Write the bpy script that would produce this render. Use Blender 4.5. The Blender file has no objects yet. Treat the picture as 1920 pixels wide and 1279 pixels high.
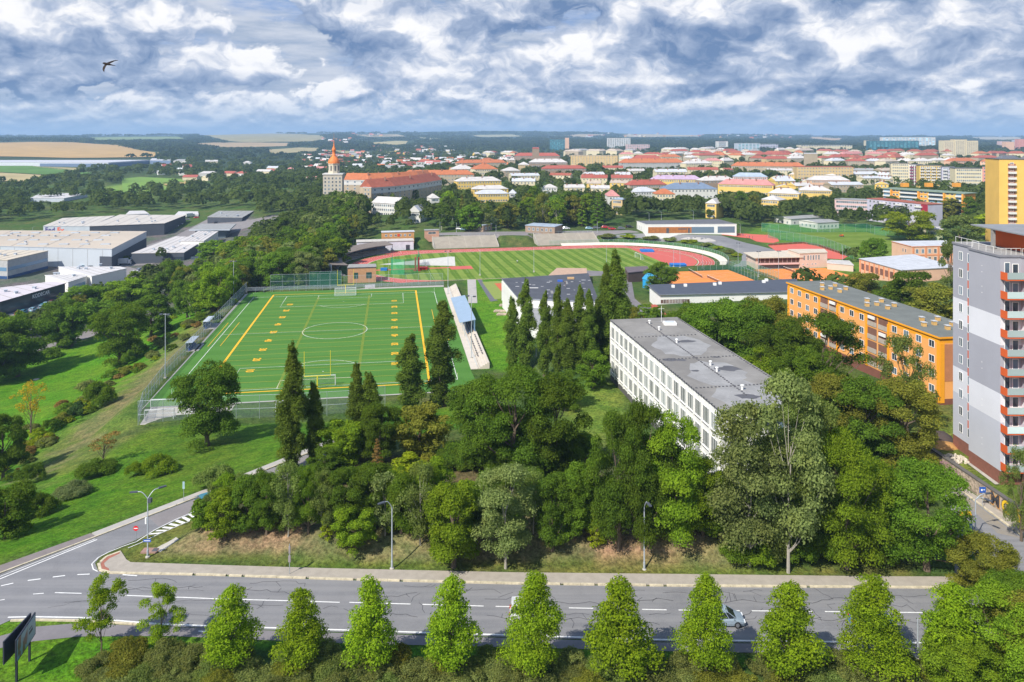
import bpy, bmesh, math, random
import numpy as np
from mathutils import Vector, Matrix
R = math.radians
S = bpy.context.scene
COL = S.collection
rng = np.random.default_rng(7)
random.seed(7)

# ------------------------------------------------------------------ camera
F, CH, HY, CX = 1425.0, 57.0, 252.0, 960.0     # focal length in px of the 1920 px photo, camera height, horizon row
cam_d = bpy.data.cameras.new('camera'); cam = bpy.data.objects.new('camera', cam_d); COL.objects.link(cam)
cam.location = (0, 0, CH); cam.rotation_euler = (R(90), 0, 0)
cam_d.sensor_width = 36; cam_d.lens = F/1920*36
cam_d.shift_y = -(639.5-HY)/1920
cam_d.clip_start = 0.5; cam_d.clip_end = 60000
S.camera = cam

# ------------------------------------------------------------------ sun + sky
SUN_EL, SUN_AZ = 45.0, 221.0        # azimuth clockwise from +Y: behind the camera to the left
sd = Vector((math.sin(R(SUN_AZ))*math.cos(R(SUN_EL)), math.cos(R(SUN_AZ))*math.cos(R(SUN_EL)), math.sin(R(SUN_EL))))
sl = bpy.data.lights.new('sun', 'SUN'); sl.energy = 4.3; sl.angle = R(0.5); sl.color = (1.0, 0.95, 0.86)
so = bpy.data.objects.new('sun', sl); COL.objects.link(so); so.rotation_euler = (-sd).to_track_quat('-Z', 'Y').to_euler()
so.location = (0, 0, 500)
W = bpy.data.worlds.new("World"); S.world = W; W.use_nodes = True
S.view_settings.view_transform = 'Standard'; S.view_settings.look = 'None'
S.view_settings.exposure = 0.52; S.view_settings.gamma = 1.0

class NT:
    def __init__(s, t): s.t = t; s.n = t.nodes; s.l = t.links
    def new(s, k, **kw):
        n = s.n.new(k)
        for a, v in kw.items():
            if a == 'inp':
                for i, x in v.items():
                    if hasattr(x, 'is_output') or isinstance(x, bpy.types.NodeSocket): s.l.new(x, n.inputs[i])
                    else: n.inputs[i].default_value = x
            else: setattr(n, a, v)
        return n
    def math(s, op, a, b=0.0, c=None, clamp=False):
        d = {0: a, 1: b}
        if c is not None: d[2] = c
        return s.new('ShaderNodeMath', operation=op, use_clamp=clamp, inp=d).outputs[0]
    def mix(s, f, a, b, mode='MIX'):
        n = s.new('ShaderNodeMix', data_type='RGBA', blend_type=mode)
        for i, x in ((0, f), (6, a), (7, b)):
            if isinstance(x, bpy.types.NodeSocket): s.l.new(x, n.inputs[i])
            elif i == 0: n.inputs[0].default_value = x
            else: n.inputs[i].default_value = (*x[:3], 1)
        return n.outputs[2]
    def ramp(s, f, a, b, lo=0.0, hi=1.0):
        return s.new('ShaderNodeMapRange', interpolation_type='SMOOTHSTEP', inp={0: f, 1: a, 2: b, 3: lo, 4: hi}).outputs[0]

def world_sky():
    t = NT(W.node_tree); t.n.clear()
    out = t.new('ShaderNodeOutputWorld'); 
    sky = t.new('ShaderNodeTexSky', sky_type='NISHITA', sun_disc=False)
    sky.sun_elevation = R(SUN_EL); sky.sun_rotation = R(SUN_AZ); sky.air_density = 1.0; sky.dust_density = 0.6; sky.ozone_density = 2.0
    bg1 = t.new('ShaderNodeBackground', inp={1: 0.15}); t.l.new(sky.outputs[0], bg1.inputs[0])
    g = t.new('ShaderNodeTexCoord').outputs['Generated']
    sep = t.new('ShaderNodeSeparateXYZ', inp={0: g})
    x, y, z = sep.outputs
    zc = t.math('MAXIMUM', z, 0.0)
    # cumulus banks: position round the sky and height above the horizon; banks look smaller the lower (farther) they are
    rl = t.math('SQRT', t.math('ADD', t.math('MULTIPLY', x, x), t.math('MULTIPLY', y, y)))
    xr = t.math('DIVIDE', x, rl); yr = t.math('DIVIDE', y, rl)
    def field(s, asp, det, dz, off, rough=0.55, wx=None, wz=None):
        X_ = t.math('MULTIPLY_ADD', xr, s, off); Z_ = t.math('MULTIPLY', t.math('ADD', zc, dz), s*asp)
        if wx is not None: X_ = t.math('ADD', X_, wx); Z_ = t.math('ADD', Z_, wz)
        c = t.new('ShaderNodeCombineXYZ', inp={0: X_, 1: t.math('MULTIPLY', yr, s), 2: Z_})
        return t.new('ShaderNodeTexNoise', noise_dimensions='3D', inp={'Vector': c.outputs[0], 'Scale': 1.0, 'Detail': det, 'Roughness': rough}).outputs['Fac']
    def lerp(a, b, w): return t.math('ADD', t.math('MULTIPLY', a, t.math('SUBTRACT', 1.0, w)), t.math('MULTIPLY', b, w))
    W1 = t.ramp(zc, 0.050, 0.085); W0 = t.ramp(zc, 0.016, 0.036)
    wa = t.math('MULTIPLY', t.math('SUBTRACT', field(14, 1.6, 3.0, 0, 2.2), .5), .6); wb = t.math('MULTIPLY', t.math('SUBTRACT', field(14, 1.6, 3.0, 0, 8.7), .5), .6)
    def clouds(det, d, o=0.0):
        return lerp(lerp(field(24, 2.3, det, d*.25, 4.4+o, .55, wa, wb), field(14, 1.75, det, d*.5, 1.9+o, .58, wa, wb), W0), field(7.0, 1.5, det, d, 6.35+o, .60, wa, wb), W1)
    D0 = clouds(12.0, 0.0); D1 = clouds(6.0, 0.020); D2 = clouds(2.0, 0.050)
    cover = t.ramp(D0, 0.37, 0.42)
    # where the cloud thins just above, its top catches the sun; under thick cloud the base is grey
    top = t.math('MULTIPLY', t.math('SUBTRACT', D0, D1), 3.1); deep = t.math('MULTIPLY', t.math('SUBTRACT', D2, 0.5), 1.1)
    lit = t.math('ADD', t.math('SUBTRACT', 0.545, deep), top); lit = t.math('ADD', lit, t.math('MULTIPLY', t.math('SUBTRACT', D0, .5), .9), clamp=True)
    # a second, higher sheet of cloud closes most of the gaps
    sheet = t.ramp(field(4.0, 5.0, 7.0, 0, 11.3, .6), .36, .56, .15, 1.0); sl_ = t.ramp(field(7.0, 6.0, 8.0, 0, 3.1, .6), .35, .68)
    skyc = t.mix(t.ramp(zc, 0.0, 0.16), (0.26, 0.39, 0.61), (0.14, 0.30, 0.64)); shc = t.mix(sl_, (0.30, 0.39, 0.55), (0.62, 0.66, 0.75)); back = t.mix(sheet, skyc, shc)
    # large cloud masses of this sky: (azimuth, height, half width, half height, tilt, strength)
    ta = t.math('DIVIDE', x, t.math('MAXIMUM', y, .05)); te = t.math('DIVIDE', zc, t.math('MAXIMUM', y, .05))
    wob = t.math('MULTIPLY', t.math('SUBTRACT', field(9, 3.0, 5.0, 0, 5.5), .5), 1.6); front = t.ramp(y, .05, .3)
    for (px, py, wx_, wy_, tilt, st_) in ((1400,166,330,17,-.03,-.62),(1700,142,120,14,-.35,-.40),(110,168,260,26,.02,-.52),(430,148,150,18,.05,-.40),(230,60,330,26,0,-.15),(1210,40,260,24,.1,-.22),(880,110,240,20,.1,-.22),(1600,90,220,20,-.1,-.2),(1300,215,420,22,0,-.22),(800,10,300,16,0,-.3),
            (490,38,60,24,.3,.42),(290,82,130,16,.05,.28),(590,165,60,15,-.2,.36),(1170,22,30,26,0,.40),(1130,75,120,14,.1,.22),(880,88,60,14,.5,.35),(1640,80,90,14,-.1,.30),(1830,165,130,16,-.25,.42),(1240,150,130,9,.0,.25),(250,180,90,10,0,.22),(1450,60,160,18,.2,.22),(1080,205,260,9,0,.14),(1550,130,110,12,-.1,.22)):
        du = t.math('SUBTRACT', ta, (px-CX)/F); dv = t.math('SUBTRACT', te, (HY-py)/F); dv = t.math('ADD', dv, t.math('MULTIPLY', du, tilt))
        q = t.math('ADD', t.math('POWER', t.math('DIVIDE', du, wx_/F), 2.0), t.math('POWER', t.math('DIVIDE', dv, wy_/F), 2.0)); q = t.math('ADD', q, wob)
        lit = t.math('ADD', lit, t.math('MULTIPLY', t.math('MULTIPLY', t.ramp(q, 1.7, 0.1), front), st_*.52))
    lit = t.math('MAXIMUM', t.math('MINIMUM', lit, 1.0), 0.0)
    c1 = t.mix(t.math('MULTIPLY', lit, 1.9, clamp=True), (0.145, 0.235, 0.42), (0.43, 0.505, 0.66))
    c2 = t.mix(t.ramp(lit, 0.42, 1.02), c1, (0.97, 0.96, 0.97))
    c2 = t.mix(cover, back, c2)
    far = t.ramp(zc, 0.0, 0.060, 0.78, 0.0)
    c3 = t.mix(far, c2, (0.38, 0.51, 0.70))
    bg2 = t.new('ShaderNodeBackground', inp={0: c3, 1: 0.76})
    # overhead the cloud layer opens to the plain sky
    hi = t.ramp(zc, 0.28, 0.50)
    m1 = t.new('ShaderNodeMixShader', inp={0: hi, 1: bg2.outputs[0], 2: bg1.outputs[0]})
    lo = t.ramp(z, -0.02, 0.0)
    m2 = t.new('ShaderNodeMixShader', inp={0: lo, 1: bg1.outputs[0], 2: m1.outputs[0]})
    t.l.new(m2.outputs[0], out.inputs[0])
world_sky()

# ------------------------------------------------------------------ tagging helpers
def tag(o, label=None, cat=None, group=None, kind=None):
    if label: o['label'] = label
    if cat: o['category'] = cat
    if group: o['group'] = group
    if kind: o['kind'] = kind
    return o
def empty(name, loc=(0, 0, 0), rz=0.0, label=None, cat=None, group=None):
    o = bpy.data.objects.new(name, None); COL.objects.link(o); o.location = loc; o.rotation_euler = (0, 0, rz)
    o.empty_display_size = 0.5
    return tag(o, label, cat, group)
def copy_tree(o, parent=None):
    c = o.copy(); COL.objects.link(c); c.parent = parent
    for ch in o.children: copy_tree(ch, c)
    return c

# ------------------------------------------------------------------ materials
MATS = {}
def mat(name, col, rough=0.8, var=0.12, scale=0.6, spec=0.3, metal=0.0, col2=None, bump=0.0, detail=5.0, sharp=None, obj_rand=0.0):
    if name in MATS: return MATS[name]
    m = bpy.data.materials.new(name); m.use_nodes = True; t = NT(m.node_tree)
    b = t.n['Principled BSDF']
    b.inputs['Roughness'].default_value = rough; b.inputs['Metallic'].default_value = metal
    b.inputs['Specular IOR Level'].default_value = spec
    tc = t.new('ShaderNodeTexCoord').outputs['Object']
    n = t.new('ShaderNodeTexNoise', inp={'Vector': tc, 'Scale': scale, 'Detail': detail, 'Roughness': 0.6}).outputs['Fac']
    lo, hi = sharp if sharp else (0.25, 0.75)
    f = t.ramp(n, lo, hi)
    a = [max(0, c*(1-var)) for c in col]; bb = list(col2) if col2 else [c*(1+var) for c in col]
    c = t.mix(f, a, bb)
    n2 = t.new('ShaderNodeTexNoise', inp={'Vector': tc, 'Scale': scale*9, 'Detail': 3.0}).outputs['Fac']
    c = t.mix(t.ramp(n2, 0.3, 0.7, 0.0, 0.22*min(1, var*5)), c, [q*0.55 for q in col])
    if obj_rand:
        r = t.new('ShaderNodeObjectInfo').outputs['Random']
        hs = t.new('ShaderNodeHueSaturation', inp={'Value': t.ramp(r, 0, 1, 1-obj_rand, 1+obj_rand), 'Color': c})
        c = hs.outputs[0]
    t.l.new(c, b.inputs['Base Color'])
    if bump:
        bp = t.new('ShaderNodeBump', inp={'Strength': bump, 'Distance': 0.1, 'Height': n2}); t.l.new(bp.outputs[0], b.inputs['Normal'])
    MATS[name] = m
    return m

def glass(name, col=(0.03, 0.045, 0.06), rough=0.12, var=0.6):
    if name in MATS: return MATS[name]
    m = bpy.data.materials.new(name); m.use_nodes = True; t = NT(m.node_tree); b = t.n['Principled BSDF']
    r = t.new('ShaderNodeObjectInfo').outputs['Random']
    wn = t.new('ShaderNodeTexWhiteNoise', noise_dimensions='1D', inp={'W': r}).outputs['Value']
    c = t.mix(t.ramp(wn, 0.35, 1.0), col, [q*(1+var*5)+0.02 for q in col])
    t.l.new(c, b.inputs['Base Color']); b.inputs['Roughness'].default_value = rough
    b.inputs['Specular IOR Level'].default_value = 0.8
    MATS[name] = m; return m

def leafmat(name, col, col2=None, trans=0.35):
    """leaf surface: colour varies from leaf to leaf and from tree to tree"""
    if name in MATS: return MATS[name]
    m = bpy.data.materials.new(name); m.use_nodes = True; t = NT(m.node_tree); t.n.clear()
    out = t.new('ShaderNodeOutputMaterial')
    at = t.new('ShaderNodeAttribute', attribute_name='leaf').outputs['Fac']
    r = t.new('ShaderNodeObjectInfo').outputs['Random']
    a = [c*0.42 for c in col]; b = col2 if col2 else [min(1, col[0]*1.9), col[1]*1.65, col[2]*1.4]  # wide spread: leaf highlights and dark gaps are put into the colour too
    c = t.mix(at, a, b)
    tc = t.new('ShaderNodeTexCoord').outputs['Object']
    n = t.new('ShaderNodeTexNoise', inp={'Vector': tc, 'Scale': 4.0, 'Detail': 2.0}).outputs['Fac']
    c = t.mix(t.ramp(n, 0.42, 0.68, 0.0, 0.5), c, [c_*k for c_, k in zip(col, (1.5, 1.15, 0.8))])
    hs = t.new('ShaderNodeHueSaturation', inp={'Hue': t.ramp(r, 0, 1, 0.490, 0.506), 'Saturation': 1.0, 'Value': t.ramp(r, 0, 1, 0.85, 1.2), 'Color': c})
    d = t.new('ShaderNodeBsdfDiffuse', inp={0: hs.outputs[0]})
    tr = t.new('ShaderNodeBsdfTranslucent', inp={0: t.mix(0.5, hs.outputs[0], [col[0]*2.2, col[1]*2.4, col[2]*0.7])})
    m2 = t.new('ShaderNodeMixShader', inp={0: trans+.08, 1: d.outputs[0], 2: tr.outputs[0]})
    t.l.new(m2.outputs[0], out.inputs[0])
    MATS[name] = m; return m

def netmat(name, col, alpha):
    """chain link / netting: thin wires too fine to model singly, so the panel lets most light through"""
    if name in MATS: return MATS[name]
    m = bpy.data.materials.new(name); m.use_nodes = True; t = NT(m.node_tree); t.n.clear()
    out = t.new('ShaderNodeOutputMaterial')
    d = t.new('ShaderNodeBsdfDiffuse', inp={0: (*col, 1)}); tr = t.new('ShaderNodeBsdfTransparent')
    mm = t.new('ShaderNodeMixShader', inp={0: alpha, 1: tr.outputs[0], 2: d.outputs[0]})
    t.l.new(mm.outputs[0], out.inputs[0]); MATS[name] = m; return m

# ------------------------------------------------------------------ mesh builder
class MB:
    def __init__(s): s.v = []; s.f = []; s.m = []
    def face(s, pts, mi=0):
        i = len(s.v); s.v += [tuple(p) for p in pts]; s.f.append(tuple(range(i, i+len(pts)))); s.m.append(mi); return s
    def box(s, x0, x1, y0, y1, z0, z1, mi=0):
        i = len(s.v); s.v += [(x0, y0, z0), (x1, y0, z0), (x1, y1, z0), (x0, y1, z0), (x0, y0, z1), (x1, y0, z1), (x1, y1, z1), (x0, y1, z1)]
        for f in ((0, 3, 2, 1), (4, 5, 6, 7), (0, 1, 5, 4), (1, 2, 6, 5), (2, 3, 7, 6), (3, 0, 4, 7)):
            s.f.append(tuple(i+k for k in f)); s.m.append(mi)
        return s
    def tube(s, p, q, r0, r1=None, n=6, mi=0, cap=True):
        r1 = r0 if r1 is None else r1; p = Vector(p); q = Vector(q); d = (q-p)
        if d.length < 1e-6: return s
        d.normalize(); a = d.orthogonal().normalized(); b = d.cross(a); i = len(s.v)
        for c, r in ((p, r0), (q, r1)):
            for k in range(n):
                an = 2*math.pi*k/n; s.v.append(tuple(c+a*math.cos(an)*r+b*math.sin(an)*r))
        for k in range(n): s.f.append((i+k, i+(k+1) % n, i+n+(k+1) % n, i+n+k)); s.m.append(mi)
        if cap: s.f.append(tuple(i+n+k for k in range(n))); s.m.append(mi); s.f.append(tuple(i+n-1-k for k in range(n))); s.m.append(mi)
        return s
    def path(s, pts, r, n=6, mi=0):
        for a, b in zip(pts[:-1], pts[1:]): s.tube(a, b, r, r, n, mi)
        return s
    def lathe(s, prof, n=16, mi=0, c=(0, 0)):
        i = len(s.v)
        for r, z in prof:
            for k in range(n):
                a = 2*math.pi*k/n; s.v.append((c[0]+r*math.cos(a), c[1]+r*math.sin(a), z))
        for j in range(len(prof)-1):
            for k in range(n):
                s.f.append((i+j*n+k, i+j*n+(k+1) % n, i+(j+1)*n+(k+1) % n, i+(j+1)*n+k)); s.m.append(mi)
        return s
    def prism(s, poly, z0, z1, mi_side=0, mi_top=0, bottom=False):
        n = len(poly); i = len(s.v)
        for z in (z0, z1):
            for p in poly: s.v.append((p[0], p[1], z))
        for k in range(n): s.f.append((i+k, i+(k+1) % n, i+n+(k+1) % n, i+n+k)); s.m.append(mi_side)
        s.f.append(tuple(i+n+k for k in range(n))); s.m.append(mi_top)
        if bottom: s.f.append(tuple(i+n-1-k for k in range(n))); s.m.append(mi_side)
        return s
    def mesh(s, name, mats):
        me = bpy.data.meshes.new(name); me.from_pydata(s.v, [], s.f)
        for m in mats: me.materials.append(m)
        if len(mats) > 1: me.polygons.foreach_set('material_index', s.m)
        me.update(); return me
    def build(s, name, mats, parent=None, loc=None, smooth=False):
        if not isinstance(mats, (list, tuple)): mats = [mats]
        me = s.mesh(name, mats)
        if smooth: me.polygons.foreach_set('use_smooth', [True]*len(me.polygons))
        return link(name, me, parent, loc)
def link(name, me, parent=None, loc=None, rz=None):
    o = bpy.data.objects.new(name, me); COL.objects.link(o)
    if parent: o.parent = parent
    if loc is not None: o.location = loc
    if rz is not None: o.rotation_euler = (0, 0, rz)
    return o
def np_mesh(name, V, Fc, mats, attr=None, smooth=False, mi=None):
    me = bpy.data.meshes.new(name); V = np.asarray(V, np.float32); Fc = np.asarray(Fc, np.int32)
    k = Fc.shape[1]; me.vertices.add(len(V)); me.vertices.foreach_set('co', V.ravel())
    me.loops.add(Fc.size); me.loops.foreach_set('vertex_index', Fc.ravel())
    me.polygons.add(len(Fc)); me.polygons.foreach_set('loop_start', np.arange(0, Fc.size, k, dtype=np.int32))
    me.polygons.foreach_set('loop_total', np.full(len(Fc), k, np.int32))
    if smooth: me.polygons.foreach_set('use_smooth', np.ones(len(Fc), bool))
    for m in mats: me.materials.append(m)
    if mi is not None: me.polygons.foreach_set('material_index', np.asarray(mi, np.int32))
    if attr is not None:
        for an, dom, typ, data in attr:
            a = me.attributes.new(an, typ, dom)
            a.data.foreach_set('value' if typ == 'FLOAT' else 'color', np.asarray(data, np.float32).ravel())
    me.update(calc_edges=True); me.validate(); return me

# ------------------------------------------------------------------ picture <-> place
def P(px, py, z=0.0):
    v = max(py-HY, 0.5); Y = (CH-z)*F/v
    return ((px-CX)*Y/F, Y, z)
def poly_sd(X, Y, poly):
    """signed distance (inside negative) of points to a polygon"""
    X = np.asarray(X, float); Y = np.asarray(Y, float); d = np.full(X.shape, 1e18); ins = np.zeros(X.shape, bool)
    n = len(poly)
    for i in range(n):
        ax, ay = poly[i][:2]; bx, by = poly[(i+1) % n][:2]
        ex, ey = bx-ax, by-ay; wx, wy = X-ax, Y-ay
        t = np.clip((wx*ex+wy*ey)/(ex*ex+ey*ey+1e-12), 0, 1)
        d = np.minimum(d, (wx-ex*t)**2+(wy-ey*t)**2)
        c = ((ay > Y) != (by > Y)) & (X < (bx-ax)*(Y-ay)/((by-ay) if by != ay else 1e-12)+ax)
        ins ^= c
    d = np.sqrt(d); return np.where(ins, -d, d)
def inside(x, y, poly): return float(poly_sd(np.array([x]), np.array([y]), poly)[0]) < 0
def sstep(x): x = np.clip(x, 0, 1); return x*x*(3-2*x)

# ------------------------------------------------------------------ terrain
RZ = 8.0      # level of the road, the school and the tower block; the pitch is at 0, the stadium at -3
CP = [(0,1279,8),(960,1279,8),(1920,1279,8),(0,1150,8),(960,1150,8),(1900,1150,8),(230,1045,8),(960,1050,8),(1700,1070,8),
 (0,1070,8),(180,1003,8),(400,918,8),(540,862,8),(620,828,7.5),(300,1000,8.6),(400,985,9.3),(560,985,10),(960,990,10.3),(1300,1010,10.3),(1400,1010,9.6),
 (850,870,8.5),(640,900,9),(1150,740,8),(1120,830,8.5),(1500,950,8.5),(1650,980,8.5),(1800,800,8),(1770,860,8),(1850,950,8),(1950,1000,8),(2200,900,8),
 (262,797,0),(460,545,0),(835,535,0),(905,700,0),(870,745,0.5),(660,785,0),(450,790,0),(390,835,2.2),(500,812,2.2),(600,800,2),(300,850,2.2),(420,868,5.0),(760,800,2.5),
 (330,900,5.0),(200,960,6.0),(150,900,1.0),(80,800,-8),(0,900,-5),(0,1000,4),(50,760,-11),(200,700,-13),(90,650,-18),(255,700,-8),(300,640,-10),(370,590,-11),(240,760,-3.5),(330,660,-4),(400,600,-4),(450,560,-3),(140,840,-4),(50,900,-2),
 (-200,900,-8),(-300,700,-18),(-400,1000,0),
 (0,600,-20),(100,500,-20),(350,480,-20),(250,560,-19),(0,440,-20),(200,420,-20),(480,420,-16),(520,440,-13),(500,500,-10),(560,520,-4),(500,560,-3),(300,600,-17),(430,470,-16),(-300,500,-20),
 (1480,700,7),(1750,780,8),(1450,560,2),(1250,590,3),(1000,640,4),(940,600,1),(1120,700,7),(1900,700,8),(1650,560,2),(1900,560,5),(2200,600,6),(1300,540,0),(1500,520,-1),
 (640,540,-1),(600,480,-4),(560,430,-8),(1500,430,-1),(1700,430,-1),(1920,430,3),(700,425,0),(1000,425,2),(1300,420,2),(650,400,-2)]
def hill_table(X, Y):
    cols = np.array([-500, 0, 300, 600, 960, 1300, 1600, 1920, 2500.])
    rows = np.array([560, 900, 1400, 2000, 3000, 4500, 6500, 9000, 14000.])
    T = np.array([[-18,-18,-16,-8,1,3,3,4,5],[-16,-16,-15,-6,3,4,4,5,5],[-13,-13,-15,-12,0,4,5,5,5],[-4,-3,-9,-15,-5,4,6,6,6],[20,20,6,-6,-8,0,3,3,3],
                  [28,29,24,14,14,18,4,10,5],[20,24,40,50,34,22,14,10,12],[32,34,44,70,98,50,30,28,30],[10,10,10,10,20,10,10,10,10]], float)
    px = np.clip(X/np.maximum(Y, 50)*F+CX, -499, 2499); ly = np.log(np.clip(Y, 561, 13999)); lr = np.log(rows)
    ci = np.clip(np.searchsorted(cols, px)-1, 0, 7); ri = np.clip(np.searchsorted(lr, ly)-1, 0, 7)
    a = sstep((px-cols[ci])/(cols[ci+1]-cols[ci])); b = (ly-lr[ri])/(lr[ri+1]-lr[ri]); b = b*b*(3-2*b)*0.5+b*0.5
    return (T[ri, ci]*(1-a)+T[ri, ci+1]*a)*(1-b)+(T[ri+1, ci]*(1-a)+T[ri+1, ci+1]*a)*b
_cp = np.array([P(*c) for c in CP])
def _phi(r2): return 0.5*r2*np.log(r2+1e-9)
def _fit():
    q = _cp[:, :2]/100; z = _cp[:, 2]; n = len(q)
    K = _phi(((q[:, None]-q[None])**2).sum(-1))+np.eye(n)*0.002
    Pm = np.c_[np.ones(n), q]; A = np.block([[K, Pm], [Pm.T, np.zeros((3, 3))]])
    return q, np.linalg.solve(A, np.r_[z, 0, 0, 0])
_q, _w = _fit()
def rbf(X, Y):
    p = np.c_[np.ravel(X), np.ravel(Y)]/100; o = np.zeros(len(p))
    for s in range(0, len(p), 20000):
        c = p[s:s+20000]; o[s:s+20000] = _phi(((c[:, None]-_q[None])**2).sum(-1))@_w[:-3]+_w[-3]+c@_w[-2:]
    return o.reshape(np.shape(X))

# football pitch frame (local a = along, b = across) and stadium frame
def z8(x, y): return P(250+x/2.8235, 500+y/2.8235, 0)
LN, LF, RF, RN = [Vector(z8(*p)) for p in ((193, 675), (637, 167), (1590, 132), (1725, 597))]
PC = (LN+LF+RF+RN)/4; PU = ((LF+RF)-(LN+RN)).normalized(); PV = Vector((PU.y, -PU.x, 0))
PL, PW = 99.5, 62.8
def pit(a, b, z=0.0): q = PC+PU*a+PV*b; return (q.x, q.y, z)
SZ = -3.0; SC = Vector((10.8, 357.0, SZ)); SA = R(11.6); SU = Vector((math.cos(SA), math.sin(SA), 0)); SV = Vector((-SU.y, SU.x, 0))
def sta(a, p, z=SZ): q = SC+SU*a+SV*p; return (q.x, q.y, z)

def pxpoly(pts, z): return [P(x, y, z) for x, y in pts]
ROADPAD = pxpoly([(-900,1300),(-500,1300),(-500,1140),(-260,1120),(0,1062),(170,1001),(400,913),(535,859),(628,820),(640,832),(560,880),(470,925),(380,968),(300,1003),(250,1034),(300,1050),(560,1062),(960,1074),(1300,1076),(1640,1081),(1790,1081),(1815,1000),(1780,880),(1760,838),(1800,832),(2500,1000),(2500,1330)], RZ)
STAPAD = [sta(a, p) for a, p in ((-92, -41.5), (88, -41.5), (98, -15), (98, 25), (86, 50.5), (-70, 50.5), (-98, 20))]
STD = [[sta(a, p) for a, p in ((a0, 49), (a1, 49), (a1, 62.5), (a0, 62.5))] for a0, a1 in ((-43, -7), (13, 49), (-84, -52))]
PITPAD = [pit(a, b) for a, b in ((-61, -37), (56, -37), (58, 44), (-56, 46), (-57, 33), (-61, 20))]
SCHPAD = pxpoly([(1100, 700), (1190, 690), (1500, 800), (1500, 960), (1330, 940), (1130, 760)], RZ)
GRNPAD = pxpoly([(1420,430),(1400,446),(1440,480),(1560,530),(1780,500),(1800,470),(1790,450),(1640,425)], -1.0)
TENPAD = pxpoly([(1200,530),(1240,502),(1340,497),(1560,495),(1640,560),(1200,575)], -1.0)
PADS = [(STAPAD, SZ, 12.0), (GRNPAD, -1.0, 14.0), (TENPAD, -1.0, 10.0), (PITPAD, 0.0, 7.0), (STD[0], SZ, 1.5), (STD[1], SZ, 1.5), (STD[2], SZ, 4), (SCHPAD, RZ, 12.0), (ROADPAD, RZ, 5.0)]

def height_fn(X, Y):
    X = np.asarray(X, float); Y = np.asarray(Y, float)
    h = rbf(X, np.minimum(Y, 900)); h = np.clip(h, -24, 14)
    w = sstep((Y-480)/260); far = hill_table(X, Y)
    amp = np.clip((Y-1200)/3000, 0, 1)*np.clip((11000-Y)/3000, 0, 1)
    und = (np.sin(X/310+1.3)*np.cos(Y/420+0.5)+0.6*np.sin(X/150+Y/260)+0.4*np.sin(X/77-Y/190+2))*2.2*amp
    h = h*(1-w)+(far+und)*w
    for pl, z, fall in PADS:
        d = poly_sd(X, Y, pl); k = sstep(1-np.clip(d, 0, None)/fall); h = h*(1-k)+z*k
    return h

NR, NC, UM = 620, 520, 1.05
_lr = np.linspace(math.log(62.0), math.log(14060.0), NR); _Y = np.exp(_lr)-60.0; _U = np.linspace(-UM, UM, NC)
GX = _U[None, :]*(_Y[:, None]+60); GY = np.repeat(_Y[:, None], NC, 1)
GZ = height_fn(GX, GY)
GZR = GZ.copy()
def T(X, Y):
    """height of the terrain mesh"""
    X = np.asarray(X, float); Y = np.asarray(Y, float)
    r = (np.log(np.clip(Y+60, 62.001, 14059))-_lr[0])/(_lr[1]-_lr[0]); c = (X/(Y+60)+UM)/(2*UM)*(NC-1)
    ri = np.clip(r.astype(int), 0, NR-2); ci = np.clip(c.astype(int), 0, NC-2)
    # true fraction inside the cell row (rows are straight lines in Y)
    fr = np.clip((Y-_Y[ri])/(_Y[ri+1]-_Y[ri]), 0, 1); fc = np.clip(c-ci, 0, 1)
    return (GZ[ri, ci]*(1-fc)+GZ[ri, ci+1]*fc)*(1-fr)+(GZ[ri+1, ci]*(1-fc)+GZ[ri+1, ci+1]*fc)*fr
def Tz(x, y): return float(T(np.array([x]), np.array([y]))[0])
_ys = np.exp(np.linspace(math.log(45), math.log(12500), 1500))
def G(px, py):
    """point of the terrain met by the ray through a photo pixel"""
    X = (px-CX)*_ys/F; z = CH-(py-HY)*_ys/F; t = T(X, _ys); k = np.nonzero(z <= t)[0]
    if len(k) == 0: y = 12000.0; x = (px-CX)*y/F; return (x, y, Tz(x, y))
    k = k[0]; a, b = (_ys[k-1], _ys[k]) if k else (_ys[0], _ys[0])
    for _ in range(20):
        m = (a+b)/2; x = (px-CX)*m/F
        if CH-(py-HY)*m/F <= Tz(x, m): b = m
        else: a = m
    x = (px-CX)*b/F; return (x, b, Tz(x, b))
def GH(px, py, h, base=None):
    """point at height h above the terrain seen at a pixel"""
    if base is not None: return P(px, py, base+h)
    X = (px-CX)*_ys/F; z = CH-(py-HY)*_ys/F; t = T(X, _ys)+h; k = np.nonzero(z <= t)[0]
    k = k[0] if len(k) else len(_ys)-1; y = _ys[k]; x = X[k]
    return (float(x), float(y), float(T(np.array([x]), np.array([y]))[0]+h))

def blend_noise(X, Y, s, seed):
    r = np.random.default_rng(seed); o = np.zeros_like(X)
    for k in range(6):
        a = r.uniform(0, 6.28, 3); f = s*(1.7**k); o += np.sin(X*math.cos(a[0])*f+Y*math.sin(a[0])*f+a[1]+1.5*np.sin(X*f*.6*math.sin(a[2])+Y*f*.6*math.cos(a[2])))*(0.62**k)
    return o/2.2

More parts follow.
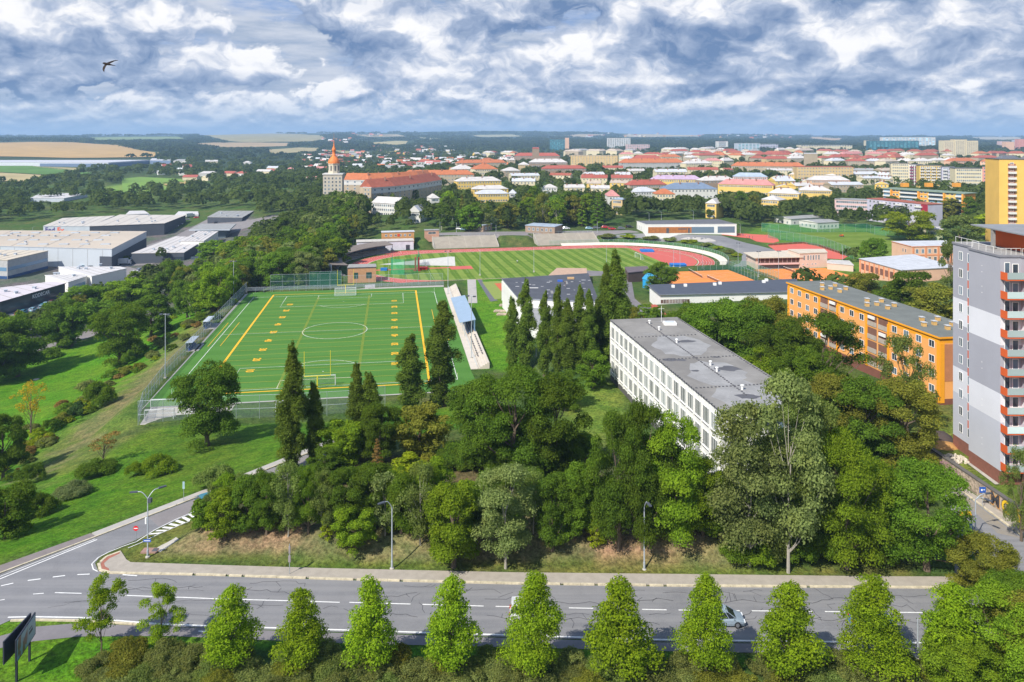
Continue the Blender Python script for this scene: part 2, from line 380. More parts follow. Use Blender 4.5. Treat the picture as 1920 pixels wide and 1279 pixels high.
def terrain():
    X, Y, Z = GX, GY, GZ
    col = np.zeros((NR, NC, 4), np.float32); col[..., 3] = 1
    def paint(c, w): 
        for i in range(3): col[..., i] = col[..., i]*(1-w)+c[i]*w
    paint((0.060, 0.105, 0.022), np.ones_like(X))
    n1 = blend_noise(X, Y, 0.11, 3); n2 = blend_noise(X, Y, 0.45, 5)
    paint((0.10, 0.12, 0.032), sstep((n1-0.1)*1.6)*0.6)
    # far land: dark woods colour between the fields
    paint((0.030, 0.055, 0.018), sstep((Y-1100)/700))
    def zone(pts, c, soft=3.0, z=None, amt=1.0, nz=0.0):
        pl = [G(x, y) if z is None else P(x, y, z) for x, y in pts]
        d = poly_sd(X, Y, pl)+n2*nz
        paint(c, sstep(0.5-d/soft)*amt)
    lush = (0.080, 0.205, 0.008)
    zone([(-60,640),(90,660),(230,620),(330,590),(420,560),(300,680),(120,820),(0,900),(-60,860)], lush, 6, nz=2)
    zone([(-60,880),(60,900),(200,850),(300,800),(700,790),(720,760),(870,760),(860,800),(640,830),(540,858),(400,912),(170,999),(-60,1075)], (0.070, 0.170, 0.008), 5, nz=1.5)
    zone([(280,800),(440,790),(480,850),(350,900),(200,900)], (0.080, 0.150, 0.012), 8, amt=.6, nz=2)
    # scrubby, half dry slope along the left of the pitch
    zone([(20,890),(250,700),(330,620),(440,560),(468,548),(300,700),(262,790),(200,840),(60,930)], (0.115, 0.165, 0.028), 6, amt=.75, nz=4)
    zone([(40,900),(160,800),(330,640),(430,570),(400,610),(240,760),(110,870)], (0.17, 0.15, 0.075), 2.5, amt=.5, nz=5)
    # brown mown bank under the belt of trees
    zone([(226,1036),(300,990),(390,960),(420,990),(330,1010),(300,1040),(420,1046),(1420,1058),(1500,1063),(1700,1070),(1700,1083),(960,1074),(560,1064),(236,1052)], (0.125, 0.150, 0.028), 1.2, amt=.9, nz=0.5)
    zone([(-200,1192),(150,1192),(420,1196),(700,1209),(1300,1224),(1900,1240),(1900,1262),(1300,1246),(700,1226),(420,1214),(300,1262),(150,1290),(-200,1290)], (0.080, 0.200, 0.008), 1.0, z=RZ, nz=.4)
    zone([(-60,1163),(150,1164),(150,1170),(60,1176),(-60,1200)], (0.080, 0.200, 0.008), .8, z=RZ)
    zone([(820,850),(900,850),(900,900),(840,940),(780,900)], (0.20, 0.20, 0.055), 4, amt=.8, nz=2)
    zone([(1090,720),(1160,720),(1180,760),(1140,830),(1080,860),(1050,760)], (0.12, 0.19, 0.025), 5, amt=.9, nz=1)
    zone([(1640,880),(1700,940),(1740,1010),(1700,1070),(1600,1072),(1620,950)], (0.15, 0.165, 0.035), 5, amt=.8, nz=2)
    zone([(1740,740),(1800,800),(1830,850),(1900,905),(1930,960),(1780,862),(1700,800)], (0.15, 0.19, 0.03), 4, amt=.9, nz=1)
    zone([(870,520),(930,520),(1000,640),(960,700),(905,690)], (0.085, 0.205, 0.010), 2, amt=1)
    zone([(1430,415),(1600,420),(1800,450),(1780,505),(1600,540),(1400,440)], (0.10, 0.19, 0.02), 6)
    zone([(500,440),(1200,440),(1200,400),(500,400)], (0.045, 0.085, 0.02), 8)
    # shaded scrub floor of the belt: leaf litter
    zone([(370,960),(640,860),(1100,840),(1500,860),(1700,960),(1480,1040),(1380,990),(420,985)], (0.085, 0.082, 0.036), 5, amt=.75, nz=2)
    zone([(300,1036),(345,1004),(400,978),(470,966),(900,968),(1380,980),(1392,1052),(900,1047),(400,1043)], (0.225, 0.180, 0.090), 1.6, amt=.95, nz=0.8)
    # meadows of the valley
    zone([(190,352),(300,336),(345,338),(345,346),(270,372),(195,370)], (0.17, 0.28, 0.05), 30)
    zone([(130,460),(470,400),(500,430),(430,480),(300,600),(60,640),(-80,560)], (0.12, 0.12, 0.11), 6, amt=.85, nz=2)
    z = np.zeros((NR*NC, 3)); z[:, 0] = X.ravel(); z[:, 1] = Y.ravel(); z[:, 2] = Z.ravel()
    i = np.arange(NR*NC).reshape(NR, NC); Fc = np.stack([i[:-1, :-1], i[:-1, 1:], i[1:, 1:], i[1:, :-1]], -1).reshape(-1, 4)
    m = bpy.data.materials.new('ground'); m.use_nodes = True; t = NT(m.node_tree); b = t.n['Principled BSDF']
    b.inputs['Roughness'].default_value = 0.95; b.inputs['Specular IOR Level'].default_value = 0.1
    at = t.new('ShaderNodeVertexColor', layer_name='cover').outputs['Color']
    tc = t.new('ShaderNodeTexCoord').outputs['Object']
    a1 = t.new('ShaderNodeTexNoise', inp={'Vector': tc, 'Scale': 0.35, 'Detail': 8.0, 'Roughness': 0.68}).outputs['Fac']
    a2 = t.new('ShaderNodeTexNoise', inp={'Vector': tc, 'Scale': 2.2, 'Detail': 6.0, 'Roughness': 0.75}).outputs['Fac']
    a3 = t.new('ShaderNodeTexNoise', inp={'Vector': tc, 'Scale': 0.06, 'Detail': 4.0}).outputs['Fac']
    c = t.mix(1.0, at, t.new('ShaderNodeCombineColor', inp={0: t.ramp(a1, 0.3, 0.72, 0.62, 1.5), 1: t.ramp(a1, 0.3, 0.72, 0.74, 1.25), 2: t.ramp(a1, 0.3, 0.72, 0.7, 1.4)}).outputs[0], 'MULTIPLY')
    v2 = t.ramp(a2, 0.28, 0.72, 0.38, 1.62)
    c = t.mix(1.0, c, t.new('ShaderNodeCombineColor', inp={0: v2, 1: v2, 2: v2}).outputs[0], 'MULTIPLY')
    a4 = t.new('ShaderNodeTexNoise', inp={'Vector': t.new('ShaderNodeMapping', inp={'Vector': tc, 'Rotation': (0, 0, .6), 'Scale': (.05, .9, 1)}).outputs[0], 'Scale': 1.0, 'Detail': 5.0, 'Roughness': .65}).outputs['Fac']
    c = t.mix(t.ramp(a4, .45, .72, 0, .35), c, t.mix(0.5, c, (0.20, 0.21, 0.045)))
    v3 = t.ramp(a3, 0.3, 0.7, 0.8, 1.2)
    c = t.mix(1.0, c, t.new('ShaderNodeCombineColor', inp={0: v3, 1: 1.0, 2: v3}).outputs[0], 'MULTIPLY')
    t.l.new(c, b.inputs['Base Color'])
    bp = t.new('ShaderNodeBump', inp={'Strength': 0.8, 'Distance': 0.35, 'Height': a2}); t.l.new(bp.outputs[0], b.inputs['Normal'])
    me = np_mesh('ground', z, Fc, [m], smooth=True, attr=[('cover', 'POINT', 'FLOAT_COLOR', col.reshape(-1, 4))])
    tag(link('ground', me), kind='structure')
terrain()

# ------------------------------------------------------------------ flat sheets laid on the ground
def tri_poly(name, pts, z, m, kind='structure', thick=None, label=None, cat=None, parent=None):
    """flat polygon sheet at level z (one ngon, triangulated)"""
    mb = MB()
    if thick: mb.prism([(p[0], p[1]) for p in pts], z-thick, z, 0, 0)
    else: mb.face([(p[0], p[1], z) for p in pts])
    me = mb.mesh(name, [m]); bm = bmesh.new(); bm.from_mesh(me); bmesh.ops.triangulate(bm, faces=bm.faces)
    for f in bm.faces: f.normal_update()
    if not thick:
        for f in bm.faces:
            if f.normal.z < 0: f.normal_flip()
    else: bmesh.ops.recalc_face_normals(bm, faces=bm.faces)
    bm.to_mesh(me); bm.free(); o = link(name, me, parent)
    if parent is None: tag(o, label, cat, kind=kind)
    return o
def drape(name, pts, off, m, step=None, kind='structure', label=None, cat=None):
    """polygon laid over the terrain, cut along the terrain's own cells"""
    pl = [(p[0], p[1]) for p in pts]; me = bpy.data.meshes.new(name); bm = bmesh.new()
    xs = [p[0] for p in pl]; ys = [p[1] for p in pl]
    bm.faces.new([bm.verts.new((x, y, 0)) for x, y in pl])
    r0 = max(0, int(np.searchsorted(_Y, min(ys))-1)); r1 = min(NR-1, int(np.searchsorted(_Y, max(ys))+1))
    us = [x/(y+60) for x, y in pl]; c0 = max(0, int(np.searchsorted(_U, min(us))-1)); c1 = min(NC-1, int(np.searchsorted(_U, max(us))+1))
    sr = 1 if r1-r0 < 160 else 2
    for r in range(r0, r1, 1):
        bmesh.ops.bisect_plane(bm, geom=bm.verts[:]+bm.edges[:]+bm.faces[:], plane_co=(0, _Y[r], 0), plane_no=(0, 1, 0))
    for c in range(c0, c1+1, 1):
        u = _U[c]; bmesh.ops.bisect_plane(bm, geom=bm.verts[:]+bm.edges[:]+bm.faces[:], plane_co=(0, -60, 0), plane_no=(1, -u, 0))
    bmesh.ops.triangulate(bm, faces=bm.faces)
    v = bm.verts[:]; z = T(np.array([q.co.x for q in v]), np.array([q.co.y for q in v]))
    for q, h in zip(v, z): q.co.z = h+off
    for f in bm.faces:
        f.normal_update()
        if f.normal.z < 0: f.normal_flip()
    bm.to_mesh(me); bm.free(); me.materials.append(m); me.update()
    return tag(link(name, me), label, cat, kind=kind)
def strip(pts, w):
    """polyline -> closed outline of width w"""
    L, Rr = [], []
    for i, p in enumerate(pts):
        a = Vector(pts[max(0, i-1)][:2]); b = Vector(pts[min(len(pts)-1, i+1)][:2]); d = (b-a).normalized(); n = Vector((-d.y, d.x))*w/2
        L.append((p[0]+n.x, p[1]+n.y)); Rr.append((p[0]-n.x, p[1]-n.y))
    return L+Rr[::-1]
def line_mb(mb, pts, w, z, mi=0):
    o = strip(pts, w); n = len(pts)
    for i in range(n-1): mb.face([(*o[i], z), (*o[2*n-1-i], z), (*o[2*n-2-i], z), (*o[i+1], z)][::1], mi)
def up(mb):
    """make every face of a flat sheet face up"""
    for k, f in enumerate(mb.f):
        a, b, c = [Vector(mb.v[i]) for i in f[:3]]
        if (b-a).cross(c-a).z < 0: mb.f[k] = f[::-1]
    return mb
# ================================================================== ROADS
asphalt = mat('asphalt', (0.180, 0.178, 0.185), 0.92, 0.10, 0.25, 0.2, bump=0.15)
def _asph():
    m = asphalt; t = NT(m.node_tree); b = t.n['Principled BSDF']; tc = t.new('ShaderNodeTexCoord').outputs['Object']
    old = b.inputs['Base Color'].links[0].from_socket
    st = t.new('ShaderNodeTexNoise', inp={'Vector': t.new('ShaderNodeMapping', inp={'Vector': tc, 'Scale': (.03, 1.1, 1), 'Rotation': (0, 0, .03)}).outputs[0], 'Scale': 1.0, 'Detail': 3.0}).outputs['Fac']
    c = t.mix(t.ramp(st, .35, .68, 0, .5), old, (0.27, 0.26, 0.255)); pt = t.new('ShaderNodeTexNoise', inp={'Vector': tc, 'Scale': .09, 'Detail': 7.0, 'Roughness': .7}).outputs['Fac']
    c = t.mix(t.ramp(pt, .52, .66, 0, .4), c, (0.11, 0.11, 0.12)); sp = t.new('ShaderNodeTexNoise', inp={'Vector': tc, 'Scale': 9.0, 'Detail': 2.0}).outputs['Fac']
    c = t.mix(t.ramp(sp, .3, .7, 0, .35), c, (0.25, 0.25, 0.25)); t.l.new(c, b.inputs['Base Color'])
_asph()
asphalt2 = mat('asphalt_old', (0.225, 0.205, 0.20), 0.92, 0.10, 0.3, 0.2)
asphalt3 = mat('asphalt_path', (0.20, 0.185, 0.19), 0.92, 0.10, 0.3, 0.2)
paving = mat('paving', (0.36, 0.32, 0.27), 0.9, 0.10, 1.2, 0.2)
paving_l = mat('paving_light', (0.40, 0.375, 0.34), 0.9, 0.08, 0.8, 0.2)
kerbm = mat('kerb_stone', (0.55, 0.48, 0.34), 0.9, 0.25, 2.0, 0.2)
whitep = mat('road_paint', (0.74, 0.73, 0.70), 0.75, 0.12, 3.0, 0.3)
crackm = mat('crack_seal', (0.055, 0.055, 0.062), 0.8, 0.2, 1.0, 0.3)
redpave = mat('red_paving', (0.33, 0.13, 0.09), 0.9, 0.15, 2.0)
concrete = mat('concrete', (0.42, 0.39, 0.34), 0.9, 0.14, 0.5, 0.2)
conc_d = mat('concrete_dark', (0.26, 0.25, 0.24), 0.9, 0.18, 0.6, 0.2)

tri_poly('road', pxpoly([(-420,1240),(-260,1177),(0,1077),(180,1008),(400,922),(535,868),(628,832),(640,838),(560,888),(460,930),(367,960),(300,990),(250,1015),(220,1027),(190,1042),(178,1056),(184,1070),(205,1076),(400,1080),(640,1088),(960,1096),(1250,1100),(1790,1104),(1790,1040),(1760,960),(1722,870),(1745,866),(1810,928),(1920,1010),(2100,1106),(2300,1108),(2300,1217),(1740,1209),(1240,1203),(960,1195),(600,1184),(400,1178),(300,1174),(150,1162),(20,1163),(-260,1290)], RZ), RZ+0.02, asphalt)
tri_poly('path', pxpoly([(-100,1232),(0,1193),(63,1176),(147,1169),(300,1175.5),(600,1186),(960,1197),(1240,1205),(1740,1211),(2300,1219),(2300,1238),(1680,1229),(1230,1221),(960,1214),(650,1207),(320,1193),(147,1194),(63,1203),(0,1216),(-100,1258)], RZ), RZ+0.028, asphalt3)
tri_poly('road_patch', pxpoly([(279,971),(400,924),(535,870),(628,834),(639,839),(560,886),(460,928),(367,957),(298,988)], RZ), RZ+0.026, asphalt2)
tri_poly('road_patch', pxpoly([(1745,872),(1812,932),(1915,1010),(1870,1000),(1800,935),(1768,905)], RZ), RZ+0.026, mat('sandy_asphalt', (0.42, 0.35, 0.25), 0.9, 0.3, 0.25, col2=(0.22, 0.21, 0.20)))
tri_poly('pavement', pxpoly([(172,1001),(400,913),(535,859),(628,821),(628,830),(535,866),(400,920),(180,1006.5)], RZ), RZ+0.12, paving_l, thick=0.14)
tri_poly('pavement', pxpoly([(-260,1163),(0,1062),(170,1001.5),(178,1007),(0,1075),(-260,1175)], RZ), RZ+0.12, mat('pavement_dark', (0.21, 0.18, 0.17), 0.9, .1, 1), thick=0.14)
tri_poly('pavement', pxpoly([(226,1034),(200,1045),(187,1058),(190,1069),(206,1073.6),(400,1077.6),(640,1085.6),(960,1093.6),(1250,1097.6),(1788,1101.6),(1788,1083),(1640,1082.5),(1300,1078.5),(960,1075),(600,1067),(400,1061),(245,1056),(237,1051)], RZ), RZ+0.12, paving, thick=0.14)
tri_poly('red_paving', pxpoly([(226,1034.5),(201,1045.5),(188.5,1058),(191,1068.5),(205,1072.4),(204,1068),(197,1064),(195,1058),(205,1049),(224,1040)], RZ), RZ+0.126, redpave)
tri_poly('pavement', pxpoly([(1740,858),(1799,910),(1925,993),(2100,1090),(2100,1103),(1922,1008),(1811,926),(1746,864)], RZ), RZ+0.12, paving, thick=0.14)
def kerb(pts, seg, gap, w=0.28, h=0.15):
    mb = MB(); q = [Vector(P(x, y, RZ)) for x, y in pts]
    for a, b in zip(q[:-1], q[1:]):
        L = (b-a).length; n = max(1, int(L/seg)); d = (b-a)/L; nn = Vector((-d.y, d.x, 0))*w/2
        for i in range(n):
            g = gap*(random.random() > 0.6)
            s = a+d*(L*i/n+0.015); e = a+d*(L*(i+1)/n-0.015-g)
            mb.prism([(s+nn)[:2], (s-nn)[:2], (e-nn)[:2], (e+nn)[:2]], RZ-0.02, RZ+h+random.uniform(-.01, .01))
    for k, f in enumerate(mb.f): pass
    return tag(mb.build('kerb', kerbm), kind='structure')
kerb([(226,1035.5),(200,1045),(185,1057.5),(188,1070),(206,1075),(400,1079),(640,1087),(960,1095),(1250,1099),(1788,1103)], 1.7, 0.35)
kerb([(-260,1176),(0,1076),(180,1007.3),(400,921),(535,867),(628,831)], 2.2, 0.1, 0.2)
kerb([(1745,865),(1811,927),(1921,1009),(2100,1104)], 1.5, 0.3)
kerb([(20,1165),(63,1163.5),(150,1165),(300,1174.5)], 2.5, 0.1, .2)

mk = MB(); ZM = RZ+0.034
def pl(pts, w, z=ZM, mb=None): line_mb(mb or mk, [P(x, y, RZ) for x, y in pts], w, z)
pl([(-260,1187),(0,1086),(180,1013),(182,1012)], .16); pl([(-260,1182),(0,1081.5),(178,1011)], .10)
pl([(15,1158),(60,1157),(150,1158.5),(300,1170.5),(400,1174.5),(600,1180.5),(960,1191.5),(1230,1199.7),(1740,1206),(2300,1214)], .19)
pl([(235,1117),(275,1118.5),(350,1121),(420,1124),(465,1125),(560,1127.6),(637,1130)], .14)
pl([(103,1111.8),(153,1113.2)], .13); pl([(62,1114.5),(82,1113)], .12); pl([(0,1126),(9,1124.5)], .12)
def cy(x): return float(np.interp(x, [600, 925, 1258, 1750, 2300], [1128.5, 1137.5, 1144.3, 1149.5, 1154]))
x = 655.0
while x < 2200: pl([(x, cy(x)), (x+46, cy(x+46))], .14); x += 68.6
for a, b in (((2,1099),(25,1094)),((52,1089),(76,1086)),((99,1082.5),(122,1079.8)),((145,1078),(168,1077)),((230,1078.2),(257,1080))): pl([a, b], .17)
pl([(372,1184),(386,1184.7)], .16)
# island nose and hatching at the mouth of the side road
pl([(367,958.5),(330,974),(290,994),(256,1016),(230,1025),(203,1036),(184,1046),(172,1058),(175,1068),(183,1072)], .12)
pl([(369,972),(340,984),(297,1002),(262,1019),(240,1028)], .10)
for k in range(7):
    t0 = k/7; U = lambda t: (278+(365-278)*t, 1003+(959-1003)*t); L = lambda t: (294+(372-294)*t, 1003+(971-1003)*t)
    a, b, c, d = U(t0), U(t0+.06), L(min(1, t0+.14)), L(min(1, t0+.05))
    mk.face([P(*a, RZ)[:2]+(ZM,), P(*b, RZ)[:2]+(ZM,), P(*c, RZ)[:2]+(ZM,), P(*d, RZ)[:2]+(ZM,)])
pl([(1788,1106),(1920,1108)], .15)
tag(up(mk).build('road_marking', whitep), kind='structure')
# sealed cracks
ck = MB(); rr = random.Random(11)
def crack(x, y, L, ang, w=.07, br=.35):
    w *= .75
    X, Y, _ = P(x, y, RZ); pts = [(X, Y)]; a = ang; n = max(2, int(L/0.7))
    for i in range(n):
        a2 = a+rr.gauss(0, .33); X += math.cos(a2)*L/n; Y += math.sin(a2)*L/n*0.8; pts.append((X, Y))
        if rr.random() < br*0.25:
            q = (X, Y); b = a+rr.choice((-1, 1))*rr.uniform(.6, 1.7); q2 = (X+math.cos(b)*rr.uniform(.5, 1.8), Y+math.sin(b)*rr.uniform(.5, 1.8))
            line_mb(ck, [(X, Y), q2], w*.8, ZM-.004)
    line_mb(ck, pts, w, ZM-.004)
def ry(x, f): return np.interp(x, [230, 640, 960, 1250, 1790], [1077, 1088, 1096, 1100, 1104])*(1-f)+np.interp(x, [150, 600, 960, 1240, 1740], [1160, 1181, 1192, 1200, 1206])*f
for f, cov, w in ((.11, .62, .07), (.33, .72, .09), (.56, .45, .07), (.62, .5, .08), (.3, .3, .05)):
    x = 240
    while x < 1900:
        L = rr.uniform(2, 9)
        if rr.random() < cov: crack(x, ry(x, f+rr.uniform(-.03, .03)), L, -0.0+rr.gauss(0, .04), w, .6)
        x += L*17+rr.uniform(5, 50)
for _ in range(34):
    x = rr.uniform(60, 1850); crack(x, ry(max(x, 240), rr.uniform(.12, .9)), rr.uniform(.8, 3.0), rr.uniform(.7, 2.4), .07, .3)
for a in ((180,1095),(120,1130),(90,1140),(300,1150)): crack(*a, 6, rr.uniform(-.4, 1.2), .045, .8)
tag(up(ck).build('road_crack', crackm), kind='structure')
# light drain channel at the foot of the bank
tag(up((lambda m: (line_mb(m, [P(x, y, RZ) for x, y in ((303,1040),(345,1043),(430,1046.5),(700,1053),(960,1058),(1208,1062),(1420,1066),(1500,1069))], .35, RZ+.03), m)[1])(MB())).build('drain_channel', mat('drain', (0.50, 0.44, 0.34), .9, .3, 1.5)), kind='structure')
drape('path', [G(x, y) for x, y in ((290,1030),(330,1008),(336,1012),(300,1036))], .05, concrete)

# ================================================================== FOOTBALL PITCH
def loc(px, py, z=0.0):
    d = Vector(P(px, py, z))-PC; return d.dot(PU), d.dot(PV)
turf = bpy.data.materials.new('artificial_turf'); turf.use_nodes = True
def _turf():
    t = NT(turf.node_tree); b = t.n['Principled BSDF']; b.inputs['Roughness'].default_value = .85; b.inputs['Specular IOR Level'].default_value = .15
    tc = t.new('ShaderNodeTexCoord').outputs['Object']; mp = t.new('ShaderNodeMapping', inp={'Vector': tc, 'Scale': (1, 1, 1)})
    sx = t.new('ShaderNodeSeparateXYZ', inp={0: mp.outputs[0]}).outputs
    w = t.math('SINE', t.math('MULTIPLY', sx[0], 2*math.pi/8.2))
    n = t.new('ShaderNodeTexNoise', inp={'Vector': tc, 'Scale': .12, 'Detail': 6.0}).outputs['Fac']
    n2 = t.new('ShaderNodeTexNoise', inp={'Vector': tc, 'Scale': 3.0, 'Detail': 4.0}).outputs['Fac']
    c = t.mix(t.ramp(w, -.3, .3), (0.070, 0.182, 0.026), (0.084, 0.205, 0.032))
    c = t.mix(t.ramp(n, .35, .7, 0, .5), c, (0.085, 0.205, 0.040)); c = t.mix(t.ramp(n2, .3, .7, 0, .35), c, (0.035, 0.115, 0.018))
    t.l.new(c, b.inputs['Base Color'])
_turf()
def local_sheet(name, pts, z, m, origin, rz):
    """sheet whose own axes follow the pitch (for mown stripes)"""
    o = tri_poly(name, [(0, 0, 0)]*0+[tuple(Matrix.Rotation(-rz, 3, 'Z')@(Vector((p[0], p[1], 0))-Vector((origin[0], origin[1], 0)))) for p in pts], 0.0, m)
    o.location = (origin[0], origin[1], z); o.rotation_euler = (0, 0, rz); return o
PA = math.atan2(PU.y, PU.x)
TURF = pxpoly([(269.5,764),(467,549),(831,538),(884,697),(903,737),(802,735.5),(654,744),(443,755)], 0)
local_sheet('artificial_turf', TURF, 0.03, turf, PC, PA)
tri_poly('concrete_apron', pxpoly([(262,797),(284,763),(443,756),(420,789)], 0), 0.02, concrete)
drape('concrete_edge', [P(*p, 0) for p in ((262,772),(464,547),(467,549),(270,765))], .06, paving_l)
drape('concrete_edge', [P(*p, 0) for p in ((443,755.2),(654,744.2),(802,735.7),(900,732),(900,733.8),(802,737.5),(654,746),(443,757))], .06, paving_l)
drape('concrete_edge', [P(*p, 0) for p in ((464,546),(832,535.3),(832,538),(467,548.6))], .06, paving_l)
wl = MB(); ol = MB()
def w_(pts, w=.13, z=.045, mb=wl): line_mb(mb, [pit(a, b)[:2] for a, b in pts], w, z)
h, k = PL/2, PW/2
w_([(-h,-k),(h,-k)]); w_([(-h,k),(h,k)]); w_([(-h,-k-.06),(-h,k+.06)]); w_([(h,-k-.06),(h,k+.06)]); w_([(0,-k),(0,k)], .10)
w_([(9.15*math.cos(t), 9.15*math.sin(t)) for t in np.linspace(0, 2*math.pi, 49)], .14)
for s in (-1, 1):
    w_([(s*h,-20.15),(s*(h-16.5),-20.15),(s*(h-16.5),20.15),(s*h,20.15)]); w_([(s*h,-9.16),(s*(h-5.5),-9.16),(s*(h-5.5),9.16),(s*h,9.16)])
    a0 = math.acos(5.5/9.15); w_([(s*(h-11)-s*9.15*math.cos(t), 9.15*math.sin(t)) for t in np.linspace(-a0, a0, 17)])
    w_([(s*(h-11)-.15, 0), (s*(h-11)+.15, 0)], .3)
    for q in (-1, 1): w_([(s*(h-math.cos(t)), q*(k-math.sin(t))) for t in np.linspace(0, math.pi/2, 7)], .1)
tag(up(wl).build('pitch_marking', whitep), kind='structure')
orange = mat('orange_line', (0.80, 0.42, 0.02), .8, .06, 1)
orange_f = mat('orange_line_faint', (0.42, 0.36, 0.03), .8, .06, 1)
fl, fr = loc(513.9, 553.8), loc(778.4, 544.3); nl, nr = loc(372, 747), loc(809, 724)
bl = (fl[1]+loc(420, 677.8)[1])/2; br = (fr[1]+loc(802.5, 687.7)[1])/2; af = (fl[0]+fr[0])/2; an = -h-1.6
def o_(pts, w=.12, z=.055): line_mb(ol, [pit(a, b)[:2] for a, b in pts], w, z)
o_([(an, bl), (af, bl)], .55); o_([(an, br), (af, br)], .55); o_([(an, bl-.27), (an, br+.27)], .45); o_([(af, bl-.27), (af, br+.27)], .35)
o_([(-32,bl-3.2),(18,bl-3.2)][:0] or [(-12,bl-4.2),(14,bl-4.2)], .14); o_([(-12,bl-7.4),(14,bl-7.4)], .14)
o_([(-16,br+4.2),(22,br+4.2),(22,br+7),(-16,br+7)], .14)
tag(up(ol).build('pitch_marking', orange), kind='structure')
of = MB(); ol2 = of
c50 = (loc(740.5, 613.3)[0]+loc(511.4, 624)[0])/2; YS = (loc(740.5, 563.7)[0]-loc(740.5, 681.3)[0])/16
for i in range(-11, 11):
    a = c50+i*YS; line_mb(of, [pit(a, bl+.3)[:2], pit(a, br-.3)[:2]], .13, .051)
for b in (-9.0, 8.4):
    for i in range(-55, 52):
        a = c50+i*YS/5; line_mb(of, [pit(a, b-.35)[:2], pit(a, b+.35)[:2]], .22, .056)
tag(up(of).build('pitch_marking', orange_f), kind='structure')
def text_mesh(txt, size, extrude=0.0, bold=0.0, align='CENTER'):
    cu = bpy.data.curves.new('lettering', 'FONT'); cu.body = txt; cu.size = size; cu.align_x = align; cu.align_y = 'CENTER'; cu.extrude = extrude; cu.offset = bold; cu.resolution_u = 3
    o = bpy.data.objects.new('lettering', cu); COL.objects.link(o); dg = bpy.context.evaluated_depsgraph_get(); dg.update()
    me = bpy.data.meshes.new_from_object(o.evaluated_get(dg)); bpy.data.objects.remove(o); bpy.data.curves.remove(cu); me.name = 'lettering'; me.materials.clear(); return me
bR = loc(740.5, 620)[1]; bL = loc(511.4, 624)[1]
for i, n in enumerate((10, 20, 30, 40, 50, 40, 30, 20, 10)):
    a = c50+(i-4)*2*YS
    for b, rot in ((bR, PA), (bL, PA+math.pi)):
        me = text_mesh(str(n), 2.6, 0, .07); me.materials.append(orange); o = link('pitch_number', me); o.location = pit(a, b, .06); o.rotation_euler = (0, 0, rot); tag(o, kind='structure')

# ================================================================== STADIUM
def striped(name, ca, cb, period, axis=0, soft=.25):
    m = bpy.data.materials.new(name); m.use_nodes = True; t = NT(m.node_tree); b = t.n['Principled BSDF']; b.inputs['Roughness'].default_value = .9; b.inputs['Specular IOR Level'].default_value = .1
    tc = t.new('ShaderNodeTexCoord').outputs['Object']; s = t.new('ShaderNodeSeparateXYZ', inp={0: tc}).outputs
    n = t.new('ShaderNodeTexNoise', inp={'Vector': tc, 'Scale': .25, 'Detail': 6.0}).outputs['Fac']
    q = t.math('ADD', s[axis], t.math('MULTIPLY', t.math('SUBTRACT', n, .5), 1.2))
    w = t.math('SINE', t.math('MULTIPLY', q, 2*math.pi/period)); c = t.mix(t.ramp(w, -soft, soft), ca, cb)
    # mower wheel lines across the stripes
    w2 = t.math('SINE', t.math('MULTIPLY', s[axis], 2*math.pi/period*3)); c = t.mix(t.ramp(w2, .3, 1, 0, .25), c, [x*1.25 for x in cb])
    c = t.mix(t.ramp(n, .35, .7, 0, .45), c, [x*.7 for x in ca]); t.l.new(c, b.inputs['Base Color']); return m
field = striped('striped_lawn', (0.100, 0.180, 0.018), (0.190, 0.260, 0.045), 5.6)
def oval(r, n=24, hs=42.2):
    p = [(hs+r*math.cos(t), r*math.sin(t)) for t in np.linspace(-math.pi/2, math.pi/2, n)]
    return p+[(-hs+r*math.cos(t), r*math.sin(t)) for t in np.linspace(math.pi/2, 3*math.pi/2, n)]
track = mat('track_red', (0.50, 0.085, 0.060), .9, .06, .3); track2 = mat('track_red_light', (0.52, 0.11, 0.085), .9, .05, .3)
def ssheet(name, pts, z, m):
    o = tri_poly(name, [(p[0], p[1], 0) for p in pts], 0, m); o.location = (SC.x, SC.y, SZ+z); o.rotation_euler = (0, 0, SA); return o
ssheet('infield', [(p[0], p[1]) for p in oval(36.6)], .02, field)
def ring(name, a, b, z, m):
    mb = MB(); n = len(a)
    for i in range(n): j = (i+1) % n; mb.face([(*a[i], 0), (*a[j], 0), (*b[j], 0), (*b[i], 0)])
    o = up(mb).build(name, m); o.location = (SC.x, SC.y, SZ+z); o.rotation_euler = (0, 0, SA); return tag(o, kind='structure')
ring('running_track', oval(36.5), oval(44.0), .026, track)
ssheet('running_track', [(-78, 38.5), (-78, 46.6), (66, 46.6), (56, 38.5)], .031, track)
D = [(58, -35.5)]+[(42.2+36.0*math.cos(t), 36.0*math.sin(t)) for t in np.linspace(-math.asin(.9), math.asin(.9), 18)]+[(58, 32)]
D = [(58.5, -32.0)]+[(42.2+36.0*math.cos(t), 36.0*math.sin(t)) for t in np.linspace(-1.09, 1.09, 18)]+[(58.5, 32.0)]
ssheet('running_track', D, .03, track2)
tl = MB()
for i in range(7):
    o = oval(36.55+1.22*i, 30); o.append(o[0]); line_mb(tl, o, .09 if i else .22, 0)
for i in range(9): line_mb(tl, [(-78, 37.7+i*1.1+.6), (60, 37.7+i*1.1+.6)], .05, 0.006)
for a in (-78, -60, -20, 15, 42, 55): line_mb(tl, [(a, 38.4), (a, 46.5)], .08, 0.008)
line_mb(tl, [(42.2+27*math.cos(t), 27*math.sin(t)) for t in np.linspace(-.2, 1.2, 12)], .08, .004)
o = up(tl).build('track_marking', whitep); o.location = (SC.x, SC.y, SZ+.038); o.rotation_euler = (0, 0, SA); tag(o, kind='structure')
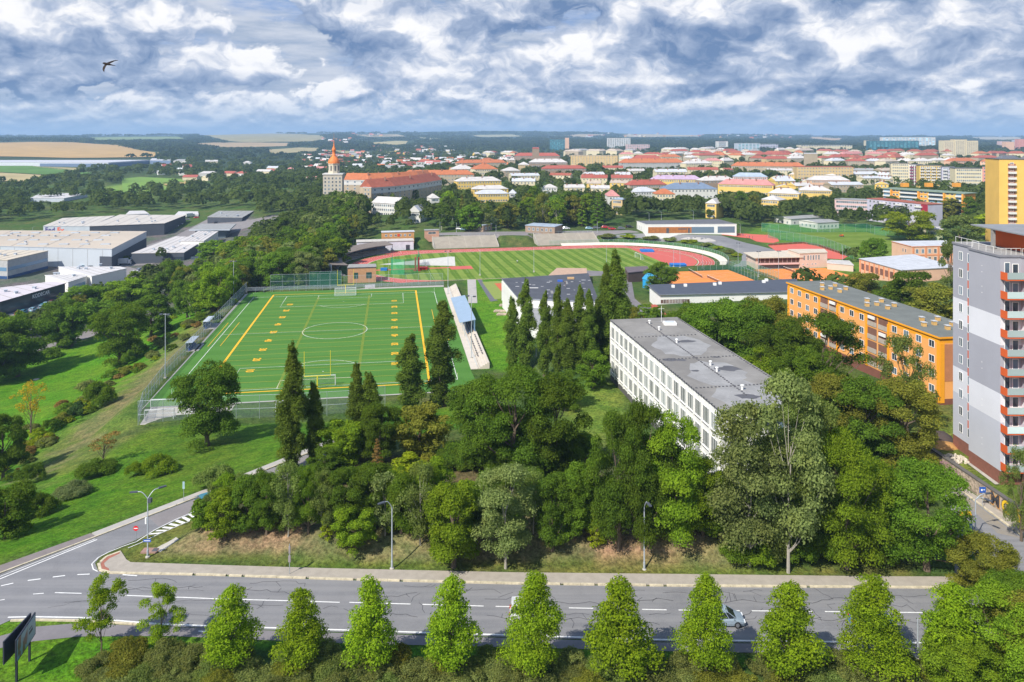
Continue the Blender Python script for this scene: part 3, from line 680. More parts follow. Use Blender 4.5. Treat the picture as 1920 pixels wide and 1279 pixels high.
ssheet('throwing_sector', [(-38, -3), (-72, 8), (-37, 24), (-35, 23)], .034, mat('sector_gravel', (0.55, 0.53, 0.48), .95, .1, .5))
ssheet('running_track', [(-74, -8), (-74, -5.5), (-32, -5.5), (-32, -8)], .036, track2)
ssheet('running_track', [(-41, -12), (-41, -4), (-31, -4), (-31, -12)], .041, track2)
wl2 = MB()
for p in (-34.2, 34.2): line_mb(wl2, [(-51, p), (51, p)], .12, 0)
for s in (-1, 1): line_mb(wl2, [(s*51, -34.2), (s*51, 34.2)], .12, 0); line_mb(wl2, [(s*51, -20), (s*34.5, -20), (s*34.5, 20), (s*51, 20)], .1, 0)
o = up(wl2).build('pitch_marking', mat('faint_paint', (0.36, 0.44, 0.24), .8)); o.location = (SC.x, SC.y, SZ+.034); o.rotation_euler = (0, 0, SA); tag(o, kind='structure')
# cream ramp running round the right bend
cr = [(42.2+r*math.cos(t), r*math.sin(t)) for r, tt in ((46.2, np.linspace(-.75, math.pi/2, 26)), (49.4, np.linspace(math.pi/2, -.75, 26))) for t in tt]
n = 26; cr = cr[:n]+[(x, y) for x, y in cr[n:]]
inner = [(42.2+46.2*math.cos(t), 46.2*math.sin(t)) for t in np.linspace(-.75, math.pi/2, 26)]+[(26, 47.2)]
outer = [(42.2+49.6*math.cos(t), 49.6*math.sin(t)) for t in np.linspace(-.75, math.pi/2, 26)]+[(26, 49.6)]
mb = MB()
for i in range(26): mb.face([(*inner[i], 0), (*outer[i], 1.0), (*outer[i+1], 1.0), (*inner[i+1], 0)])
o = up(mb).build('concrete_ramp', mat('cream_concrete', (0.62, 0.57, 0.47), .9, .06, .6)); o.location = (SC.x, SC.y, SZ+.06); o.rotation_euler = (0, 0, SA); tag(o, kind='structure')
# walk on top of the near bank, and other paths
drape('path', [P(*p, 0) for p in ((675,528),(877,519),(985,512.5),(1050,510),(1050,506.5),(985,508.8),(877,515.5),(677,524.5))], .07, mat('pale_path', (0.52, 0.48, 0.42), .9, .06, .5))
drape('path', [P(*p, 0.3) for p in ((876,520),(892,520),(895,567),(878,567))], .06, paving_l)
drape('path', [P(*p, 0) for p in ((684,524),(703,523),(703,541),(684,542))], .06, paving_l)
drape('path', [P(*p, 0) for p in ((893,522),(901,522),(933,565),(920,567))], .06, mat('dark_path', (0.13, 0.13, 0.14), .9))
drape('court', [G(*p) for p in ((904,529),(944,527),(975,556),(928,562))], .08, mat('court_green', (0.22, 0.27, 0.06), .9, .05))
drape('court', [G(*p) for p in ((927,532),(960,531),(975,548),(942,549))], .13, mat('court_orange', (0.50, 0.12, 0.05), .9, .05))
drape('path', [G(*p) for p in ((1095,507),(1180,512),(1190,560),(1230,575),(1235,600),(1205,600),(1180,560),(1150,520),(1090,512))], .08, asphalt3)
drape('road', [G(*p) for p in ((1130,441),(1212,438),(1290,440),(1352,442),(1419,460),(1470,473),(1410,474),(1400,500),(1374,500),(1391,488),(1391,479),(1374,467),(1335,457),(1280,450.5),(1200,446.5),(1130,446))], .08, asphalt)
drape('road', [G(*p) for p in ((820,437),(1180,432),(1200,436),(1130,441),(940,442),(820,442))], .08, asphalt2)
clay = mat('clay', (0.72, 0.235, 0.055), .95, .07, .4)
drape('clay_court', [P(*p, -1) for p in ((1240,533),(1264,510),(1365,506.5),(1421,527.5),(1400,540),(1240,545))], .07, clay)
drape('clay_court', [P(*p, -1) for p in ((1410,506),(1546,503),(1612,522),(1600,534),(1462,530))], .07, clay)
cl = MB()
for (x0, x1) in ((1275, 1330), (1340, 1400), (1430, 1490), (1500, 1560)):
    c = Vector(P((x0+x1)/2, 517, -1)); 
    for q in ((-12, -5.5, 12, -5.5), (-12, 5.5, 12, 5.5), (-12, -5.5, -12, 5.5), (12, -5.5, 12, 5.5), (-6.4, -4.1, -6.4, 4.1), (6.4, -4.1, 6.4, 4.1), (-6.4, 0, 6.4, 0)):
        a = SA+math.pi/2+.35; rot = Matrix.Rotation(a-math.pi/2, 2); p1 = rot@Vector(q[:2]); p2 = rot@Vector(q[2:]); line_mb(cl, [(c.x+p1.x, c.y+p1.y), (c.x+p2.x, c.y+p2.y)], .1, -.90)
tag(up(cl).build('court_marking', mat('court_line', (0.75, 0.55, 0.42), .9)), kind='structure')
gf = mat('practice_lawn', (0.15, 0.225, 0.03), .95, .25, .05, .1)
local_sheet('practice_lawn', [P(*p, -1) for p in ((1459,437),(1625,435),(1690,443),(1775,455),(1790,470),(1720,500),(1640,490),(1540,460))], -.94, striped('practice_stripes', (0.12, 0.185, 0.022), (0.16, 0.225, 0.035), 16, 1, .6), P(1600, 460, -1), SA)
ply = mat('play_surface', (0.56, 0.12, 0.085), .95, .05, .3)
drape('play_surface', [G(*p) for p in ((1353,441),(1357,437.5),(1400,438.5),(1440,441),(1458,447),(1461,453),(1450,456),(1430,455),(1418,453),(1405,447),(1380,444))], .1, ply)
drape('play_surface', [G(*p) for p in ((1440,461),(1505,457),(1530,461),(1590,481),(1580,487),(1500,482),(1455,471))], .1, ply)
drape('path', [G(*p) for p in ((1275,448.5),(1290,445),(1330,447),(1345,453),(1320,454.5))], .12, paving_l)
drape('court', [G(*p) for p in ((1215,570),(1232,573),(1262,600),(1250,612),(1225,590))], .1, mat('court_red', (0.45, 0.10, 0.06), .9))
# valley roads and yards
drape('road', [G(*p) for p in ((60,660),(150,622),(330,545),(372,520),(378,527),(300,570),(165,634),(72,668))], .1, asphalt2)
drape('road', [G(*p) for p in ((-60,600),(30,602),(120,570),(140,560),(160,575),(110,600),(40,625),(-60,628))], .1, asphalt)
drape('yard', [G(*p) for p in ((210,492),(240,470),(330,442),(395,408),(470,412),(500,420),(460,428),(400,450),(280,497),(225,500))], .1, asphalt2)
drape('road', [G(*p) for p in ((462,414),(520,402),(540,406),(505,419),(500,438),(482,440),(478,420))], .14, asphalt2)
drape('yard', [G(*p) for p in ((150,500),(240,500),(300,520),(260,540),(120,560),(60,560))], .1, asphalt2)
drape('road', [G(*p) for p in ((280,322),(330,317),(330,320),(300,327))], .5, asphalt2)
# fields on the far slopes
def fieldp(pts, c, var=.15, sc=.01): drape('field', [G(*p) for p in pts], 1.2, mat('field_%s' % str(c), c, .95, var, sc, .1))
fieldp([(-60,269),(0,268),(60,266.5),(125,267),(190,271),(235,273.5),(250,280),(312,289),(305,294),(130,297),(-60,293)], (0.46, 0.30, 0.12), .1)
fieldp([(-40,312),(60,312),(150,321),(175,327),(110,330),(-40,322)], (0.10, 0.20, 0.04))
fieldp([(-40,323),(110,331),(60,342),(-40,340)], (0.42, 0.34, 0.17))
fieldp([(60,313),(150,316),(160,321),(130,321)], (0.34, 0.29, 0.15))
fieldp([(228,337),(262,333),(340,337),(346,343),(300,347),(245,362),(230,364)], (0.16, 0.27, 0.05))
fieldp([(300,343),(350,341),(352,346),(310,349)], (0.42, 0.30, 0.12))
fieldp([(372,253),(420,250.5),(520,250.5),(600,254),(613,262),(560,266),(470,267),(430,265),(400,258)], (0.31, 0.27, 0.13))
fieldp([(365,270),(400,267.5),(545,268.5),(540,274),(480,276),(420,277)], (0.40, 0.29, 0.16))
fieldp([(500,281),(560,277),(605,278),(590,284),(510,289)], (0.36, 0.30, 0.15))
fieldp([(600,281),(690,285),(695,288),(640,288)], (0.30, 0.27, 0.12))
fieldp([(694,268),(740,264.5),(765,265),(760,271),(715,273)], (0.40, 0.34, 0.17))
fieldp([(775,257.5),(830,259),(848,264),(810,262)], (0.34, 0.32, 0.16)); fieldp([(835,255.5),(862,256),(860,258.5),(838,258)], (0.40, 0.32, 0.2))
fieldp([(1052,254.5),(1100,251.5),(1130,252.5),(1105,257),(1062,258)], (0.42, 0.33, 0.19))
fieldp([(1505,257.5),(1560,257),(1600,262),(1560,263.5),(1515,261)], (0.45, 0.30, 0.14))
fieldp([(670,253),(700,252),(740,254),(700,256)], (0.36, 0.27, 0.17))
fieldp([(720,285),(748,284),(750,289),(722,289)], (0.36, 0.33, 0.15))

fieldp([(660,253),(745,252),(760,256),(690,257)], (0.40, 0.33, 0.20)); fieldp([(885,253.5),(960,252.5),(985,256),(900,257)], (0.36, 0.33, 0.18)); fieldp([(1165,253.5),(1300,252.5),(1320,256),(1180,257)], (0.44, 0.36, 0.22))
fieldp([(1822,257.5),(1900,256.5),(1928,261),(1840,262)], (0.42, 0.36, 0.24)); fieldp([(160,258.5),(330,256.5),(350,260.5),(180,263)], (0.20, 0.26, 0.10))
# ================================================================== BUILDINGS
KEEP = []      # picture areas of roofs and facades that nearer trees must leave open: (x0, y0, x1, y1, distance)
GLASS = glass('window_glass'); GLASS_B = glass('window_glass_blue', (0.05, 0.09, 0.12), .15, .5)
wframe = mat('window_frame', (0.78, 0.77, 0.74), .6, .05, 1)
def proj(p): return CX+p[0]*F/p[1], HY+(CH-p[2])*F/p[1]
_WM = {}
def win_mesh(w, h, fm=None, gm=None, mull=1, deep=.12):
    """window in the wall plane: x along the wall, -y outward, origin at its centre"""
    fm = fm or wframe; gm = gm or GLASS; key = (round(w, 2), round(h, 2), fm.name, gm.name, mull, deep)
    if key in _WM: return _WM[key]
    t = min(.09, w*.1); f = MB()
    f.box(-w/2, w/2, -.05, .02, -h/2, -h/2+t); f.box(-w/2, w/2, -.05, .02, h/2-t, h/2)
    f.box(-w/2, -w/2+t, -.05, .02, -h/2+t, h/2-t); f.box(w/2-t, w/2, -.05, .02, -h/2+t, h/2-t)
    for i in range(mull): x = -w/2+w*(i+1)/(mull+1); f.box(x-t*.35, x+t*.35, -.045, .02, -h/2+t, h/2-t)
    p = MB().box(-w/2+t, w/2-t, -.025, .01, -h/2+t, h/2-t)
    both = MB(); both.v = f.v+p.v; both.f = f.f+[tuple(i+len(f.v) for i in q) for q in p.f]; both.m = [0]*len(f.f)+[1]*len(p.f)
    _WM[key] = (f.mesh('window_frame', [fm]), p.mesh('pane', [gm]), both.mesh('window', [fm, gm])); return _WM[key]
class Bld:
    """a building: Empty at its base, wall, roof and windows as parts. pts: world corners at eave level, counter-clockwise"""
    def __init__(s, name, label, cat, pts, base, h, wall, roof, roof_kind='flat', rise=2.5, bands=None, over=.25, group=None, trim=None, rz=None, top=.3):
        s.pts = [Vector((p[0], p[1])) for p in pts]; s.base = base; s.h = h
        c = sum(s.pts, Vector((0, 0)))/len(s.pts); s.c = c
        s.root = empty(name, (c.x, c.y, base), 0, label, cat, group)
        L = [p-c for p in s.pts]; s.L = L; n = len(L)
        mats = [wall]; mb = MB()
        zs = [(-3.0, 0, 0)] ; segs = bands or [(0, h, wall)]
        mats = []; 
        for (a, b, m) in segs:
            if m not in mats: mats.append(m)
            mb.prism([tuple(p) for p in L], a-(3.0 if a == 0 else 0), b, mats.index(m), mats.index(m))
        s.wall = mb.build('wall', mats, s.root)
        def offs(d):
            o = []
            for i in range(n):
                a, b, e = L[i-1], L[i], L[(i+1) % n]; d1 = (b-a).normalized(); d2 = (e-b).normalized()
                n1 = Vector((d1.y, -d1.x)); n2 = Vector((d2.y, -d2.x)); k = (n1+n2); k = k/max(.3, 1+n1.dot(n2)); o.append(b+k*d)
            return o
        o = offs(over); r = MB(); tr = trim or roof
        if roof_kind == 'flat':
            r.prism([tuple(p) for p in o], h+.003, h+top, 1, 0, True)
            s.roof = r.build('roof', [roof, tr], s.root)
        else:
            # hip or gable over a quadrilateral; ridge along the longer direction
            if (o[1]-o[0]).length < (o[2]-o[1]).length: o = o[1:]+o[:1]; s.rot = 1
            A, B, C_, D_ = o; w = ((D_-A).length+(C_-B).length)/2; u = (B-A).normalized()
            ins = w*.5 if roof_kind == 'hip' else 0
            r0 = (A+D_)/2+u*ins; r1 = (B+C_)/2-u*ins; z0, z1 = h+.003, h+rise
            P3 = lambda p, z: (p.x, p.y, z)
            r.face([P3(A, z0), P3(B, z0), P3(r1, z1), P3(r0, z1)]); r.face([P3(C_, z0), P3(D_, z0), P3(r0, z1), P3(r1, z1)])
            gm = 0 if roof_kind == 'hip' else 1
            r.face([P3(B, z0), P3(C_, z0), P3(r1, z1)], gm); r.face([P3(D_, z0), P3(A, z0), P3(r0, z1)], gm)
            r.face([P3(D_, z0), P3(C_, z0), P3(B, z0), P3(A, z0)], 1)
            s.roof = r.build('roof', [roof, wall], s.root); s.ridge = (r0, r1, z1, w)
    def chimneys(s, n, m=None, sz=.8, hh=1.3):
        if not hasattr(s, 'ridge') or n <= 0: return
        r0, r1, z1, w = s.ridge; m = m or mat('chimney_brick', (0.30, 0.16, 0.11)); me = None
        for i in range(n):
            t = (i+.5)/n; p = r0+(r1-r0)*t; nn = Vector((-(r1-r0).y, (r1-r0).x)); nn = nn.normalized() if nn.length > .01 else Vector((0, 1))
            p = p+nn*w*.12*(1 if i % 2 else -1)
            if me is None: me = MB().box(-sz/2, sz/2, -sz/2, sz/2, -1.2, hh).mesh('chimney', [m])
            c = link('chimney', me, s.roof, (p.x, p.y, z1-.3))
    def edge(s, k):
        a = s.L[k]; b = s.L[(k+1) % len(s.L)]; d = b-a; return a, d.length, d.normalized(), math.atan2(d.y, d.x)
    def at(s, k, t, z, out=0.0):
        a, L, d, an = s.edge(k); n = Vector((d.y, -d.x)); p = a+d*t+n*out; return (p.x, p.y, z), an
    def win(s, k, t, z, w, h, near=False, **kw):
        f, p, b = win_mesh(w, h, **kw); q, an = s.at(k, t, z)
        if near: o = link('window', f, s.root, q, an); link('pane', p, o)
        else: o = link('window', b, s.root, q, an)
        return o
    def windows(s, k, floors, bays, w=1.3, h=1.5, m0=1.0, m1=1.0, z0=1.6, z1=None, near=False, skip=None, **kw):
        a, L, d, an = s.edge(k); z1 = s.h-1.5 if z1 is None else z1; cnt = 0
        for f in range(floors):
            z = z0+(z1-z0)*(f/(max(1, floors-1)))
            for i in range(bays):
                if skip and skip(f, i): continue
                s.win(k, m0+(L-m0-m1)*(i+.5)/bays, z, w, h, near, **kw); cnt += 1
                if cnt >= 95: return
    def boxpart(s, name, k, t0, t1, z0, z1, o0, o1, m, parent=None):
        """box lying along edge k from t0 to t1, from o0 to o1 outwards"""
        q, an = s.at(k, (t0+t1)/2, 0); mb = MB().box(-(t1-t0)/2, (t1-t0)/2, -o1, -o0, z0, z1); return mb.build(name, m, parent or s.root, q) if False else _rot(mb.build(name, m, parent or s.root, q), an)
def _rot(o, a): o.rotation_euler = (0, 0, a); return o
def eave_quad(xl, yl, xr, yr, h, depth, base=None, depth_px=None):
    if base is None:
        A = GH(xl, yl, h); B = GH(xr, yr, h); base = min(A[2], B[2])-h
    A = Vector(P(xl, yl, base+h)); B = Vector(P(xr, yr, base+h)); d = (B-A).normalized(); n = Vector((-d.y, d.x, 0))
    return [A, B, B+n*depth, A+n*depth], base
ROOFC = dict(orange=(0.44, 0.145, 0.06), red=(0.36, 0.095, 0.065), brick=(0.34, 0.10, 0.06), pink=(0.50, 0.22, 0.20), lilac=(0.42, 0.31, 0.42), silver=(0.50, 0.51, 0.53), white=(0.52, 0.49, 0.46),
             blue=(0.16, 0.21, 0.29), tan=(0.46, 0.38, 0.30), dark=(0.13, 0.13, 0.14), grey=(0.30, 0.30, 0.29), green=(0.20, 0.26, 0.19), bluegrey=(0.34, 0.40, 0.47))
WALLC = dict(tan=(0.42, 0.34, 0.24), cream=(0.62, 0.54, 0.36), yellow=(0.68, 0.47, 0.13), white=(0.60, 0.585, 0.55), grey=(0.42, 0.41, 0.40), brown=(0.30, 0.22, 0.16), pinkw=(0.60, 0.42, 0.40), orangew=(0.72, 0.32, 0.05),
             lavender=(0.46, 0.44, 0.52), peach=(0.68, 0.42, 0.28), ochre=(0.55, 0.40, 0.20), darkw=(0.07, 0.08, 0.10), steel=(0.46, 0.50, 0.55), salmon=(0.60, 0.25, 0.20))
def rm(c): return mat('roof_'+c, ROOFC[c], .75, .14, .35)
def wm(c): return mat('wall_'+c, WALLC[c], .9, .07, .25)
WORD = dict(orange='orange tiled', red='red', brick='dark red', pink='faded pink', lilac='lilac', silver='silver sheet', white='pale', blue='slate blue', tan='tan', dark='dark', grey='grey', green='dull green', bluegrey='blue-grey')
WW = dict(tan='tan', cream='cream', yellow='yellow', white='white', grey='grey', brown='brown', pinkw='pink', orangew='orange', lavender='lavender', peach='peach', ochre='ochre', darkw='dark', steel='pale steel', salmon='salmon')
def block(label, xl, yl, xr, yr, h, depth, roof='hip', rise=3.0, rc='red', wc='cream', floors=None, bays=None, side=True, ch=0, base=None, name='apartment_house', cat='house', group=None, keep=5, win=True, ww=1.3, wh=1.6):
    pts, base = eave_quad(xl, yl, xr, yr, h, depth, base)
    b = Bld(name, label, cat, pts, base, h, wm(wc), rm(rc), roof, rise, group=group, over=.4 if roof != 'flat' else .25)
    Ym = (pts[0].y+pts[1].y)/2; L = (pts[1]-pts[0]).length
    if win and Ym < 1900:
        floors = floors or max(1, int(h/3.2)); bays = bays or max(2, min(int(L/3.4), 90//floors))
        b.windows(0, floors, bays, ww, wh)
        if side:
            k = 1 if (xl+xr)/2 < 960 else 3; Ls = b.edge(k)[1]; nb = int(Ls/3.6)
            if floors*nb+floors*bays < 98 and nb: b.windows(k, floors, nb, ww, wh)
    if ch: b.chimneys(ch)
    yr_ = min(yl, yr)-rise*F/Ym*(1 if roof != 'flat' else 0)-2
    KEEP.append((xl, yr_, xr, max(yl, yr)+keep, Ym)); return b

# ---------------------------------------------------------------- school with grey flat roof
white_panel = mat('white_panel', (0.74, 0.73, 0.69), .8, .05, .3); groove = mat('dark_groove', (0.10, 0.10, 0.11), .8)
grey_panel = mat('grey_panel', (0.40, 0.40, 0.40), .8, .08, .5); plinth = mat('dark_plinth', (0.10, 0.095, 0.09), .9)
roof_g = mat('bitumen_roof', (0.235, 0.222, 0.205), .9, .16, .10, .2, sharp=(.35, .65))
sc_r = RZ+11.8
A_, D__, C__ = [Vector(P(*p, sc_r)) for p in ((1351.3, 772.7), (1144.7, 601.2), (1268.9, 596.4))]
B_ = A_+(C__-D__)
sch = Bld('school', 'three-storey white panel school with long flat grey roof behind the belt of trees', 'school', [A_, B_, C__, D__], RZ, 11.8, white_panel, roof_g, bands=[(0, 1.1, plinth), (1.1, 11.8, white_panel)], trim=groove, over=.12, top=.18)
KEEP.append((1144, 600, 1352, 770, 100))
a, L, d, an = sch.edge(3); NB = 18
for f in range(3):
    z = 2.9+f*3.35
    for i in range(NB):
        t = .5+(L-1.0)*(i+.5)/NB
        if f*NB+i < 95:
            w = sch.win(3, t, z+.15, 2.3, 2.3, True, gm=glass('school_glass', (0.16, 0.17, 0.17), .25, .25), mull=2, fm=wframe)
    sch.boxpart('groove', 3, .4, L-.4, z-1.38, z-1.24, -.01, .03, groove)
    sch.boxpart('sill', 3, .2, L-.2, z-1.12, z-1.02, 0, .16, white_panel)
for i in range(NB+1):
    t = .5+(L-1.0)*i/NB; sch.boxpart('pilaster', 3, t-.13, t+.13, 1.1, 11.6, 0, .22, white_panel)
for f in range(3):
    for i in range(4): sch.win(0, 2+i*3.2, 3+f*3.35, 1.8, 1.9, True, mull=1)
# roof fittings: seams of ballast blocks, skylight, vents, patches
dk = mat('roof_patch', (0.10, 0.10, 0.11), .9); lk = mat('roof_bloom', (0.29, 0.285, 0.28), .9, .16, .35)
rl = lambda x, y: Vector(P(x, y, sc_r+.19))-Vector((sch.c.x, sch.c.y, RZ))
def zz(x, y): return 1120+x/3.761, 560+y/3.761
bl_me = MB().box(-.12, .12, -.09, .09, 0, .12)
seam = MB()
def blocks(p, q, n):
    p = rl(*zz(*p)); q = rl(*zz(*q))
    for i in range(n+1):
        c = p+(q-p)*i/n; c += Vector((random.uniform(-.05, .05), random.uniform(-.05, .05), 0)); seam.box(c.x-.13, c.x+.13, c.y-.1, c.y+.1, 11.98, 12.10)
blocks((352, 172), (1050, 680), 60); blocks((240, 275), (690, 255), 18); blocks((440, 432), (960, 405), 20); blocks((700, 632), (1180, 604), 18)
blocks((100, 160), (862, 792), 56); blocks((575, 145), (1225, 560), 50)
tag(seam.build('ballast_blocks', dk, sch.roof), kind='stuff')
for (x, y, r, m, s) in ((430,160,.5,conc_d,2),(633,300,1.0,dk,2),(925,492,1.3,dk,2),(690,508,.5,dk,2),(520,430,.9,dk,2),(590,432,.7,dk,2),(838,412,.5,dk,2),(1060,690,1.2,dk,2),(360,250,.8,conc_d,2)):
    c = rl(*zz(x, y)); mb = MB(); n = 14
    mb.face([(c.x+r*1.6*math.cos(t)*random.uniform(.6, 1.2), c.y+r*1.0*math.sin(t)*random.uniform(.6, 1.2), 11.8+.187+random.random()*.004) for t in np.linspace(0, 2*math.pi, n, False)]); mb.build('stain', m, sch.roof)
for (x, y, r) in ((590,330,5.5),(850,520,5.0),(1090,690,5.5)):
    c = rl(*zz(x, y)); mb = MB(); mb.face([(c.x+r*math.cos(t)*random.uniform(.75, 1.1), c.y+r*1.3*math.sin(t)*random.uniform(.75, 1.1), 11.8+.184+random.random()*.002) for t in np.linspace(0, 2*math.pi, 24, False)]); mb.build('stain', lk, sch.roof)
for (x, y) in ((368,178),(436,224),(560,312),(798,470),(843,515),(1022,642)):
    c = rl(*zz(x, y)); MB().lathe([(.16, 11.98), (.16, 12.55), (.26, 12.55), (.26, 12.7), (0.01, 12.75)], 10, 0, (c.x, c.y)).build('roof_vent', wframe, sch.roof)
c = rl(*zz(510, 180)); sk = MB().box(c.x-1.2, c.x+1.2, c.y-1.0, c.y+1.0, 11.98, 12.4).build('skylight', wframe, sch.roof); MB().box(c.x-.9, c.x+.9, c.y-.7, c.y+.7, 12.35, 12.45).build('pane', glass('skylight_glass', (.35, .38, .42), .2, .1), sk)
c = rl(*zz(452, 165)); MB().tube((c.x, c.y, 11.9), (c.x, c.y, 15.2), .04).tube((c.x-.6, c.y, 14.6), (c.x+.6, c.y, 14.6), .03).tube((c.x, c.y-.5, 14.0), (c.x, c.y+.5, 14.0), .03).build('antenna', wframe, sch.roof)

# ---------------------------------------------------------------- orange apartment block
ow = mat('orange_wall', (0.78, 0.36, 0.11), .9, .05, .4); ob = mat('orange_band', (0.82, 0.34, 0.015), .85, .05, .4); obr = mat('orange_end', (0.48, 0.20, 0.09), .9)
zr = RZ+12
A_, D__, C__ = [Vector(P(*p, zr)) for p in ((1762, 635), (1476.9, 531.3), (1555.7, 528.8))]; B_ = A_+(C__-D__)
og = Bld('apartment_house', 'four-storey orange apartment block with flat grey roof left of the tall tower block', 'apartment block', [A_, B_, C__, D__], RZ, 12, ow, mat('felt_roof', (0.155, 0.165, 0.15), .9, .12, .3), bands=[(0, 1.0, mat('brick_plinth', (0.20, 0.08, 0.055), .9)), (1.0, 11.1, ow), (11.1, 12, ob)], trim=ob, over=.3, top=.35)
KEEP.append((1478, 530, 1762, 640, 130)); KEEP.append((1600, 600, 1650, 690, 140))
a, L, d, an = og.edge(3); NB = 15
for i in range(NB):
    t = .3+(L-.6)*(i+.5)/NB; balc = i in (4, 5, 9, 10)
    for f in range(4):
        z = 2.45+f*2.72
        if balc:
            og.boxpart('recess', 3, t-1.45, t+1.45, z-1.1, z+1.25, .004, .02, mat('loggia_shade', (0.20, 0.10, 0.07), .9))  # flat dark panel, the shade of the loggia is put into its colour
            og.boxpart('balcony_rail', 3, t-1.45, t+1.45, z-1.1, z-.15, .06, .12, mat('balcony_rail', (0.42, 0.36, 0.30), .7))
            if (i+f) % 4 == 0: og.boxpart('awning', 3, t-1.0, t+1.0, z+.4, z+1.0, .1, .35, white_panel)
        else: og.win(3, t, z, 1.45, 1.35, True, mull=1)
for i in (4, 6, 9, 11): t = .3+(L-.6)*i/NB; og.boxpart('pilaster', 3, t-.25, t+.25, 1, 11.1, .004, .22, ob)
for t in (.35, L-.35): og.boxpart('pilaster', 3, t-.33, t+.33, .3, 11.1, .004, .10, ob)
a, L0, d, an = og.edge(0)
og.boxpart('end_panel', 0, .9, L0-.9, 4.2, 10.9, .004, .05, obr)
og.boxpart('pilaster', 0, 0.01, .9, .3, 11.1, .004, .10, ob)
chm = mat('vent_box', (0.58, 0.36, 0.13), .85)
for x, y in ((325,432),(325,456),(375,452),(402,434),(430,470),(466,455),(594,527),(594,553),(652,548),(680,528),(717,570),(757,555),(922,640),(935,672),(997,664),(1018,638),(1077,692),(1105,670)):
    p = Vector(P(1440+x/3.198, 400+y/3.198, zr+.5))-Vector((og.c.x, og.c.y, RZ)); b = MB().box(p.x-.34, p.x+.34, p.y-.42, p.y+.42, 12.3, 13.0).build('vent_box', chm, og.roof)
    MB().box(p.x-.44, p.x+.44, p.y-.52, p.y+.52, 13.1, 13.18).box(p.x-.25, p.x+.25, p.y-.3, p.y+.3, 13.0, 13.1).build('cap', mat('metal_cap', (.5, .5, .5), .5), b)
b = Bld('annex', 'low beige rendered annex between the orange block and the tower block', 'annex', [Vector(P(1768, 706, RZ+4.5)), Vector(P(1840, 722, RZ+4.5)), Vector(P(1835, 700, RZ+4.5)), Vector(P(1766, 690, RZ+4.5))], RZ, 4.5, wm('tan'), rm('grey'))
b.windows(0, 1, 3, .9, .9, z0=2.6, near=True)

# ---------------------------------------------------------------- tower block at the right edge
tg = mat('tower_grey', (0.36, 0.36, 0.40), .9, .03, .3); tw = mat('tower_white', (0.66, 0.66, 0.69), .9, .03, .3); tp = mat('tower_pale', (0.50, 0.51, 0.56), .9, .03, .3); tb = mat('tower_brick', (0.24, 0.10, 0.07), .9, .12, 2)
FT = [(69.4, 119.6), (69.4, 113.5), (68.2, 113.5), (68.3, 106.3), (71.2, 106.3), (71.3, 93), (86, 93), (86, 119.6)]
TH = 31.8
tow = Bld('tower_block', 'tall grey and white tower block with orange balconies at the right edge', 'tower block', FT, RZ, TH, tg, mat('terrace', (0.30, 0.29, 0.28), .9), trim=mat('tower_edge', (.22, .22, .25), .7), over=.12,
          bands=[(0, 1.9, tb), (1.9, 8.7, tp), (8.7, 12.7, tw), (12.7, 19.5, tg), (19.5, 23.5, tw), (23.5, TH, tg)])
org = mat('balcony_orange', (0.62, 0.11, 0.025), .8, .05); gpan = glass('balcony_glass', (0.30, 0.37, 0.36), .3, .15)
for f in range(11):
    z = 3.6+f*2.66
    tow.win(0, 2.1, z, .95, 1.4, True, fm=wframe, mull=1); tow.win(0, 4.3, z, .95, 1.4, True, mull=0)
    if f: tow.boxpart('orange_panel', 0, 3.9, 4.9, z-1.95, z-.8, .004, .05, org)
    for t in (1.9, 4.3, 7.0, 10.0): tow.win(4, t, z+.1, 1.05, 1.4, True, mull=0)
    # corner balcony: door wall behind, orange side panel, glass front
    zb = z-1.35
    s_ = MB().box(68.35-tow.c.x, 71.1-tow.c.x, 104.9-tow.c.y, 106.28-tow.c.y, zb-.08, zb+.08).build('balcony', org, tow.root)
    MB().box(68.30-tow.c.x, 68.36-tow.c.x, 104.86-tow.c.y, 106.27-tow.c.y, zb-.10, zb+1.0).build('side_panel', org, s_)
    MB().box(68.38-tow.c.x, 71.15-tow.c.x, 104.84-tow.c.y, 104.88-tow.c.y, zb+.12, zb+1.05).build('glass_front', gpan, s_)
    tow.win(3, .95, z-.1, .8, 2.0, True, mull=0); tow.win(3, 2.1, z-.05, .9, 1.5, True, mull=0)
for f, zz_ in enumerate((4, 9.6, 15, 26, 29)):
    for k in (0, 1): tow.boxpart('wall_vents', 2, 3.1, 3.2, zz_+k*.9, zz_+k*.9+.1, 0, .03, wframe); 
px_ = MB().box(73.5-tow.c.x, 86-tow.c.x, 96-tow.c.y, 116-tow.c.y, TH+.3, TH+3.2).build('penthouse', org, tow.root)
MB().box(70.6-tow.c.x, 86.4-tow.c.x, 95-tow.c.y, 117-tow.c.y, TH+3.21, TH+3.38).build('canopy', mat('canopy_grey', (.24, .25, .26), .7), tow.root)
MB().box(76-tow.c.x, 86.2-tow.c.x, 98-tow.c.y, 112-tow.c.y, TH+3.52, TH+4.9).build('lift_house', org, tow.root)
for x, y in ((70.9, 112), (71.2, 104), (71.6, 97)): MB().box(x-.22-tow.c.x, x+.22-tow.c.x, y-.22-tow.c.y, y+.22-tow.c.y, TH+.3, TH+3.2).build('column', conc_d, tow.root)
rl_ = MB(); 
for q in ((69.6, 119.2, 69.6, 113.3), (68.5, 113.2, 68.6, 106.6), (68.6, 106.6, 71.4, 106.6), (71.5, 106.4, 71.6, 93.5)):
    a_ = Vector((q[0]-tow.c.x, q[1]-tow.c.y, TH+1.2)); b_ = Vector((q[2]-tow.c.x, q[3]-tow.c.y, TH+1.2)); rl_.tube(a_, b_, .03)
    for i in range(5): c_ = a_+(b_-a_)*i/4; rl_.tube((c_.x, c_.y, TH+.3), c_, .025)
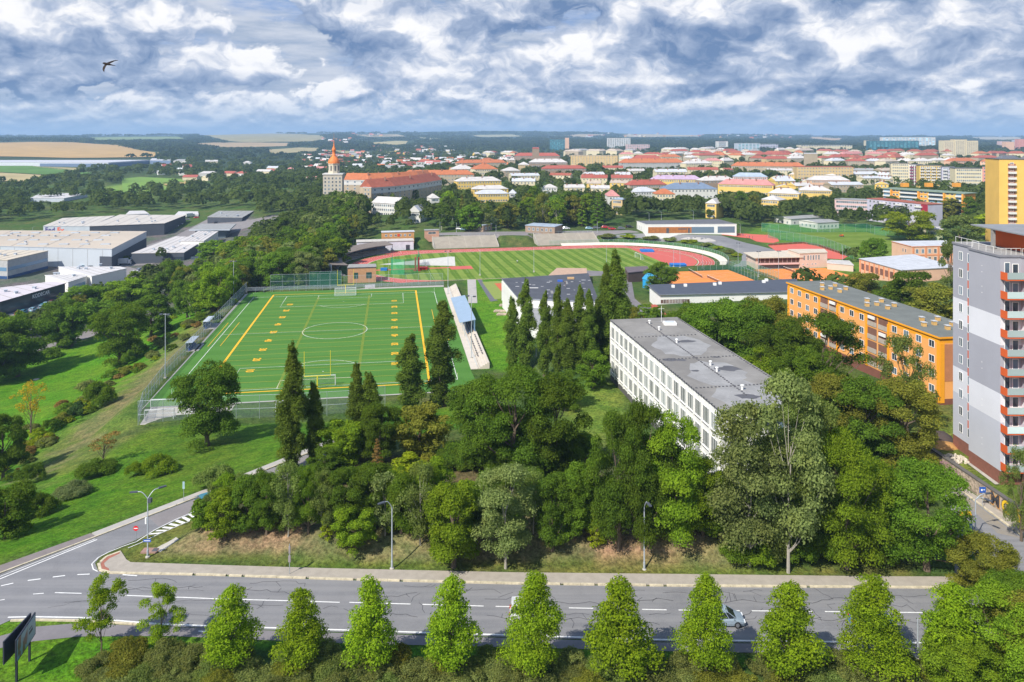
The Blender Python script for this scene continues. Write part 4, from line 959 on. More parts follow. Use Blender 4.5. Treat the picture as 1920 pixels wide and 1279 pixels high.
rl_.build('railing', wframe, tow.root)
KEEP.append((1786, 470, 1920, 860, 100))
tri_poly('path', [(67.7, 113.6), (67.5, 106.2), (68.2, 106.2), (68.2, 113.6)], RZ+.1, concrete)

# ---------------------------------------------------------------- sports hall, long low buildings, club, peach school
def flat(label, pxs, h, base, wc, rc, name='building', cat='building', trim=None, over=.2, group=None, keep=True, top=.3):
    pts = [Vector(P(x, y, base+h)) for x, y in pxs]; b = Bld(name, label, cat, pts, base, h, wc, rc, trim=trim, over=over, group=group, top=top)
    if keep: xs = [q[0] for q in pxs]; ys = [q[1] for q in pxs]; KEEP.append((min(xs), min(ys), max(xs), max(ys)+4, min(p.y for p in pts)))
    return b
hall_roof = mat('hall_roof', (0.085, 0.09, 0.105), .85, .15, .2, .2)
hall = flat('sports hall with dark patched roof and white finned wall behind the poplars', [(973,561),(1122,567),(1102,514),(942,524)], 7.6, 2.0, white_panel, hall_roof, 'sports_hall', 'hall', trim=mat('hall_edge', (.25, .27, .32), .6))
a, L, d, an = hall.edge(3)
for i in range(12): hall.boxpart('fin', 3, L*(i+.5)/12-.12, L*(i+.5)/12+.12, 1.0, 7.4, .004, .45, white_panel)
for i in range(11): hall.boxpart('window_bay', 3, L*(i+.6)/12+.1, L*(i+1.4)/12-.1, 1.2, 7.0, .003, .06, GLASS_B)
for (x, y, w, q, m) in ((1000,540,3,.5,white_panel),(1035,548,.8,4,conc_d),(1062,530,.8,5,conc_d),(1085,552,5,.4,dk),(1050,528,1.6,.9,glass('tarp_blue', (.02, .10, .45), .5, 0)),(1070,523,2.2,1.2,mat('timber_heap', (.5, .32, .16), .9))):
    p = Vector(P(x, y, 9.9))-Vector((hall.c.x, hall.c.y, 2)); MB().box(p.x-w/2, p.x+w/2, p.y-q/2, p.y+q/2, 7.9, 7.93+(.5 if m.name in ('timber_heap', 'tarp_blue') else .04)).build('roofing_material', m, hall.root)
pw = MB()
for i in range(26): p = Vector(P(random.uniform(965, 1110), random.uniform(522, 560), 9.9))-Vector((hall.c.x, hall.c.y, 2)); s_ = random.uniform(.1, .35); pw.box(p.x-s_*2, p.x+s_*2, p.y-s_, p.y+s_, 7.9, 7.95)
pw.build('roof_scraps', mat('scrap', (.42, .42, .42), .8), hall.roof)
h2 = flat('low white wing in front of the sports hall', [(1000,612),(1118,618),(1120,575),(975,571)], 4.0, 3.0, white_panel, rm('grey'), 'wing', 'building', keep=False)
h2.windows(0, 1, 7, 1.6, 1.6, z0=2.2)
ramp = flat('curved brick ramp building beside the stadium path', [(1030,517),(1100,517),(1099,504.5),(1045,504)], 3.2, .3, mat('ramp_brick', (.44, .24, .14), .9), mat('ramp_top', (.46, .31, .22), .9), 'ramp_building', 'building', keep=False)
lb = flat('long low building with dark blue roof between clay courts and big trees', [(1239,553),(1505,547),(1490,525),(1218,536)], 4.4, 0, white_panel, mat('slate_roof', (.075, .085, .11), .8, .08, .4), 'clubhouse', 'building', trim=mat('slate_edge', (.2, .22, .26), .6), over=.6)
lb.windows(0, 1, 8, 3.2, 1.4, z0=2.2, m1=40, gm=glass('brown_glass', (.10, .05, .04), .3, .2))
for (x, y) in ((1262,539),(1285,537),(1340,535),(1350,533),(1432,530),(1437,527)):
    p = Vector(P(x, y, 4.7)); MB().box(p.x-lb.c.x-.5, p.x-lb.c.x+.5, p.y-lb.c.y-.5, p.y-lb.c.y+.5, 4.7, 5.5).build('roof_vent', wframe, lb.roof)
pk = mat('pinkish_render', (.62, .47, .38), .9, .05)
c1 = flat('pinkish tennis clubhouse wing with dark wooden veranda', [(1417,484),(1500,482.5),(1480,471),(1399,475)], 4.8, -1, pk, mat('club_roof', (.55, .48, .38), .9, .1, .4), 'clubhouse', 'clubhouse', over=1.0)
c1.boxpart('veranda', 0, 1, c1.edge(0)[1]-.5, 2.4, 4.6, .004, .06, mat('dark_wood', (.10, .05, .035), .8)); c1.boxpart('railing', 0, 1, c1.edge(0)[1]-.5, 1.9, 2.7, .5, .6, wm('pinkw')); c1.boxpart('painted_shade', 0, 1, c1.edge(0)[1]-.5, .2, 1.7, .004, .05, glass('dark_glass'))  # last strip is dark to paint in the shade below the veranda
for i in range(9): c1.boxpart('post', 0, 2+i*2.0, 2.14+i*2.0, 2.4, 4.6, .07, .14, wm('pinkw'))
c2 = flat('pinkish clubhouse block with five tall narrow windows', [(1500,476),(1551,474),(1545,468),(1478,468.5)], 6.4, -1, pk, mat('club_roof', (.55, .48, .38)), 'clubhouse', 'clubhouse')
for t in (2.0, 3.9, 5.2, 6.5, 7.8, 9.2): c2.win(0, t, 4.6, .8, 2.2)
for t in (1.5, 3.6, 6.0, 7.6): c2.win(0, t, 1.8, .8, .6)
c3 = flat('low pinkish garden annex right of the clubhouse', [(1551,494),(1600,498),(1592,490),(1551,488)], 2.6, -1, pk, rm('white'), 'annex', 'annex')
pe = wm('peach'); pe2 = mat('peach_dark', (.66, .26, .12), .9)
q1 = flat('two-storey peach school building with pale roof, taller of the pair', [(1710.6,463.2),(1790,461.5),(1774,452),(1672,453.4)], 7.5, 1, pe, rm('silver'), 'school_building', 'school', trim=pe2)
for f in range(2):
    for i in range(6): q1.win(0, 2.2+i*2.7+(i//2)*.5, 2.2+f*3.4, 1.3, 1.9, True, mull=1)
for i in range(5): q1.boxpart('pilaster', 0, .1+i*5.9, .8+i*5.9, .2, 7.3, .004, .15, pe2)
q1.boxpart('band', 0, .1, 30, 3.6, 4.1, .004, .10, pe2)
for t in (9, 11): q1.win(3, t, 5.2, .8, 1.6, True, mull=0)
q2 = flat('low peach school hall with wide pale roof in front of taller wing', [(1690,508),(1795,502),(1712,478),(1611,486)], 5.0, 1, pe, rm('silver'), 'school_building', 'school', trim=conc_d)
a, L, d, an = q2.edge(3)
for i in range(8): q2.boxpart('window_bay', 3, 1+i*(L-2)/8+.5, 1+(i+1)*(L-2)/8-.6, 1.2, 3.6, .004, .05, glass('brown_glass')); q2.boxpart('pilaster', 3, .6+i*(L-2)/8, 1.1+i*(L-2)/8, .2, 4.8, .004, .2, pe2)
q3 = flat('small cream pavilion with blue covered lean-to right of the practice pitch', [(1741,430),(1768,431),(1766,426),(1740,426)], 4.0, 1, wm('cream'), rm('white'), 'pavilion', 'pavilion')
q3.windows(0, 1, 4, 1.2, 1.8, z0=2.0)
for i, (x, y) in enumerate(((1708,437),(1719,437),(1725,439),(1734,442.5))):
    g = G(x, y); tag(MB().box(-.6, .6, -.25, .25, 0, 5.2).box(-.7, .7, -.35, .35, -.3, .1).build('marker_pillar', wm('cream'), None, g), 'cream slab pillar standing in the row before the cream pavilion', 'pillar', 'cream pillars by the pavilion')
w1 = block('white gable-ended hut with grey roof behind the practice pitch, left of two', 1483, 411, 1545, 407, 4, 14, 'gable', .9, 'grey', 'white', 1, 6, name='pavilion', cat='hut', keep=6)
w2 = block('white hut with grey sloping roof behind the practice pitch, right of two', 1533, 418, 1573, 416, 4, 16, 'gable', .9, 'grey', 'white', 1, 5, name='pavilion', cat='hut', keep=8)

# white-framed stadium pavilion with timber front
pav = flat('long white-framed pavilion with timber front behind the stadium bend', [(1212,422),(1381,421.2),(1346,412),(1194,415.5)], 4.8, 1.2, white_panel, rm('dark'), 'pavilion', 'pavilion', trim=white_panel, over=.1, top=.4)
a, L, d, an = pav.edge(0); wood = mat('warm_timber', (.42, .16, .05), .7, .2, .8)
pav.boxpart('timber_wall', 0, 1.0, L*.50, .2, 3.6, .004, .05, wood); pav.boxpart('opening', 0, L*.5, L*.75, .2, 3.6, .004, .05, glass('dark_glass')); pav.boxpart('opening', 0, L*.79, L-1, .2, 3.8, .004, .05, glass('dark_glass'))
pav.boxpart('door', 0, L*.22, L*.25, .2, 3.0, .06, .1, dk); pav.boxpart('window_band', 0, L*.35, L*.45, 2.2, 2.8, .06, .1, dk); pav.boxpart('door', 0, L*.46, L*.48, .2, 3.0, .06, .1, dk)
for t in (2, 5, 8): pav.win(3, t, 2, .8, 2.4)
# stadium: stands
def stand(a0, a1, label):
    c = sta((a0+a1)/2, 50.2); r = empty('grandstand', (c[0], c[1], SZ), SA, label, 'grandstand'); w = (a1-a0); mb = MB()
    for i in range(13): mb.box(-w/2, w/2, i*.92+.002, 12.2, i*.37-(.5 if i == 0 else 0), (i+1)*.37)
    mb.build('seating_steps', mat('stand_concrete', (.40, .36, .30), .9, .1, .4), r)
    for x in (-w/2-.3, w/2): MB().face([(x, 0, -1), (x, 12.4, -1), (x, 12.4, 5.3), (x, 0, .9)]).face([(x+.3, 0, -1), (x+.3, 12.4, -1), (x+.3, 12.4, 5.3), (x+.3, 0, .9)][::-1]).face([(x, 0, .9), (x+.3, 0, .9), (x+.3, 12.4, 5.3), (x, 12.4, 5.3)]).face([(x, 0, -1), (x+.3, 0, -1), (x+.3, 0, .9), (x, 0, .9)]).build('side_wall', concrete, r)
    for k in range(1, 4):
        x = -w/2+w*k/4; st = MB()
        for i in range(13): st.box(x-.12, x+.12, i*.92-.01, i*.92+.9, (i+1)*.37+.003, (i+1)*.37+.03)
        st.build('aisle_line', mat('aisle', (.60, .56, .48), .9), r)
    rail = MB().tube((-w/2, 12.3, 5.9), (w/2, 12.3, 5.9), .05)
    for i in range(13): x = -w/2+w*i/12; rail.tube((x, 12.3, 4.8), (x, 12.3, 5.9), .04)
    rail.build('railing', mat('steel_rail', (.35, .42, .42), .6), r)
    return r
stand(-42, -8, 'left concrete grandstand of bare steps behind the back straight'); stand(14, 48, 'right concrete grandstand of bare steps behind the back straight')
# left bend: covered stand, white wall, huts, brick building
def lb_box(name, label, a0, a1, p0, p1, z0, z1, wc, rc, cat='building', **kw):
    pts = [Vector(sta(a0, p0)), Vector(sta(a1, p0)), Vector(sta(a1, p1)), Vector(sta(a0, p1))]
    return Bld(name, label, cat, pts, z0, z1-z0, wc, rc, **kw)
ww_ = lb_box('wall_building', 'long white windowless wall building at the left end of the back straight', -82, -53, 50, 58, SZ, 1.6, mat('lilac_white', (.62, .60, .66), .9), mat('pale_top', (.5, .47, .42), .9), cat='wall')
ww_.boxpart('door', 0, 25, 27, .05, 2.6, .004, .08, glass('dark_glass'))
h_a = lb_box('hut', 'long timber-clad hut with four windows above the white wall building', -69, -52, 60, 65, 1.6, 5.0, mat('hut_timber', (.50, .26, .10), .8, .15, 1), rm('silver'), cat='hut'); h_a.windows(0, 1, 6, 1.2, 1.2, z0=1.8); h_a.boxpart('red_disc', 0, 8.2, 9.4, 1.2, 2.5, .06, .1, mat('signal_red', (.6, .06, .02), .7))
h_b = lb_box('hut', 'small brick judging hut on stilts left of the grandstands', -46, -38.5, 62, 66, 2.2, 5.2, mat('hut_brick', (.46, .26, .18), .9), rm('grey'), cat='hut'); h_b.windows(0, 1, 1, 4.2, 1.2, z0=1.7)
arc = lambda r, t: (-42.2+r*math.cos(t), r*math.sin(t))
cs = empty('covered_stand', sta(-80, 20), SA, 'curved covered stand with brown roof round the left bend', 'grandstand'); off = Vector((-80, 20))
ts = [R(x) for x in (118, 130, 142, 154, 166, 178, 190, 202)]
rf = MB(); bk = MB(); fl_ = MB()
for t0, t1 in zip(ts[:-1], ts[1:]):
    q = [Vector(arc(r, t))-off for r, t in ((46.5, t0), (54, t0), (54, t1), (46.5, t1))]
    rf.face([(q[0].x, q[0].y, 4.4), (q[1].x, q[1].y, 5.3), (q[2].x, q[2].y, 5.3), (q[3].x, q[3].y, 4.4)]); rf.face([(q[0].x, q[0].y, 4.1), (q[3].x, q[3].y, 4.1), (q[3].x, q[3].y, 4.4), (q[0].x, q[0].y, 4.4)])
    rf.face([(q[3].x, q[3].y, 4.1), (q[0].x, q[0].y, 4.1), (q[1].x, q[1].y, 5.0), (q[2].x, q[2].y, 5.0)])
    bk.face([(q[1].x, q[1].y, -1), (q[2].x, q[2].y, -1), (q[2].x, q[2].y, 5.2), (q[1].x, q[1].y, 5.2)]); bk.face([(q[1].x, q[1].y, -1), (q[1].x, q[1].y, 5.2), (q[2].x, q[2].y, 5.2), (q[2].x, q[2].y, -1)])
    for i in range(4):
        r0 = 48+i*1.4; s = [Vector(arc(r, t))-off for r, t in ((r0, t0), (54, t0), (54, t1), (r0, t1))]; fl_.prism([tuple(x) for x in s], -.5, .4+i*.45)
rf.build('roof', mat('brown_roof', (.20, .165, .14), .85, .1, .5), cs); bk.build('back_wall', mat('blue_steel', (.16, .21, .28), .7), cs); fl_.build('seating_steps', conc_d, cs)
for t in ts: p = Vector(arc(47.2, t))-off; MB().tube((p.x, p.y, 0), (p.x, p.y, 4.2), .12).build('column', dk, cs)
bb = flat('brick building with dark green doors at the left end of the stadium', [(652,503),(705,501.5),(704,496),(655,497)], 4.6, -1.6, mat('brick_warm', (.46, .25, .13), .9, .14, 1.2), mat('roof_grey_l', (.30, .29, .27), .9), 'brick_building', 'building', trim=dk)
for t, w in ((3.2, 1.8), (8.4, 2.2)): bb.boxpart('door', 0, t-w/2, t+w/2, .3, 2.7, .004, .08, mat('dark_green', (.02, .07, .06), .5))
KEEP.append((636, 440, 790, 530, 250)); KEEP.append((800, 436, 1400, 545, 250)); KEEP.append((1140, 436, 1560, 505, 250))

# roofed stand and terraces at the right of the football pitch
st = empty('grandstand', pit(2, 38.5), PA, 'small roofed grandstand with blue-grey roof right of the football pitch', 'grandstand')
# local: x along the pitch (away from the camera), y to the left; pitch lies at +y
g0, g1 = loc(903, 692)[0]-2, loc(842, 540)[0]-2
mb = MB()
for i in range(5): mb.box(g0, g1, -1.3, 1.55-i*.57, -.3 if i == 0 else i*.30+.001, (i+1)*.30)
mb.box(g0, g1, 1.551, 3.25, -.3, .14); mb.build('terrace_steps', mat('terrace_pale', (.56, .50, .42), .9, .06, .5), st)
rx0, rx1, ry0, ry1 = -15.2, 17.5, -1.15, 3.4
rf = MB(); rf.face([(rx0, ry0, 4.9), (rx0, ry1, 4.2), (rx1, ry1, 4.2), (rx1, ry0, 4.9)]); rf.face([(rx0, ry1, 4.05), (rx0, ry0, 4.75), (rx1, ry0, 4.75), (rx1, ry1, 4.05)])
rf.face([(rx0, ry0, 4.75), (rx0, ry1, 4.05), (rx0, ry1, 4.2), (rx0, ry0, 4.9)]); rf.face([(rx0, ry1, 4.05), (rx1, ry1, 4.05), (rx1, ry1, 4.2), (rx0, ry1, 4.2)]); rf.face([(rx1, ry0, 4.75), (rx0, ry0, 4.75), (rx0, ry0, 4.9), (rx1, ry0, 4.9)])
for k, f in enumerate(rf.f):
    pass
rf.build('roof', mat('blue_sheet', (.27, .36, .46), .55, .05, .5, .4), st)
MB().box(rx0, rx1, ry0+.2, ry0+.35, .2, 4.7).build('back_wall', mat('blue_panel', (.16, .28, .42), .6), st)
for i in range(6): x = rx0+.3+(rx1-rx0-.6)*i/5; MB().tube((x, ry1-1.5, 0), (x, ry1-1.5, 4.2), .07).build('column', mat('pole_steel', (.40, .44, .46), .5, metal=.2), st)
seats = MB()
for i in range(4):
    seats.box(rx0+.5, rx1-.5, -.8+i*.57, -.45+i*.57, (5-i)*.30+.3, (5-i)*.30+.42)
seats.build('seat_rows', mat('seat_blue', (.10, .14, .22), .6), st)
rail = MB()
for q in (1.75,): 
    rail.tube((g0, q, 1.2), (g1, q, 1.2), .04); rail.tube((g0, q, .7), (g1, q, .7), .03)
    for i in range(40): x = g0+(g1-g0)*i/39; rail.tube((x, q, .1), (x, q, 1.2), .03)
rail.build('railing', mat('steel_light', (.50, .55, .58), .5), st)
sq = MB()
for i in range(9): x = g0+8+i*2.2; sq.box(x, x+.9, .5, .85, .91, .96); sq.box(x, x+.9, -.65, -.3, 1.5, 1.56)
sq.build('seat_pads', dk, st)

# ---------------------------------------------------------------- industrial estate in the valley
steel = wm('steel'); darkw = wm('darkw'); tanroof = mat('gravel_roof', (.47, .40, .32), .9, .1, .02)
def vflat(label, pxs, h, wc, rc, name='warehouse', cat='warehouse', base=-20, **kw): return flat(label, pxs, h, base, wc, rc, name, cat, **kw)
W1 = vflat('large pale grey warehouse with tan roof and rows of skylights', [(-160,458),(209.5,467.5),(274.5,434.5),(-100,432)], 11, mat('steel_panel', (.48, .52, .56), .7, .04, .06), tanroof, trim=steel, over=.2)
L = W1.edge(0)[1]
for i in range(15): W1.boxpart('panel_joint', 0, L-6-i*9.5, L-5.85-i*9.5, .2, 10.6, .003, .04, conc_d)
W1.boxpart('lower_wall', 1, .1, W1.edge(1)[1]-.1, .1, 6.8, .004, .12, darkw); W1.boxpart('dark_corner', 0, L-7.6, L-.1, .1, 6.8, .004, .14, darkw)
sk = glass('skylight_pale', (.42, .46, .50), .3, .02)
skm = MB().box(-2.6, 2.6, -1.1, 1.1, 0, .5).mesh('skylight', [sk])
for r_, (y, n, x0, dx) in enumerate(((442, 9, 8, 38), (450.5, 8, 18, 40), (458.5, 7, 30, 39), (437, 9, 12, 37))):
    for i in range(n):
        x = x0+i*dx+(r_*6)
        if x > 245-(y-434)*1.6: continue
        p = Vector(P(x, y, -8.7)); link('skylight', skm, W1.roof, (p.x-W1.c.x, p.y-W1.c.y, 11.3), .12)
W2 = vflat('dark grey warehouse with pale sloping roof behind the tan-roofed one', [(168,425),(308,419.5),(348,404),(225,403)], 9, darkw, mat('pale_roof', (.50, .46, .41), .9, .06, .03), trim=darkw)
W2b = vflat('pale grey freight depot with company lettering on its corner', [(81,424.5),(168,425),(215,405),(118,409.5)], 9, steel, mat('pale_roof', (.5, .46, .41)), trim=steel)
W2b.boxpart('window_band', 0, 8, W2b.edge(0)[1]-14, 1.2, 2.6, .004, .06, glass('dark_glass'))
# lettering on the depot: two-tone
a, L, d, an = W2b.edge(0)
me = text_mesh('Fed', 5.2, .03, .12); me.materials.append(mat('sign_purple', (.06, .03, .20), .6)); o = link('lettering', me, W2b.root, W2b.at(0, 5.2, 6.2, .08)[0]); o.rotation_euler = (R(90), 0, an)
me = text_mesh('Ex', 5.2, .03, .12); me.materials.append(mat('sign_orange', (.75, .10, .02), .6)); o = link('lettering', me, W2b.root, W2b.at(0, 13.2, 6.2, .08)[0]); o.rotation_euler = (R(90), 0, an)
W3 = vflat('dark grey warehouse with gently sloping roof beside the curved access road', [(389,407.5),(454,408.5),(476,396),(411,396)], 9, darkw, rm('grey'))
W4 = vflat('low dark car showroom with pale flat roof left of the woods', [(247,475.5),(345,474),(390,446),(330,444)], 6, darkw, mat('pale_roof2', (.52, .49, .47), .9, .06, .04), 'showroom', 'showroom')
W4.boxpart('window', 0, 22, 30, .8, 3.6, .004, .06, glass('dark_glass')); W4.boxpart('window', 0, 34, 44, .8, 3.6, .004, .06, glass('dark_glass'))
W4b = vflat('white raised block on the pale showroom roof', [(339,453),(382,452.5),(409,434.5),(372,434)], 8, white_panel, mat('pale_roof2', (.52, .49, .47)), 'showroom', 'showroom')
W5 = vflat('petrol-station style building with wide flat canopy', [(366,431.5),(423,431),(433,422.5),(384,422.5)], 8, glass('showroom_glass', (.10, .13, .15), .2, .1), rm('grey'), 'showroom', 'showroom', over=3.5, top=.8, trim=steel)
W6 = vflat('grey office building with long blue window band at the left edge', [(-70,485),(14,488.5),(90,471),(-20,469)], 10, mat('office_grey', (.42, .42, .42), .8), mat('tan_roof2', (.55, .48, .38), .9), 'office_building', 'office')
for k in (0, 1): L = W6.edge(k)[1]; W6.boxpart('window_band', k, .6, L-.6, 4.3, 6.2, .004, .1, glass('band_glass', (.05, .10, .16), .15, .3)); W6.boxpart('blue_base', k, .2, L-.2, .1, 1.6, .004, .12, mat('blue_base', (.03, .08, .20), .6))
W7 = vflat('white workshop hall with pale roof and white parapet', [(172,519),(237,504),(225,501),(110,501)], 9, white_panel, mat('pale_roof3', (.55, .53, .52), .9), 'workshop', 'workshop', trim=white_panel)
W7.boxpart('door', 0, 8, 14, .2, 3.6, .004, .06, dk); W7.boxpart('door', 0, 22, 27, .2, 3.6, .004, .06, dk)
W8 = vflat('white block with slanted window strip beside the showroom', [(128,530),(163,518.5),(150,515),(85,517)], 9, white_panel, mat('pale_roof3', (.55, .53, .52)), 'showroom', 'showroom', trim=white_panel)
W8.boxpart('window_band', 0, 3, W8.edge(0)[1]-1.5, 4.6, 7.0, .004, .08, GLASS_B)
W9 = vflat('car showroom with dark glazed front, pale ribbed roof and cars on its deck', [(0,567),(122,532),(100,529),(-60,548)], 10, glass('showroom_dark', (.035, .05, .06), .15, .1), mat('rib_roof', (.55, .50, .52), .85, .05, .1), 'showroom', 'showroom', trim=dk, over=.3)
a, L9, d, an9 = W9.edge(0)
deck = W9.boxpart('parking_deck', 0, 1, L9+2, 3.9, 4.4, .05, 9.0, conc_d)
W9.boxpart('deck_front', 0, 1, L9+2, 3.9, 5.3, 9.02, 9.1, glass('deck_glass', (.14, .18, .18), .3, .05)); W9.boxpart('lower_glazing', 0, 1, L9, .1, 3.4, .1, 7.5, glass('showroom_dark'))
me = text_mesh('KODECAR', 2.2, .03, .03); me.materials.append(wframe); o = link('lettering', me, W9.root, W9.at(0, L9*.60, 8.4, .12)[0]); o.rotation_euler = (R(90), 0, an9)
W10 = vflat('low blue-walled hall with pale hipped roof behind the dark warehouse', [(236,402.5),(279,401),(270,395.5),(243,396)], 6, mat('blue_wall', (.10, .17, .32), .7), mat('pale_roof3', (.55, .53, .52)), keep=True)
W11 = vflat('white garage with dark doors beside the dark warehouse', [(328,404),(372,403),(371,397),(335,397)], 6, white_panel, mat('pale_roof3', (.55, .53, .52)), 'garage', 'garage')
W12 = vflat('flat grey-roofed works hall among trees in the valley', [(57,371.5),(120,372),(164,364),(80,361)], 6, steel, mat('pale_roof3', (.55, .53, .52)), 'works_hall', 'hall', base=-18)
W13 = flat('very long white logistics warehouse far out in the valley', [(-80,304.5),(203,305),(280,300),(-60,300.5)], 14, -16, mat('logistics_white', (.62, .64, .68), .7), mat('logistics_roof', (.50, .50, .53), .8), 'warehouse', 'warehouse')
W13.boxpart('blue_end', 0, W13.edge(0)[1]*.55, W13.edge(0)[1]-1, .5, 12, .01, .5, mat('blue_grey_panel', (.16, .22, .33), .7)); W13.boxpart('blue_end', 1, 1, W13.edge(1)[1]-1, .5, 12, .01, .5, mat('blue_grey_panel', (.16, .22, .33), .7))
W14 = flat('blue-grey annex hall at the far right end of the long warehouse', [(281,301),(320,301.5),(320,297.5),(285,297)], 13, -16, mat('blue_grey_panel', (.16, .22, .33), .7), mat('logistics_roof', (.50, .50, .53)), 'warehouse', 'warehouse')
for i, (xl, y, xr, rc) in enumerate(((342,332.5,369,'red'),(372,325.5,407,'white'),(418,325,438,'red'),(440,325,456,'red'),(480,321.5,505,'white'),(492,320,515,'red'),(378,333,390,'white'),(536,317,552,'pink'),(500,315,520,'silver'),(455,305,470,'white'),(385,303,408,'white'),(325,301.5,350,'grey'),(615,291,660,'red'),(575,312,590,'red'))):
    block('%s-roofed farm building, number %s from the left of the valley hamlet' % (WORD[rc], ['one','two','three','four','five','six','seven','eight','nine','ten','eleven','twelve','thirteen','fourteen'][i]) if 0 else 'low farm building of the valley hamlet with %s roof' % WORD[rc], xl, y, xr, y+random.uniform(-.6, .6), 5, 14, 'hip' if i % 2 else 'gable', 3.5, rc, 'white' if i % 2 else 'cream', name='farm_building', cat='farm building', keep=2, win=False, group='%s-roofed farm buildings of the hamlet' % WORD[rc])

# roof furniture of the sheds: ridge seams, vents, gutters; parked lorries and pallets in the yards
rv = MB().box(-.6, .6, -.6, .6, 0, .9).box(-.8, .8, -.8, .8, .9, 1.0).mesh('roof_vent', [wm('steel')])
rr3 = random.Random(9)
for b_, n_ in ((W2, 7), (W2b, 5), (W3, 4), (W4, 8), (W4b, 4), (W6, 3), (W7, 5), (W8, 3), (W9, 4), (W1, 6), (W12, 3)):
    A0, A1, A3 = b_.L[0], b_.L[1], b_.L[3]
    for _ in range(n_):
        u_, v_ = rr3.uniform(.12, .88), rr3.uniform(.15, .85); q = A0+(A1-A0)*u_+(A3-A0)*v_; link('roof_vent', rv, b_.roof, (q.x, q.y, b_.h+.3), rr3.uniform(0, 1))
    sm_ = MB()
    for k in range(1, 6):
        a_, c_ = A0+(A1-A0)*k/6, A3+(b_.L[2]-A3)*k/6; d_ = (c_-a_).normalized(); n2 = Vector((-d_.y, d_.x))*.12; sm_.prism([tuple(a_+n2), tuple(a_-n2), tuple(c_-n2), tuple(c_+n2)], b_.h+.303, b_.h+.38)
    sm_.build('roof_seams', mat('seam_grey', (.33, .31, .29), .9), b_.roof)
# ================================================================== TOWN
def curved(label, pxs, h, depth, rise, rc, wc, floors, name='palace_wing', base=None, ch=6, cat='housing block'):
    if base is None: A = GH(*pxs[0], h); B = GH(*pxs[-1], h); base = min(A[2], B[2])-h
    q = [Vector(P(x, y, base+h)[:2]) for x, y in pxs]
    # refine into short segments
    pts = []
    for i in range(len(q)-1):
        for k in range(4): pts.append(q[i]+(q[i+1]-q[i])*k/4)
    pts.append(q[-1]); n = len(pts); nr = []
    for i in range(n):
        d = (pts[min(n-1, i+1)]-pts[max(0, i-1)]).normalized(); nr.append(Vector((-d.y, d.x)))
    bk = [p+m*depth for p, m in zip(pts, nr)]; c = pts[0]; r = empty(name, (c.x, c.y, base), 0, label, cat)
    w = MB(); f = lambda p, z: (p.x-c.x, p.y-c.y, z)
    ring_ = pts+bk[::-1]; w.prism([(p.x-c.x, p.y-c.y) for p in ring_], -3, h); w.build('wall', wm(wc), r)
    co = MB()
    for i in range(n-1): co.face([f(pts[i]-nr[i]*.3, h-.9), f(pts[i+1]-nr[i+1]*.3, h-.9), f(pts[i+1]-nr[i+1]*.3, h), f(pts[i]-nr[i]*.3, h)]); co.face([f(pts[i]-nr[i]*.12, h-4.4), f(pts[i+1]-nr[i+1]*.12, h-4.4), f(pts[i+1]-nr[i+1]*.12, h-1.2), f(pts[i]-nr[i]*.12, h-1.2)])
    co.build('cornice', wm('white'), r)
    rf = MB(); md = [p+m*depth/2 for p, m in zip(pts, nr)]
    for i in range(n-1):
        rf.face([f(pts[i]-nr[i]*.5, h+.01), f(pts[i+1]-nr[i+1]*.5, h+.01), f(md[i+1], h+rise), f(md[i], h+rise)]); rf.face([f(bk[i+1]+nr[i+1]*.5, h+.01), f(bk[i]+nr[i]*.5, h+.01), f(md[i], h+rise), f(md[i+1], h+rise)])
    for a, s in ((0, 1), (n-1, -1)): t = [f(pts[a]-nr[a]*.5, h+.01), f(md[a]+(pts[1]-pts[0]).normalized()*0, h+rise), f(bk[a]+nr[a]*.5, h+.01)]; rf.face(t if s > 0 else t[::-1])
    ro = rf.build('roof', rm(rc), r)
    me = MB().box(-.5, .5, -.4, .4, -1.5, 1.3).mesh('chimney', [mat('chimney_brick', (0.30, 0.16, 0.11))])
    for i in range(ch): k = int((i+.5)*(n-1)/ch); link('chimney', me, ro, f(md[k]-nr[k]*depth*.15*(1 if i % 2 else -.5), h+rise-.4))
    wmesh = win_mesh(1.7, 1.7)[2]; cnt = 0; L = sum((pts[i+1]-pts[i]).length for i in range(n-1)); per = max(1, 96//floors); sp = L/per
    sp = max(sp, 3.2); pos = sp/2; acc = 0
    for i in range(n-1):
        sl_ = (pts[i+1]-pts[i]); l = sl_.length
        while pos < acc+l and cnt < 98:
            p = pts[i]+sl_*((pos-acc)/l); an = math.atan2(sl_.y, sl_.x)
            for k in range(floors): z = 1.8+(h-3.6)*k/(floors-1); o = link('window', wmesh, r, f(p-nr[i]*(.16 if z > h-4.5 else .02), z)); o.rotation_euler = (0, 0, an); cnt += 1
            pos += sp
        acc += l
    xs = [p[0] for p in pxs]; ys = [p[1] for p in pxs]; KEEP.append((min(xs), min(ys)-12, max(xs), max(ys)+16, min(p.y for p in pts))); return r
curved('rear curved housing wing with bright orange roof beside the spired tower', [(645,337),(690,337.5),(740,336),(790,333),(812,330)], 18, 13, 5.5, 'orange', 'tan', 6, base=0)
curved('front curved housing wing with dark red-orange roof and pale cornice', [(696,352),(740,349),(790,343),(828,337)], 18, 13, 6, 'brick', 'tan', 6, base=0)
e_ = flat('pale end pavilion of the front curved wing', [(680,352),(696,352.5),(700,350),(684,349.8)], 18, 0, wm('tan'), rm('white'), 'end_pavilion', 'housing block'); e_.windows(0, 6, 2, 1.4, 1.6)
